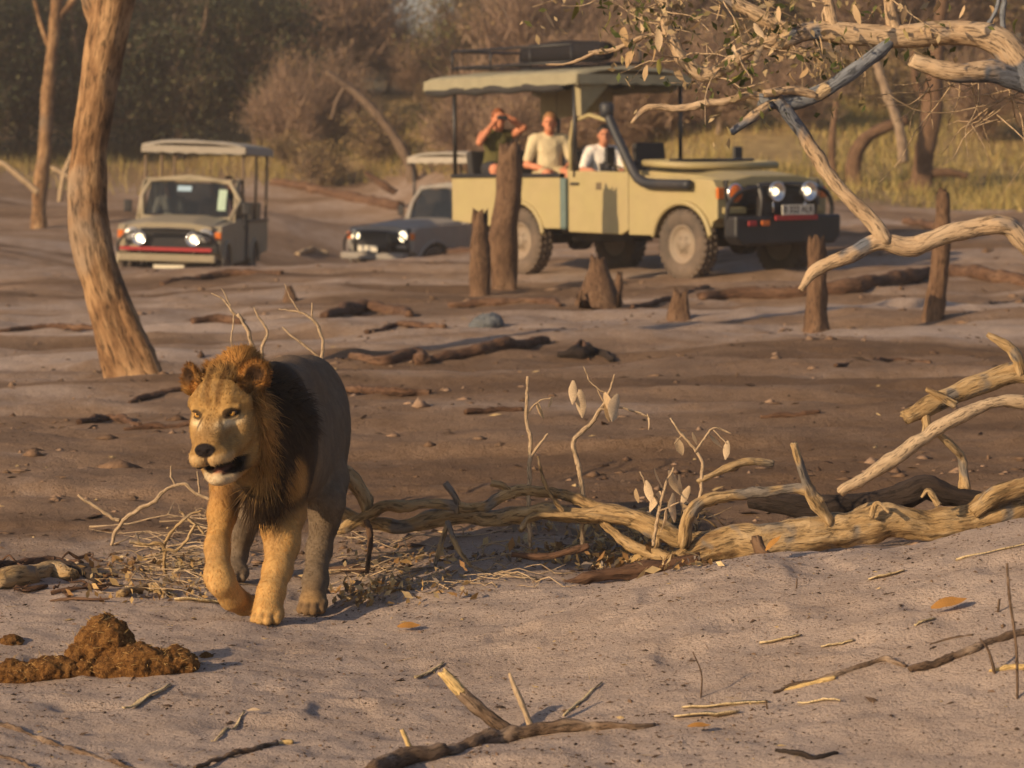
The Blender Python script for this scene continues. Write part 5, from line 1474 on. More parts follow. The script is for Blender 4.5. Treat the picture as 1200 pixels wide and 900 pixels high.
# ---- dead branch reaching in from the right
wooden('dead_branch', 'pale broken dead branch reaching over the brown soil above the fallen trunk', 'branch', W_PALE, [
    ('stem', [(1345, 640, 11.9, 22), (1335, 560, 11.9, 20), (1310, 490, 11.9, 17), (1260, 450, 11.9, 14), (1200, 436, 11.9, 13), (1150, 450, 11.88, 12.5), (1100, 470, 11.85, 12), (1060, 489, 11.8, 9)], dict(k=16, rough=0.16)),
    ('branch', [(1290, 475, 11.85, 10), (1230, 473, 11.75, 8), (1160, 470, 11.7, 8), (1105, 498, 11.65, 8), (1045, 540, 11.6, 8), (982, 576, 11.6, 6.5)], dict(k=12, rough=0.16, wob=0.5, mat=W_TWIG)),
    ('stub', [(1196, 438, 11.88, 8), (1190, 415, 11.85, 7), (1175, 402, 11.85, 5.5), (1157, 392, 11.85, 3)], dict(k=10)),
    ('stub', [(1082, 480, 11.83, 6), (1086, 500, 11.8, 5), (1080, 512, 11.8, 3)], dict(k=9)),
    ('stub', [(1120, 475, 11.8, 6), (1098, 462, 11.8, 4), (1085, 456, 11.8, 3)], dict(k=9)),
    ('branch', [(1095, 505, 11.65, 5), (1118, 525, 11.7, 5), (1128, 540, 11.75, 5), (1130, 572, 11.75, 6)], dict(k=9))], ground_first=False)

# ---- the tree whose limbs hang in from the right
D = 14.0
gt = gpt(1300, 500); tx = 3300 * 0
base = at(1500, 420, 15.0); base[2] = gz(base[0], base[1])
LEAF_DRY = attr_mat('dry_leaf', rough=0.7, var=0.3, scale=30, trans=0.25)
over = [
    ('trunk', [(*(base - [0, 0, 0.1]), 0.24), (*(base + [-0.05, -0.1, 0.8]), 0.20), (*(base + [-0.2, -0.4, 1.7]), 0.17), (*(base + [-0.2, -0.7, 2.8]), 0.14), (*(base + [0.1, -0.8, 4.2]), 0.10)], dict(world=True, k=20, rough=0.1, lobes=4, mat=W_CREAM)),
    ('limb', [(1460, 235, 14.5, 26), (1330, 150, 14.2, 22), (1230, 110, D, 20), (1190, 74, D, 18), (1165, 45, D, 15), (1122, 37, D, 13.5), (1060, 40, D, 13.5), (1000, 40, D, 13), (950, 38, D, 11), (925, 44, D, 11), (905, 54, D, 8)], dict(k=18, rough=0.10, wob=0.25)),
    ('limb', [(930, 40, D, 9), (905, 28, D, 8.5), (878, 12, D, 8), (845, -6, D, 7.5), (790, -40, D, 6), (740, -90, D, 4)], dict(k=14, rough=0.12)),
    ('limb', [(1215, 100, D, 13), (1165, 84, 13.95, 12.5), (1120, 85, 13.9, 11), (1085, 76, 13.9, 9), (1068, 70, 13.9, 7)], dict(k=14, rough=0.12)),
    ('limb', [(1045, 46, D, 8), (1029, 62, 13.95, 8.5), (985, 94, 13.9, 9), (955, 111, 13.9, 9), (920, 120, 13.9, 9.5), (890, 116, 13.9, 8)], dict(k=14, rough=0.12, mat=W_GREYP)),
    ('branch', [(900, 118, 13.9, 6), (877, 112, 13.88, 5), (839, 120, 13.85, 4.6), (805, 126, 13.85, 4.4), (775, 125, 13.85, 4), (757, 130, 13.85, 3.8), (740, 144, 13.85, 2.5)], dict(k=10, rough=0.12, wob=0.5, mat=W_CREAM)),
    ('stub', [(902, 122, 13.85, 6), (880, 138, 13.8, 5.5), (857, 155, 13.8, 5)], dict(k=10, mat=W_CREAM)),
    ('branch', [(955, 112, 13.88, 5), (930, 106, 13.85, 5), (895, 110, 13.83, 4.5)], dict(k=9, mat=W_CREAM)),
    ('limb', [(912, 120, 13.88, 9), (928, 138, 13.87, 8), (946, 166, 13.87, 8), (966, 200, 13.87, 8), (996, 232, 13.87, 8), (1020, 255, 13.87, 9), (1040, 283, 13.87, 9)], dict(k=14, rough=0.12, wob=0.3)),
    ('limb', [(1290, 330, 14.1, 14), (1235, 310, 14.0, 12), (1200, 284, 13.9, 11), (1172, 262, 13.87, 10.5), (1120, 271, 13.87, 11), (1075, 289, 13.87, 11), (1034, 284, 13.87, 10), (1000, 298, 13.87, 9), (962, 314, 13.87, 8), (937, 339, 13.87, 4)], dict(k=14, rough=0.12, wob=0.4)),
    ('limb', [(1460, 300, 14.6, 18), (1380, 330, 14.3, 16), (1290, 330, 14.1, 13)], dict(k=14)),
    ('limb', [(776, -30, D, 6), (776, 0, D, 6.5), (781, 34, D, 7), (797, 66, D, 8), (822, 86, D, 8.5), (846, 82, D, 8), (866, 66, D, 8), (885, 52, D, 7), (912, 46, D, 7)], dict(k=12, rough=0.14, wob=0.4)),
    ('limb', [(1050, 40, D, 8), (1044, 18, D, 8), (1040, -10, D, 7.5), (1030, -60, D + .1, 6)], dict(k=12)),
    ('limb', [(978, 40, D, 8), (974, 18, D, 7), (965, -20, D, 6), (940, -80, D, 5)], dict(k=12)),
    ('branch', [(690, 62, D, 2.5), (720, 58, D, 3), (752, 44, D, 3.2), (782, 40, D, 3.5)], dict(k=8)),
    ('branch', [(640, 76, D, 1.5), (668, 74, D, 2), (706, 58, D, 2.5)], dict(k=7)),
    ('branch', [(1180, 60, D, 4), (1175, 20, D, 3.5), (1182, -30, D, 3)], dict(k=8, mat=W_GREYP)),
    ('branch', [(1150, 40, D, 3), (1168, 10, D, 2.5), (1172, -30, D, 2)], dict(k=7, mat=W_GREYP))]
overtree = wooden('overhanging_tree', 'leaning tree with cream peeling limbs hanging in front of the yellow truck', 'tree', W_CREAM, over, ground_first=False)
overtree_o = np.array(overtree.location)

def leaf_mesh(name, curl=0.35, w=0.42):
    n = 7; t = np.linspace(0, 1, n)
    hw = w * np.sin(np.pi * np.clip(t * 0.93 + 0.05, 0, 1)) ** 0.8 * 0.5
    V = []
    for i in range(n):
        z = -curl * t[i] ** 2
        V += [(-hw[i], t[i], z + curl * 0.5 * hw[i]), (0, t[i], z - 0.02), (hw[i], t[i], z + curl * 0.5 * hw[i])]
    q = []
    for i in range(n - 1):
        a = 3 * i; q += [[a, a + 1, a + 4, a + 3], [a + 1, a + 2, a + 5, a + 4]]
    return np.array(V), np.array(q)
LV, LQ = leaf_mesh('leaf')
def leaf_variants():
    out = []
    for i, c in enumerate([(0.60, 0.43, 0.25), (0.66, 0.50, 0.32), (0.50, 0.34, 0.18), (0.13, 0.16, 0.03), (0.22, 0.20, 0.05), (0.46, 0.23, 0.06)]):
        V, Q = leaf_mesh('leaf', 0.15 + 0.12 * i % 0.5, 0.34 + 0.05 * (i % 3))
        V = V + 0.03 * np.stack([fbm(V * 4 + i * 7, 2, k) for k in range(3)], 1)
        out.append(np_mesh('leaf', V, [Q], {'col': np.tile([*c, 1], (len(V), 1))}))
        out[-1].materials.append(LEAF_DRY)
    return out
LEAVES = leaf_variants()
def put_leaf(parent, po, p, size, kind, rr, hang=True):
    o = bpy.data.objects.new('leaf', LEAVES[kind]); COL.objects.link(o); o.parent = parent
    o.location = np.asarray(p) - po
    if hang: o.rotation_euler = (rr.uniform(-2.0, -1.1), rr.uniform(-0.6, 0.6), rr.uniform(0, 6.3))
    else: o.rotation_euler = (rr.uniform(-0.5, 0.8), rr.uniform(-0.8, 0.8), rr.uniform(0, 6.3))
    o.scale = (size,) * 3
    return o
rl = np.random.default_rng(12)
# large dry leaves one can pick out on the overhanging limbs
spots = [(810, 93, 26), (922, 62, 30), (772, 45, 26), (783, 18, 24), (752, 30, 20), (766, 62, 20), (838, 50, 22), (843, 14, 22), (860, 30, 20), (905, 78, 20), (895, 62, 22), (730, 40, 22), (742, 66, 18), (796, 44, 18), (872, 92, 26), (878, 84, 22), (955, 70, 20), (946, 86, 18), (960, 50, 18), (822, 30, 20), (700, 38, 22), (714, 22, 20), (884, 34, 18), (912, 16, 20), (968, 20, 18), (758, 84, 18), (772, 76, 16), (1000, 14, 20), (1060, 14, 18), (1100, 8, 20), (1130, 14, 18), (640, 20, 20), (588, 12, 18), (676, 10, 18), (655, 36, 16), (1192, 30, 18), (1160, 14, 20), (860, 60, 18), (790, 86, 18), (848, 92, 18), (925, 92, 18), (978, 66, 16)]
for i, (a, b_, s) in enumerate(spots):
    kind = 3 if i in (14, 1000) else 4 if i in (8, 15, 21, 26, 33, 35) else int(rl.integers(0, 3))
    d = 13.9 + rl.uniform(-0.3, 0.3)
    put_leaf(overtree, overtree_o, at(a, b_ - s * 0.4, d), s * d / FPX * rl.uniform(0.9, 1.25), kind, rl)
# twigs and small leaves of the overhanging crown
def twig_bunch(name, starts, n, ln, r0, seed, mat, parent, po, droop=0.3, kind=None, up=0.0, sides=5):
    rr = np.random.default_rng(seed); m = MB(); tips = []
    for i in range(n):
        p = np.array(starts[i % len(starts)], float) + rr.normal(0, 0.02, 3)
        d = rr.normal(0, 1, 3); d[2] = d[2] * 0.6 - droop + up; d /= np.linalg.norm(d)
        L_ = ln * rr.uniform(0.5, 1.3); pts = [p]
        for j in range(4):
            d = d + rr.normal(0, 0.32, 3); d /= np.linalg.norm(d); pts.append(pts[-1] + d * L_ / 4)
        m.tube(pts, np.linspace(r0, r0 * 0.3, 5), k=sides, m=2); tips += pts[2:]
        if rr.random() < 0.6:
            q = pts[2]; d2 = d + rr.normal(0, 0.8, 3); d2 /= np.linalg.norm(d2)
            m.tube([q, q + d2 * L_ * 0.25, q + d2 * L_ * 0.5 + rr.normal(0, .02, 3)], [r0 * 0.6, r0 * 0.4, r0 * 0.2], k=sides, m=2); tips.append(q + d2 * L_ * 0.4)
    me = m.mesh(name, True, po)
    o = add(name, me, mat, parent, kind='stuff')
    return o, np.array(tips)
st = [at(a, b_, 14.0) for a, b_ in [(776, 5), (781, 34), (797, 66), (846, 82), (885, 52), (905, 28), (845, 0), (950, 38), (1000, 38), (1040, -5), (970, 0), (760, -20), (720, -40)]]
tb, tips = twig_bunch('twigs', st, 60, 0.42, 0.005, 5, W_TWIG, overtree, overtree_o, up=0.1)
st = [at(a, b_, 14.2) for a, b_ in [(1150, 100), (1180, 110), (1200, 100), (1170, 130), (1215, 120), (1090, 95), (1120, 100)]]
tb2, tips2 = twig_bunch('hanging_twigs', st, 34, 0.5, 0.0045, 6, W_TWIG, overtree, overtree_o, droop=0.9)
def small_leaves(name, centers, n, size, seed, parent, po, spread, cols, mat):
    rr = np.random.default_rng(seed)
    c = centers[rr.integers(0, len(centers), n)] + rr.normal(0, spread, (n, 3))
    a = rr.normal(0, 1, (n, 3)); a[:, 2] -= 0.5; a /= np.linalg.norm(a, axis=1)[:, None]
    b = np.cross(a, rr.normal(0, 1, (n, 3))); b /= np.linalg.norm(b, axis=1)[:, None]
    s = size * rr.uniform(0.5, 1.3, (n, 1))
    nn = np.cross(a, b)
    V = np.stack([c, c + a * s * 0.5 + b * s * 0.24 + nn * s * 0.08, c + a * s, c + a * s * 0.5 - b * s * 0.24 + nn * s * 0.08], 1).reshape(-1, 3)
    F = np.arange(4 * n).reshape(n, 4)
    ci = np.array(cols)[rr.integers(0, len(cols), n)] * rr.uniform(0.7, 1.25, (n, 1))
    col = np.repeat(np.concatenate([ci, np.ones((n, 1))], 1), 4, 0)
    return add(name, np_mesh(name, V - po, [F], {'col': col}), mat, parent, kind='stuff')
small_leaves('small_leaves', tips, 900, 0.055, 3, overtree, overtree_o, 0.07, [(0.42, 0.31, 0.17), (0.30, 0.24, 0.11), (0.12, 0.13, 0.04), (0.08, 0.10, 0.03), (0.5, 0.38, 0.22)], LEAF_DRY)

# ---- dry seedlings and leafy twigs standing in the fallen wood
def seedling(stems, leaves, label, group=None, mat=W_TWIG):
    """stems: pixel paths; leaves: (px, py, size px, kind)"""
    d = stems[0][0][2]
    o = pxpath(stems[0])[0][0].copy()
    root = empty('dry_sapling', o, label, 'sapling', group)
    for i, s in enumerate(stems):
        P, R = pxpath(s)
        add('stem', limb_mesh('stem', P, R, o, k=7, rough=0.15, seed=i, wob=0.8), mat, root)
    rr = np.random.default_rng(len(leaves) * 7 + 3)
    for a, b_, s, k in leaves:
        dd = d + rr.uniform(-0.05, 0.05)
        put_leaf(root, o, at(a, b_ - s * 0.5, dd), 1.5 * s * dd / FPX, k, rr)
    return root
D = 11.9
seedling([[(621, 640, D, 2.6), (620, 575, D, 2.8), (622, 520, D, 2.6), (617, 490, D, 2.2), (620, 440, D, 1.6)], [(622, 536, D, 2), (632, 522, D, 1.8), (642, 508, D, 1.2)], [(618, 485, D, 1.3), (632, 470, D, 1.1), (648, 466, D, 0.8)]], [(629, 478, 16, 0), (646, 470, 9, 1)], 'thin upright twig with one dry leaf behind the fallen branches')
seedling([[(683, 640, D, 3), (682, 580, D, 3), (678, 545, D, 3), (672, 517, D, 3), (690, 498, D, 2.6), (704, 480, D, 2.4), (712, 462, D, 1.6), (720, 440, D, 1)], [(704, 480, D, 1.5), (730, 478, D, 1.4), (762, 490, D, 1.2)], [(712, 462, D, 1.2), (694, 450, D, 1), (684, 430, D, 0.7)]],
         [(672, 455, 18, 1), (680, 468, 22, 1), (708, 470, 18, 0), (725, 476, 28, 1), (716, 476, 20, 2), (758, 491, 12, 1), (700, 462, 14, 0)], 'bent upright twig with a bunch of hanging dry leaves')
D = 11.6
seedling([[(818, 600, D, 2.4), (822, 540, D, 2), (800, 512, D, 1.6), (786, 490, D, 1)], [(815, 530, D, 1.4), (835, 502, D, 1.3), (856, 508, D, 0.9)], [(800, 510, D, 1), (790, 520, D, .8)], [(835, 503, D, 0.9), (852, 520, D, 0.7)]],
         [(793, 522, 18, 1), (832, 516, 14, 0), (853, 524, 15, 1), (812, 512, 10, 0)], 'forked pale twig with small dry leaves above the fallen trunk')
seedling([[(765, 640, D, 2.2), (772, 600, D, 2), (780, 570, D, 1.6), (790, 548, D, 1)], [(775, 590, D, 1.4), (758, 570, D, 1), (750, 552, D, .8)], [(772, 600, D, 1.2), (796, 588, D, 1)]],
         [(757, 572, 18, 1), (768, 560, 20, 0), (785, 562, 22, 1), (796, 565, 18, 1), (790, 590, 24, 1), (800, 600, 20, 0), (774, 585, 18, 1), (745, 580, 14, 0), (808, 578, 16, 1), (780, 606, 20, 1)], 'bunch of pale dry leaves on twigs beside the fallen trunk')
# ---- bare shrub behind the lion's back
D = 13.4
seedling([[(330, 612, D, 3.40), (318, 520, D, 3.06), (305, 450, D, 2.72), (292, 395, D, 2.45), (281, 368, D, 2.04)], [(281, 372, D, 1.50), (274, 366, D, 1.50), (262, 352, D, 1.22), (248, 344, D, 0.68)], [(270, 358, D, 0.95), (265, 348, D, 0.82), (260, 338, D, 0.61)],
          [(305, 440, D, 2.31), (308, 405, D, 2.04), (313, 388, D, 1.77), (304, 372, D, 1.36), (296, 360, D, 0.82)], [(332, 560, D, 2.72), (365, 470, D, 2.38), (378, 410, D, 2.18), (370, 378, D, 1.90), (355, 368, D, 1.36), (328, 362, D, 0.88)], [(366, 375, D, 1.22), (366, 355, D, 0.88)], [(352, 368, D, 1.09), (338, 345, D, 0.82), (334, 332, D, 0.54)], [(375, 420, D, 1.63), (350, 400, D, 1.36), (330, 384, D, 0.95)], [(275, 366, D, 0.95), (271, 400, D, 1.09), (272, 430, D, 0.95)]],
         [], 'pale bare leafless twigs of a shrub rising behind the lion\'s back')
# ================================================================== NEAR GROUND: DUNG, STICKS, LITTER
def dung():
    m_d = None
    mt, nt, b = newmat('fibrous_dung')
    o = coords(nt)
    n1 = noise_tex(nt, o, 24, 8, 0.75, 0.8); n2 = noise_tex(nt, o, 90, 5, 0.7, 1.5)
    f = nd(nt, 'Math', {0: n1, 1: n2}, operation='ADD').outputs[0]; f = nd(nt, 'Math', {0: f, 1: 0.5}, operation='MULTIPLY').outputs[0]
    c = ramp(nt, f, [(0.38, (0.030, 0.014, 0.006)), (0.48, (0.15, 0.068, 0.020)), (0.62, (0.34, 0.175, 0.055))])
    nt.links.new(c, b.inputs['Base Color']); b.inputs['Roughness'].default_value = 0.95; b.inputs['Specular IOR Level'].default_value = 0.1
    bp = nd(nt, 'Bump', {'Height': f, 'Strength': 1.0, 'Distance': 0.02}); nt.links.new(bp.outputs[0], b.inputs['Normal'])
    g0 = gpt(110, 792); d0 = depth_of(g0); s = d0 / FPX
    root = empty('dung_pile', g0, 'brown fibrous heap of elephant dung on the sand', 'dung')
    balls = [(122, 762, 31, 30, 33), (90, 762, 18, 18, 16), (165, 776, 34, 26, 21), (207, 777, 24, 22, 18), (60, 784, 34, 24, 14), (14, 788, 40, 26, 14), (102, 786, 26, 22, 16), (135, 785, 24, 22, 18), (185, 780, 20, 20, 20)]
    allV = []
    for i, (a, b_, rx, ry, rz) in enumerate(balls):
        f = Field((-rx * s * 1.6, -ry * s * 1.6, -rz * s * 1.6), (rx * s * 1.6, ry * s * 1.6, rz * s * 1.6), 0.0058)
        f.ell((0, 0, 0), (rx * s, ry * s, rz * s)); f.ell((rx * s * .3, 0, -rz * s * .4), (rx * s * .8, ry * s * .8, rz * s * .6), k=0.03)
        V, Q = f.surface()
        nr = V / (np.linalg.norm(V, axis=1)[:, None] + 1e-6)
        V = V + nr * (0.012 * fbm(V * 18 + i * 5, 3, i) + 0.006 * fbm(V * 70 + i, 2, i + 3))[:, None]
        c = at(a, b_, d0 + (0.05 if i in (0, 1) else 0) - 0.02 * (i % 3)) - g0
        gzv = gz(g0[0] + c[0], g0[1] + c[1]) - g0[2]
        c[2] = max(c[2], gzv + rz * s * 0.35) if i else gzv + rz * s * 0.95
        if i == 1: c[2] = gzv + rz * s * 1.1
        o_ = add('dung_ball', np_mesh('dung_ball', V, [Q]), mt, root); o_.location = c
        allV.append(V[nr[:, 2] > -0.2] + c)
    P = np.concatenate(allV); rr = np.random.default_rng(2)
    m = MB()
    for i in rr.choice(len(P), 420):
        d = rr.normal(0, 1, 3); d /= np.linalg.norm(d); d[2] = abs(d[2]) * 0.5
        m.tube([P[i], P[i] + d * 0.012, P[i] + d * rr.uniform(0.018, 0.035) + rr.normal(0, 0.004, 3)], [0.0011, 0.001, 0.0006], k=3, m=2)
    m.build('straw_fibres', plain_mat('dung_straw', (0.48, 0.30, 0.10), 0.8), root, kind='stuff')
    add('dung_crumb', bpy.data.meshes['dung_ball.001'] if 'dung_ball.001' in bpy.data.meshes else None, mt, None, 'small reddish clod of dung left of the heap', 'dung', loc=gpt(12, 752)).scale = (0.9, 0.9, 0.5)
    add('dung_crumb', bpy.data.meshes['dung_ball.003'], mt, None, 'small yellowish clod of dung right of the heap', 'dung', loc=gpt(242, 770)).scale = (0.35, 0.3, 0.3)
dung()

def stick(pts, label, mat=W_DARK, group=None, extra=(), name='stick', lift=0.4, **kw):
    P, R = [], []
    for q in pts:
        a, b_, r = q[:3]; up = q[3] if len(q) > 3 else 0
        g = gpt(a, b_, dmin=6.5); d = depth_of(g); rr = r * d / FPX
        P.append(g + np.array([0, 0, rr * lift + up])); R.append(rr)
    o = P[0].copy(); args = dict(k=10, rough=0.22, ragged=0.6, wob=0.7); args.update(kw)
    if not extra:
        return add(name, limb_mesh(name, P, R, o, **args), mat, None, label, 'stick', group, loc=o)
    root = empty(name, o, label, 'stick', group)
    add('stem', limb_mesh('stem', P, R, o, **args), mat, root)
    for j, (b0, pth, mt) in enumerate(extra):
        g = gpt(*b0, dmin=6.5); d = depth_of(g)
        PP, RR = pxpath([(a, b_, d + dd, r) for a, b_, dd, r in pth])
        add('prong', limb_mesh('prong', PP, RR, o, k=12, rough=0.2, freq=25, ragged=0.8, seed=j + 3), mt, root)
    return root
stick([(440, 912, 10), (470, 897, 11), (520, 886, 10), (575, 871, 12), (630, 862, 11), (690, 857, 7), (735, 854, 5), (768, 853, 3)], 'dusty half buried branch with upright prongs on the near sand', extra=[
    ((605, 864), [(606, 866, 0, 8), (585, 850, 0, 8), (562, 832, 0, 7.5), (543, 813, 0, 7)], W_DARK),
    ((605, 864), [(543, 813, 0, 7.2), (532, 802, 0, 7), (519, 788, 0, 5.5)], W_FRESH),
    ((622, 858), [(624, 856, 0, 4.5), (612, 826, 0, 3.8), (603, 805, 0, 3), (597, 789, 0, 1.6)], W_TWIG),
    ((484, 894), [(484, 892, 0, 4.5), (479, 874, 0, 4), (471, 856, 0, 3)], W_FRESH)])
stick([(-30, 838, 3), (0, 851, 3), (45, 866, 3.2), (85, 880, 3.2), (150, 903, 3), (220, 930, 3)], 'long thin dark stick in the near left sand', group=None)
stick([(228, 903, 2.5), (262, 890, 3), (295, 881, 3.4), (326, 874, 3.6)], 'short curved stick with a pale broken tip', extra=[((334, 873), [(325, 873, 0, 3.8), (336, 870, 0, 3.6), (343, 869, 0, 2.6)], W_FRESH)])
stick([(-10, 886, 2.5), (20, 893, 2.6), (40, 905, 2.6)], 'bit of dark stick in the bottom left sand', group=None)
stick([(905, 814, 1.5), (935, 805, 2.5), (975, 796, 3.4), (1008, 783, 4), (1035, 776, 3.8), (1062, 783, 3)], 'arched stick with a pale split end on the right of the sand bank', extra=[((975, 797), [(905, 814, 0, 2), (940, 804, 0, 3), (978, 794, 0, 3)], W_FRESH)])
stick([(1066, 789, 4), (1095, 783, 5), (1130, 769, 5), (1160, 756, 5), (1215, 742, 5), (1300, 725, 5)], 'straight dusty stick sloping up the right of the sand bank')
stick([(1160, 788, 2.5), (1200, 786, 4), (1260, 784, 4)], 'yellow stick end beside the thin upright twig', mat=W_FRESH)
stick([(1090, 757, 1.2), (1110, 751, 1.6), (1140, 745, 1.2)], 'thin twig lying above the straight dusty stick')
def upright(path, label):
    g = gpt(path[0][0], path[0][1], dmin=6.5); d = depth_of(g)
    P, R = pxpath([(a, b_, d, r) for a, b_, r in path]); P[0, 2] = g[2] - 0.01
    add('twig', limb_mesh('twig', P, R, P[0], k=7, rough=0.12), W_DARK, None, label, 'twig', 'upright twigs in the near sand', loc=P[0])
upright([(1192, 822, 1.6), (1192, 790, 1.8), (1190, 750, 1.8), (1183, 700, 1.8), (1180, 660, 1.4)], 'tall thin upright twig at the edge of the sand bank')
upright([(1166, 790, 2), (1163, 778, 2), (1157, 760, 1.6), (1148, 748, 1)], 'short curved upright twig beside the tall thin one')
upright([(1169, 718, 1.6), (1171, 702, 1.4)], 'tiny dark upright twig above the straight dusty stick')
upright([(821, 818, 1), (822, 790, 1), (812, 764, 0.8)], 'hair thin bent stalk on the sand bank')
upright([(933, 690, 1), (934, 678, 0.8)], 'tiny stalk near the crest of the sand bank')
upright([(900, 832, 1.2), (897, 820, 1)], 'tiny stalk beside the pale bark strips')
# strips of pale bark, straw, dry leaves
W_STRAW = wood_mat('pale_straw', [(0.3, (0.42, 0.31, 0.15)), (0.6, (0.66, 0.53, 0.32))], scale=80, bump=0.4)
def strip(p0, p1, w, label, mat=W_STRAW, curl=0.004):
    A, B = gpt(*p0, dmin=6.5), gpt(*p1, dmin=6.5); d = depth_of(A); w = w * d / FPX * 3.0
    n = 9; t = np.linspace(0, 1, n)[:, None]; C = A * (1 - t) + B * t
    C[:, 2] = ground(C[:, 0], C[:, 1]) + 0.006
    dr = (B - A) / np.linalg.norm(B - A); sd = np.cross(dr, [0, 0, 1])
    ww = w * (0.4 + 0.6 * np.sin(np.linspace(0.35, 2.9, n)))[:, None]
    up = np.array([0, 0, 1.0])
    V = np.concatenate([C - sd * ww / 2 + up * (0.12 * ww), C + up * 0.001, C + sd * ww / 2 + up * (0.30 * ww)])
    V = V + rng.normal(0, 0.0015, V.shape)
    V2 = V - up * 0.004
    q = []
    for j in range(2):
        for i in range(n - 1): q.append([j * n + i, j * n + i + 1, (j + 1) * n + i + 1, (j + 1) * n + i])
    q = np.array(q); N3 = 3 * n
    rim = list(range(n)) + [2 * n - 1] + list(range(3 * n - 1, 2 * n - 1, -1)) + [n]
    sq = [[rim[i], rim[(i + 1) % len(rim)], rim[(i + 1) % len(rim)] + N3, rim[i] + N3] for i in range(len(rim))]
    m = MB(); m.add(np.concatenate([V, V2]) - A, [q[:, ::-1], q + N3, sq])
    m.build('bark_strip', mat, None, loc=A, label=label, cat='bark', group='strips of pale bark on the sand')
strip((790, 842), (866, 838), 5, 'wide pale bark strip beside the arched stick')
strip((800, 832), (900, 826), 3.5, 'long pale bark strip beside the arched stick')
strip((935, 827), (985, 823), 2, 'thin pale bark strip right of the long one')
strip((145, 832), (198, 805), 2.5, 'pale straw strip lying below the dung heap')
strip((890, 756), (938, 747), 3, 'short frayed pale strip high on the sand bank')
strip((962, 761), (1000, 754), 2, 'small pale strip beside the frayed one')
strip((1018, 683), (1060, 670), 3, 'bunch of pale straw near the crest of the sand bank')
strip((1120, 658), (1215, 638), 1.4, 'long thin straw on the crest at the right')
strip((1072, 735), (1096, 728), 1.5, 'small pale straw under the brown leaf')
strip((205, 705), (262, 708), 5, 'yellow bark chip behind the lifted paw')
strip((150, 690), (205, 700), 5, 'yellow curled bark left of the lifted paw')
strip((486, 797), (520, 780), 2, 'pale straw behind the branch with upright prongs')
strip((660, 840), (705, 802), 1.0, 'fine straw right of the branch with upright prongs')
strip((252, 870), (286, 836), 1.0, 'fine straw above the short curved stick')
def ground_leaf(px, py, size, kind, label, rot):
    g = gpt(px, py, dmin=6.5); d = depth_of(g)
    o = bpy.data.objects.new('dry_leaf', LEAVES[kind]); COL.objects.link(o)
    o.location = g + np.array([0, 0, 0.02]); o.scale = (size * d / FPX,) * 3; o.rotation_euler = rot
    tag(o, label, 'leaf', 'dry leaves on the sand')
ground_leaf(1092, 722, 42, 5, 'curled brown leaf on the sand bank above the straight stick', (0.5, 0.4, -1.3))
ground_leaf(898, 652, 24, 5, 'small orange leaf under the fallen trunk on the crest', (1.0, 0.2, -1.1))
ground_leaf(806, 860, 26, 5, 'small brown leaf below the pale bark strips', (0.3, 0.3, -1.5))
ground_leaf(466, 742, 26, 5, 'small brown leaf on the sand right of the lion', (0.3, 0.5, -1.4))
ground_leaf(290, 842, 14, 1, 'small pale leaf above the short curved stick', (0.3, 0.5, -1.4))
stick([(908, 883, 2), (930, 887, 3.5), (955, 890, 4), (980, 884, 2)], 'dark curled pod on the near right sand', mat=W_CHAR, name='seed_pod')

# ---- loose twigs around the lion's feet and under the fallen tree
def twig_litter(name, boxes, n, label, seed, mat=W_TWIG, rpx=(0.45, 1.3), arch=0.10, ln=(0.12, 0.45)):
    rr = np.random.default_rng(seed); m = MB()
    for i in range(n):
        x0, y0, x1, y1 = boxes[i % len(boxes)]
        g = gpt(rr.uniform(x0, x1), rr.uniform(y0, y1)); d = depth_of(g)
        a = rr.uniform(0, 2 * math.pi); L_ = rr.uniform(*ln); dv = np.array([math.cos(a), math.sin(a) * 0.6, 0])
        r = rr.uniform(*rpx) * d / FPX
        pts = []
        for t in np.linspace(-0.5, 0.5, 4):
            p = g + dv * L_ * t + rr.normal(0, 0.006, 3); z = gz(p[0], p[1]); p[2] = z + r + max(0, arch * rr.uniform(0, 1) * (1 - 4 * t * t) + rr.normal(0, .012))
            pts.append(p)
        pts[-1][2] += rr.uniform(0, arch)
        m.tube(pts, [r, r * .9, r * .7, r * .35], k=5, m=2)
        if rr.random() < 0.6:
            q = pts[2]; e = dv[[1, 0, 2]] * rr.choice([-1, 1]) * L_ * 0.35 + np.array([0, 0, rr.uniform(0.0, 1.2) * arch])
            m.tube([q, q + e * 0.5 + rr.normal(0, .01, 3), q + e], [r * .7, r * .5, r * .25], k=5, m=3)
    o0 = m.V[0][0].copy()
    m.build(name, mat, None, origin=o0, label=label, cat='twigs', kind='stuff')
twig_litter('twig_litter', [(170, 640, 255, 705), (150, 610, 250, 690)], 60, 'tangle of pale dry twigs behind the lion\'s forelegs', 4, arch=0.05, ln=(0.2, 0.6))
twig_litter('twig_litter', [(400, 640, 520, 700), (400, 620, 600, 690), (520, 640, 700, 690)], 80, 'loose twigs scattered under the fallen branches', 5, arch=0.04)
twig_litter('twig_litter', [(600, 610, 830, 670), (700, 600, 840, 650)], 70, 'dense twigs caught under the fallen tree', 6, mat=W_PALE, arch=0.08)
twig_litter('twig_litter', [(0, 655, 130, 705)], 24, 'brown sticks in the rubble at the left edge', 7, mat=W_LOG, rpx=(1.2, 3), arch=0.015, ln=(0.08, 0.3))
D = 12.6
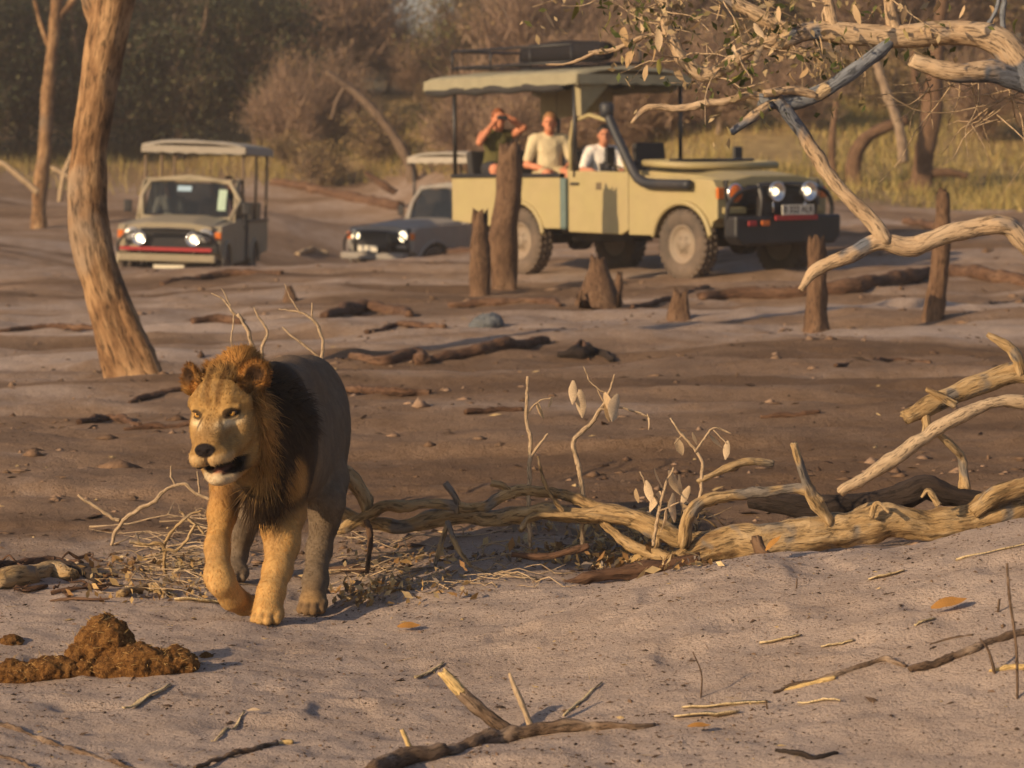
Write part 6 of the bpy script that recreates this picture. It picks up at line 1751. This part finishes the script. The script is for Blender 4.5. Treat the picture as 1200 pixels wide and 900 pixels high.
seedling([[(128, 640, D, 2), (140, 616, D, 2.6), (160, 600, D, 2.6), (178, 588, D, 2.4), (196, 574, D, 2.2), (214, 568, D, 2), (228, 578, D, 2), (246, 586, D, 2)], [(140, 612, D, 2.4), (112, 594, D, 2), (92, 580, D, 1.5)], [(206, 570, D, 1.4), (200, 556, D, 1.2), (201, 546, D, .8)], [(234, 578, D, 1.3), (232, 552, D, .9)]], [], 'arched dry branch left of the lion\'s forelegs', mat=W_TWIG)
D = 12.1
seedling([[(196, 690, D, 2), (192, 660, D, 2.2), (191, 640, D, 2.4), (172, 637, D, 2), (152, 636, D, 2.4)], [(191, 640, D, 2.2), (204, 620, D, 2), (222, 604, D, 1.8), (236, 598, D, 1.2)], [(192, 646, D, 2), (214, 638, D, 2), (228, 614, D, 1.8)], [(210, 598, D, 1.6), (226, 612, D, 1.6), (240, 626, D, 1.4)], [(164, 637, D, 1.3), (160, 624, D, .9)]], [], 'forked pale twig standing beside the lifted paw', mat=W_PALE)
lying([(0, 690, 14), (30, 683, 17), (60, 676, 15), (90, 678, 9)], 'weathered hollow log end at the left edge behind the dung', mat=W_PALE, seed=31)
lying([(70, 668, 6), (100, 672, 8), (118, 684, 6)], 'dark rotten log beside the weathered log end', mat=W_CHAR, seed=32)
lying([(-20, 668, 6), (20, 664, 7), (60, 660, 6), (95, 662, 5)], 'grey brown log lying behind the weathered log end', seed=33)
lying([(55, 655, 1.6), (85, 660, 2), (108, 672, 2)], 'thin pale stick over the dark rotten log', mat=W_TWIG, seed=34)
lying([(142, 700, 5), (170, 694, 7), (196, 700, 5)], 'curved piece of yellow wood left of the lifted paw', mat=W_PALE, seed=35)

# ---- litter: chips, straw and crumbs nobody could count
def litter():
    rr = np.random.default_rng(9); V, F, C = [], [], []
    n = 0
    def emit(x, y, L_, W_, col, lift):
        nonlocal n
        k = len(x); z = ground(x, y); a = rr.uniform(0, 2 * np.pi, k)
        dv = np.stack([np.cos(a), np.sin(a), rr.normal(0, 0.18, k)], 1); sd = np.stack([-np.sin(a), np.cos(a), rr.normal(0, 0.3, k)], 1)
        P = np.stack([x, y, z + lift], 1)
        top = P + np.stack([0 * x, 0 * x, W_ * 0.35], 1)
        q = np.stack([P - dv * L_[:, None] / 2, P + sd * W_[:, None] / 2, P + dv * L_[:, None] / 2, P - sd * W_[:, None] / 2, top], 1)
        V.append(q.reshape(-1, 3)); b = n + np.arange(k)[:, None] * 5
        F.append(np.concatenate([b + [[0, 1, 4]], b + [[1, 2, 4]], b + [[2, 3, 4]], b + [[3, 0, 4]]]))
        C.append(np.repeat(np.concatenate([col, np.ones((k, 1))], 1), 5, 0)); n += 5 * k
    pal = np.array([(0.09, 0.058, 0.038), (0.15, 0.095, 0.06), (0.055, 0.036, 0.026), (0.17, 0.105, 0.06), (0.42, 0.30, 0.15)])
    def cols(k, w): return pal[rr.choice(5, k, p=w)] * rr.uniform(0.7, 1.3, (k, 1))
    k = 10000; y = rr.uniform(7.6, 12.2, k); x = rr.uniform(-0.20, 0.20, k) * y
    keep = vnoise(np.stack([x * 1.8, y * 2.2, 0 * x], 1), 5) > rr.uniform(-1.0, 0.5, k); x, y = x[keep], y[keep]; k = len(x)
    sz = rr.lognormal(-5.25, 0.45, k)
    emit(x, y, sz * rr.uniform(1, 3.2, k), sz, cols(k, [.3, .25, .3, .1, .05]), 0.001)
    k = 240; y = rr.uniform(7.6, 12.0, k); x = rr.uniform(-0.20, 0.20, k) * y      # straws
    emit(x, y, rr.uniform(0.02, 0.10, k), np.full(k, 0.0022), cols(k, [0, .1, 0, .2, .7]), 0.003)
    k = 700; y = rr.uniform(11.3, 13.2, k); x = rr.uniform(-0.20, 0.12, k) * y      # rubble strip behind the lion
    sz = rr.lognormal(-4.2, 0.5, k); emit(x, y, sz * rr.uniform(1, 3, k), sz * 0.8, cols(k, [.25, .3, .1, .2, .15]), 0.002)
    k = 900; y = 13 * (34 / 13) ** rr.uniform(0, 1, k); x = rr.uniform(-0.20, 0.20, k) * y
    sz = rr.lognormal(-4.1, 0.5, k); emit(x, y, sz * rr.uniform(1, 4, k), sz, cols(k, [.3, .3, .2, .12, .08]), 0.004)
    # crumbly clods of trampled mud out on the flat
    oc = np.array([(1, 0, 0), (-1, 0, 0), (0, 1, 0), (0, -1, 0), (0, 0, 1), (0, 0, -0.4)], float); of = np.array([(0, 2, 4), (2, 1, 4), (1, 3, 4), (3, 0, 4), (2, 0, 5), (1, 2, 5), (3, 1, 5), (0, 3, 5)])
    k = 5200; y = 12 * (46 / 12) ** rr.uniform(0, 1, k); x = rr.uniform(-0.21, 0.21, k) * y
    keep = fbm(np.stack([x * 0.35, y * 0.7, 0 * x], 1), 3, 15) > rr.uniform(-0.5, 1.0, k); x, y = x[keep], y[keep]; k = len(x)
    sz = rr.lognormal(-4.25, 0.55, k); v = oc[None] * (sz[:, None, None] * rr.uniform(0.5, 1.5, (k, 6, 1))) * rr.uniform(0.6, 1.8, (k, 1, 3)) * [1.3, 1, 0.55]
    v = v + np.stack([x, y, ground(x, y)], 1)[:, None]
    clod_v, clod_f = v.reshape(-1, 3), (np.arange(k)[:, None, None] * 6 + of[None]).reshape(-1, 3)
    cc_ = np.array([(0.17, 0.105, 0.065), (0.24, 0.155, 0.10), (0.11, 0.066, 0.042), (0.30, 0.20, 0.135)])[rr.integers(0, 4, k)] * rr.uniform(0.7, 1.2, (k, 1)); 
    add('mud_clods', np_mesh('mud_clods', clod_v, [clod_f], {'col': np.repeat(np.concatenate([cc_, np.ones((k, 1))], 1), 6, 0)}), attr_mat('mud_clod', rough=0.95, var=0.3, scale=40, bump=0.8, bscale=60), None, 'crumbly brown clods of dried mud strewn over the flat', 'clods', kind='stuff')
    me = np_mesh('ground_litter', np.concatenate(V), [np.concatenate(F)], {'col': np.concatenate(C)}, smooth=False)
    add('ground_litter', me, attr_mat('litter', rough=0.95, var=0.3, scale=60), None, 'crumbs of bark, straw and dirt strewn over the sand', 'litter', kind='stuff')
litter()
# drifts of dry leaves and bark flakes under the fallen tree
def leaf_drift(boxes, n, label, seed, size):
    rr = np.random.default_rng(seed); P = []
    for i in range(140):
        x0, y0, x1, y1 = boxes[i % len(boxes)]; g = gpt(rr.uniform(x0, x1), rr.uniform(y0, y1)); P.append(g + [0, 0, rr.uniform(0.005, 0.05)])
    P = np.array(P)
    o = small_leaves('leaf_drift', P, n, size, seed, None, np.zeros(3), np.array([0.06, 0.05, 0.012]), [(0.50, 0.34, 0.15), (0.60, 0.45, 0.24), (0.40, 0.25, 0.10), (0.24, 0.20, 0.17), (0.30, 0.17, 0.07)], LEAF_DRY)
    tag(o, label, 'dry leaves')
leaf_drift([(590, 615, 830, 668), (680, 625, 800, 672)], 900, 'drift of golden dry leaves and flakes under the fallen tree', 41, 0.055)
leaf_drift([(400, 650, 560, 705), (395, 690, 480, 712)], 420, 'scattered golden flakes right of the hind paw', 42, 0.045)
leaf_drift([(110, 660, 250, 708)], 300, 'scattered golden flakes left of the lifted paw', 43, 0.045)
# ================================================================== BACKGROUND: TREES, SHRUBS, GRASS
LEAF_BG = attr_mat('bush_leaves', rough=0.7, var=0.2, scale=3, trans=0.3)
W_BGT = wood_mat('bush_bark', [(0.3, (0.07, 0.045, 0.03)), (0.6, (0.20, 0.14, 0.095))], scale=12, bump=0.6)
W_BGP = wood_mat('pale_bush_bark', [(0.3, (0.16, 0.11, 0.075)), (0.6, (0.34, 0.25, 0.17))], scale=12, bump=0.6)
def crown_mesh(seed, h, w, cols, n_leaf, n_twig, leaf, clumps, base=0.25, twig_col=(0.13, 0.09, 0.065)):
    rr = np.random.default_rng(seed); V, F, C = [], [], []; n = 0
    cc = []
    while len(cc) < clumps:
        p = rr.uniform(-1, 1, 3)
        if 0.25 < np.linalg.norm(p) < 1: cc.append(p)
    cc = np.array(cc) * [w / 2, w / 2, h * (1 - base) / 2] + [0, 0, h * (base + (1 - base) / 2)]
    if n_leaf:
        ci = rr.integers(0, clumps, n_leaf)
        c = cc[ci] + rr.normal(0, 0.085 * w, (n_leaf, 3)) * [1, 1, 0.75]
        a = rr.normal(0, 1, (n_leaf, 3)); a /= np.linalg.norm(a, axis=1)[:, None]
        b = np.cross(a, rr.normal(0, 1, (n_leaf, 3))); b /= np.linalg.norm(b, axis=1)[:, None]
        s = leaf * rr.uniform(0.5, 1.4, (n_leaf, 1))
        V.append(np.stack([c - a * s / 2, c + b * s * 0.3, c + a * s / 2, c - b * s * 0.3], 1).reshape(-1, 3))
        F.append(np.arange(4 * n_leaf).reshape(-1, 4))
        cl = np.array(cols)[(ci + rr.integers(0, 2, n_leaf)) % len(cols)] * rr.uniform(0.65, 1.3, (n_leaf, 1))
        C.append(np.repeat(cl, 4, 0)); n = 4 * n_leaf
    if n_twig:
        ci = rr.integers(0, clumps, n_twig)
        p0 = np.array([0, 0, h * 0.18]) + (cc[ci] - [0, 0, h * 0.18]) * rr.uniform(0.3, 0.9, (n_twig, 1)) + rr.normal(0, 0.05 * w, (n_twig, 3))
        d = (cc[ci] - [0, 0, h * 0.1]); d = d / np.linalg.norm(d, axis=1)[:, None] + rr.normal(0, 0.5, (n_twig, 3)); d[:, 2] += 0.25
        d /= np.linalg.norm(d, axis=1)[:, None]
        ln = rr.uniform(0.3, 1.1, (n_twig, 1)) * h * 0.22; wd = rr.uniform(0.008, 0.02, (n_twig, 1))
        sd = np.cross(d, rr.normal(0, 1, (n_twig, 3))); sd /= np.linalg.norm(sd, axis=1)[:, None]
        bend = rr.normal(0, 0.12, (n_twig, 3)) * ln
        V.append(np.stack([p0 - sd * wd, p0 + sd * wd, p0 + d * ln * .5 + bend + sd * wd * .7, p0 + d * ln * .5 + bend - sd * wd * .7, p0 + d * ln + sd * wd * .3, p0 + d * ln - sd * wd * .3], 1).reshape(-1, 3))
        b0 = n + 6 * np.arange(n_twig)[:, None]
        F.append(np.concatenate([b0 + [[0, 1, 2, 3]], b0 + [[3, 2, 4, 5]]]))
        C.append(np.repeat(np.array(twig_col) * rr.uniform(0.5, 1.7, (n_twig, 1)), 6, 0))
    C = np.concatenate(C)
    me = np_mesh('crown', np.concatenate(V), F, {'col': np.concatenate([C, np.ones((len(C), 1))], 1)}, smooth=False)
    me.materials.append(LEAF_BG)
    return me, cc
def tree_template(seed, kind):
    rr = np.random.default_rng(seed)
    if kind == 'dark': h, w = 6.0, 5.0; me, cc = crown_mesh(seed, h, w, [(0.080, 0.088, 0.045), (0.060, 0.068, 0.040), (0.115, 0.108, 0.055), (0.120, 0.092, 0.060)], 9500, 900, 0.15, 46, 0.10)  # evergreen leaf colours, darkened to carry the shade these trees stand in
    elif kind == 'olive': h, w = 5.5, 4.6; me, cc = crown_mesh(seed, h, w, [(0.22, 0.19, 0.075), (0.15, 0.15, 0.058), (0.30, 0.225, 0.105), (0.25, 0.165, 0.085)], 5200, 1800, 0.12, 40, 0.15, (0.17, 0.12, 0.085))
    elif kind == 'dry': h, w = 5.0, 4.6; me, cc = crown_mesh(seed, h, w, [(0.34, 0.225, 0.125), (0.25, 0.165, 0.10), (0.40, 0.28, 0.15)], 2600, 4200, 0.10, 44, 0.06, (0.30, 0.205, 0.145))
    else: h, w = 1.7, 2.4; me, cc = crown_mesh(seed, h, w, [(0.28, 0.20, 0.09), (0.36, 0.25, 0.11), (0.18, 0.14, 0.07)], 1500, 1500, 0.09, 26, 0.05, (0.21, 0.145, 0.09))
    parts = []
    r = 0.045 * h / 1.6
    m = MB(); p = [(0, 0, -0.3), (rr.normal(0, .1), rr.normal(0, .1), h * 0.2), (rr.normal(0, .25), rr.normal(0, .25), h * 0.45), (rr.normal(0, .4), rr.normal(0, .4), h * 0.78)]
    m.tube(p, [r * 1.2, r, r * 0.7, r * 0.25], k=8, m=5, rough=0.15, freq=2); parts.append(('trunk', m.mesh('trunk')))
    if kind != 'shrub':
        for i in range(4):
            e = cc[rr.integers(0, len(cc))]; m = MB(); s0 = np.array(p[1]) * (0.8 + 0.1 * i)
            m.tube([s0, s0 * 0.5 + e * 0.5 + rr.normal(0, 0.25, 3), e], [r * 0.6, r * 0.42, r * 0.12], k=7, m=5, rough=0.15, freq=2); parts.append(('limb', m.mesh('limb')))
    parts.append(('crown', me))
    return parts, h
TPL = {k: [tree_template(100 + 10 * i + j, k) for j in range(n)] for i, (k, n) in enumerate((('dark', 3), ('olive', 3), ('dry', 4), ('shrub', 3)))}
KL = {'dark': ('evergreen_tree', 'dark dense evergreen bush tree on the far bank', 'tree', 'dark evergreens on the far bank', W_BGT),
      'olive': ('olive_tree', 'olive green thin leaved bush tree on the far bank', 'tree', 'olive bush trees on the far bank', W_BGT),
      'dry': ('dry_tree', 'leafless brown thicket tree on the far bank', 'tree', 'dry thicket trees on the far bank', W_BGP),
      'shrub': ('dry_shrub', 'low straw brown shrub in the grass of the far bank', 'shrub', 'dry shrubs on the grass bank', W_BGP)}
rv = np.random.default_rng(31)
def plant(px, d, kind, scale):
    nm, lab, cat, grp, mt = KL[kind]
    x = (px - 600) / FPX * d; z = gz(x, d)
    if kind == 'dark': lab, grp = (('dark dense evergreen beyond the slim bare tree', 'evergreens beyond the slim tree') if px < 110 else ('dark dense evergreen beyond the olive truck', 'evergreens beyond the olive truck') if px < 350 else (lab, grp))
    if kind == 'dry': lab, grp = (('leafless brown thicket tree above the blue grey truck', 'thicket above the blue grey truck') if px < 540 else ('leafless brown thicket tree behind the yellow truck canopy', 'thicket behind the yellow truck') if px < 820 else ('leafless brown thicket tree on the bank behind the gnarled tree', 'thicket behind the gnarled tree'))
    if kind == 'olive': lab, grp = (('olive green bush tree behind the yellow truck canopy', 'olive trees behind the yellow truck') if px < 900 else ('olive green bush tree on the bank behind the gnarled tree', 'olive trees behind the gnarled tree'))
    if d > 95: lab, grp = lab.replace('leafless', 'tall far leafless').replace('dark', 'tall far dark').replace('olive', 'tall far olive', 1), 'far ' + grp
    parts, h = TPL[kind][rv.integers(0, len(TPL[kind]))]
    root = empty(nm, (x, d, z - 0.05), lab, cat, grp, rv.uniform(0, 6.28)); root.scale = (scale * rv.uniform(0.9, 1.15), scale * rv.uniform(0.9, 1.15), scale)
    for pn, me in parts:
        o = bpy.data.objects.new(pn, me); COL.objects.link(o); o.parent = root
        if len(me.materials) == 0: me.materials.append(mt)
        if pn == 'crown': o['kind'] = 'stuff'
SPOTS = []
for px in range(-330, 350, 62): SPOTS.append((px + rv.uniform(-20, 20), rv.uniform(73, 79), 'dark', rv.uniform(0.75, 1.0)))
for px in range(-300, 400, 85): SPOTS.append((px + rv.uniform(-20, 20), rv.uniform(84, 92), 'dark' if px < 250 else 'dry', rv.uniform(1.0, 1.3)))
for px in (300, 345, 392, 590, 630, 680, 725, 775): SPOTS.append((px + rv.uniform(-10, 10), rv.uniform(82, 90), 'dry' if px < 640 or rv.random() < .5 else 'olive', rv.uniform(0.85, 1.1)))
SPOTS += [(488, 84, 'dry', 0.42), (525, 86, 'dry', 0.50), (455, 88, 'dry', 0.60)]
for px in range(560, 1000, 75): SPOTS.append((px + rv.uniform(-20, 20), rv.uniform(72, 80), rv.choice(['olive', 'dry', 'dry']), rv.uniform(0.75, 1.0)))
for px in range(800, 1650, 62): SPOTS.append((px + rv.uniform(-20, 20), rv.uniform(66, 74), rv.choice(['olive', 'dry', 'olive']), rv.uniform(0.75, 1.05)))
for px in range(-500, 1800, 95):
    if not 400 < px < 590: SPOTS.append((px + rv.uniform(-20, 20), rv.uniform(98, 112), rv.choice(['dark', 'dry', 'olive', 'dry']), rv.uniform(1.1, 1.4)))
for px, d_, s_ in ((560, 66, .6), (610, 62, .55), (655, 63, .6), (700, 61, .62), (745, 60, .6), (790, 60, .6), (840, 59, .5), (930, 58, .45), (1150, 58, .5), (1230, 57, .5), (340, 74, .6), (395, 75, .55)): SPOTS.append((px, d_, 'dry', s_))
for i in range(34):
    px = rv.uniform(340, 1400); SPOTS.append((px, rv.uniform(60, 70) if px > 700 else rv.uniform(70, 80), 'shrub', rv.uniform(0.5, 1.0)))
for a in SPOTS: plant(*a)
# leaning pale trunk on the grass bank
g = gpt(484, 214); d = depth_of(g)
wooden('leaning_tree', 'pale dead trunk leaning on the grass bank behind the blue grey truck', 'tree', W_BGT, [
    ('trunk', [(486, 222, d, 7), (478, 188, d, 6.5), (455, 150, d, 5.5), (425, 116, d, 5), (383, 84, d, 3.5)], dict(k=12, rough=0.1)),
    ('limb', [(405, 100, d, 3), (395, 118, d, 2.4), (388, 140, d, 1.6)], dict(k=8))])
wooden('leaning_branch', 'short brown branch leaning towards the leaning pale trunk', 'branch', W_LOG, [('limb', [(463, 226, d - 3, 5), (445, 214, d - 3, 4), (428, 202, d - 3, 2.5)], dict(k=8))])
g = gpt(1085, 226); d = depth_of(g)
wooden('gnarled_tree', 'gnarled twisted tree trunk with a looping limb on the right bank', 'tree', W_STUMP, [
    ('trunk', [(1084, 236, d, 16), (1080, 205, d, 13), (1086, 170, d, 12), (1092, 130, d, 11), (1096, 90, d, 10), (1100, 40, d, 8), (1108, -30, d, 6)], dict(k=16, rough=0.14)),
    ('limb', [(1064, 140, d, 6), (1040, 148, d, 7), (1015, 162, d, 8), (1002, 185, d, 8), (1000, 210, d, 9), (1008, 232, d, 11)], dict(k=12)),
    ('limb', [(1086, 210, d, 9), (1060, 224, d, 9), (1035, 232, d, 8)], dict(k=12)),
    ('limb', [(1060, 190, d - .5, 6), (1054, 150, d - .5, 5.5), (1040, 110, d - .5, 5), (1026, 70, d - .5, 4.5)], dict(k=10, mat=W_BGP)),
    ('limb', [(1085, 204, d, 7), (1110, 202, d, 6), (1134, 206, d, 5)], dict(k=10)),
    ('limb', [(1092, 130, d, 6), (1075, 100, d, 4.5), (1070, 60, d, 3)], dict(k=9)),
    ('limb', [(1010, 230, d, 6), (980, 215, d, 5), (975, 170, d, 4), (980, 120, d, 3)], dict(k=9))])
# dry grass on the bank
def grass():
    rr = np.random.default_rng(5); n = 150000
    y = rr.uniform(47, 82, n); px = rr.uniform(-150, 1400, n); x = (px - 600) / FPX * y
    lim = np.interp(px, [0, 300, 520, 640, 700, 1000, 1400], [70, 70, 69, 57, 51, 48, 48]) + 2.5 * fbm(np.stack([x * 0.2, y * 0.15, 0 * x], 1), 3, 4)
    k = (y > lim) & (vnoise(np.stack([x * 0.8, y * 0.5, 0 * x], 1), 3) > rr.uniform(-0.9, 0.9, n)) & ((px > 300) | (rr.random(n) < 0.35))
    x, y, px = x[k], y[k], px[k]; n = len(x); z = ground(x, y)
    h = rr.uniform(0.10, 0.34, n) * (1 + 0.5 * sstep(55, 75, y)); a = rr.uniform(0, 2 * np.pi, n)
    P = np.stack([x, y, z - 0.01], 1); sd = np.stack([np.cos(a), np.sin(a), 0 * a], 1) * rr.uniform(0.008, 0.018, (n, 1))
    tip = P + np.stack([rr.normal(0, .10, n), rr.normal(0, .10, n), h], 1)
    V = np.stack([P - sd, P + sd, tip], 1).reshape(-1, 3)
    base = np.array([(0.50, 0.38, 0.13), (0.56, 0.44, 0.18), (0.36, 0.31, 0.10), (0.44, 0.31, 0.11)])[rr.integers(0, 4, n)] * rr.uniform(0.6, 1.2, (n, 1))
    C = np.repeat(np.concatenate([base, np.ones((n, 1))], 1), 3, 0)
    add('dry_grass', np_mesh('dry_grass', V, [np.arange(3 * n).reshape(-1, 3)], {'col': C}, smooth=False), attr_mat('straw_grass', rough=0.8, var=0.2, scale=2, trans=0.35), None, 'dry yellow grass covering the far bank', 'grass', kind='stuff')
grass()

# ================================================================== DUSTY AIR
def haze():
    m = MB(); m.box((0, 400, 19), (1600, 1300, 46))
    mt = bpy.data.materials.new('dusty_air'); mt.use_nodes = True; nt = mt.node_tree
    nt.nodes.remove(nt.nodes['Principled BSDF'])
    v = nd(nt, 'VolumePrincipled', {'Color': (0.95, 0.88, 0.78, 1), 'Density': 0.0014, 'Anisotropy': 0.35})
    nt.links.new(v.outputs[0], nt.nodes['Material Output'].inputs['Volume'])
    m.build('haze', mt, None, smooth=False, kind='stuff', label='thin golden dust hanging in the air over the flat', cat='haze')
haze()
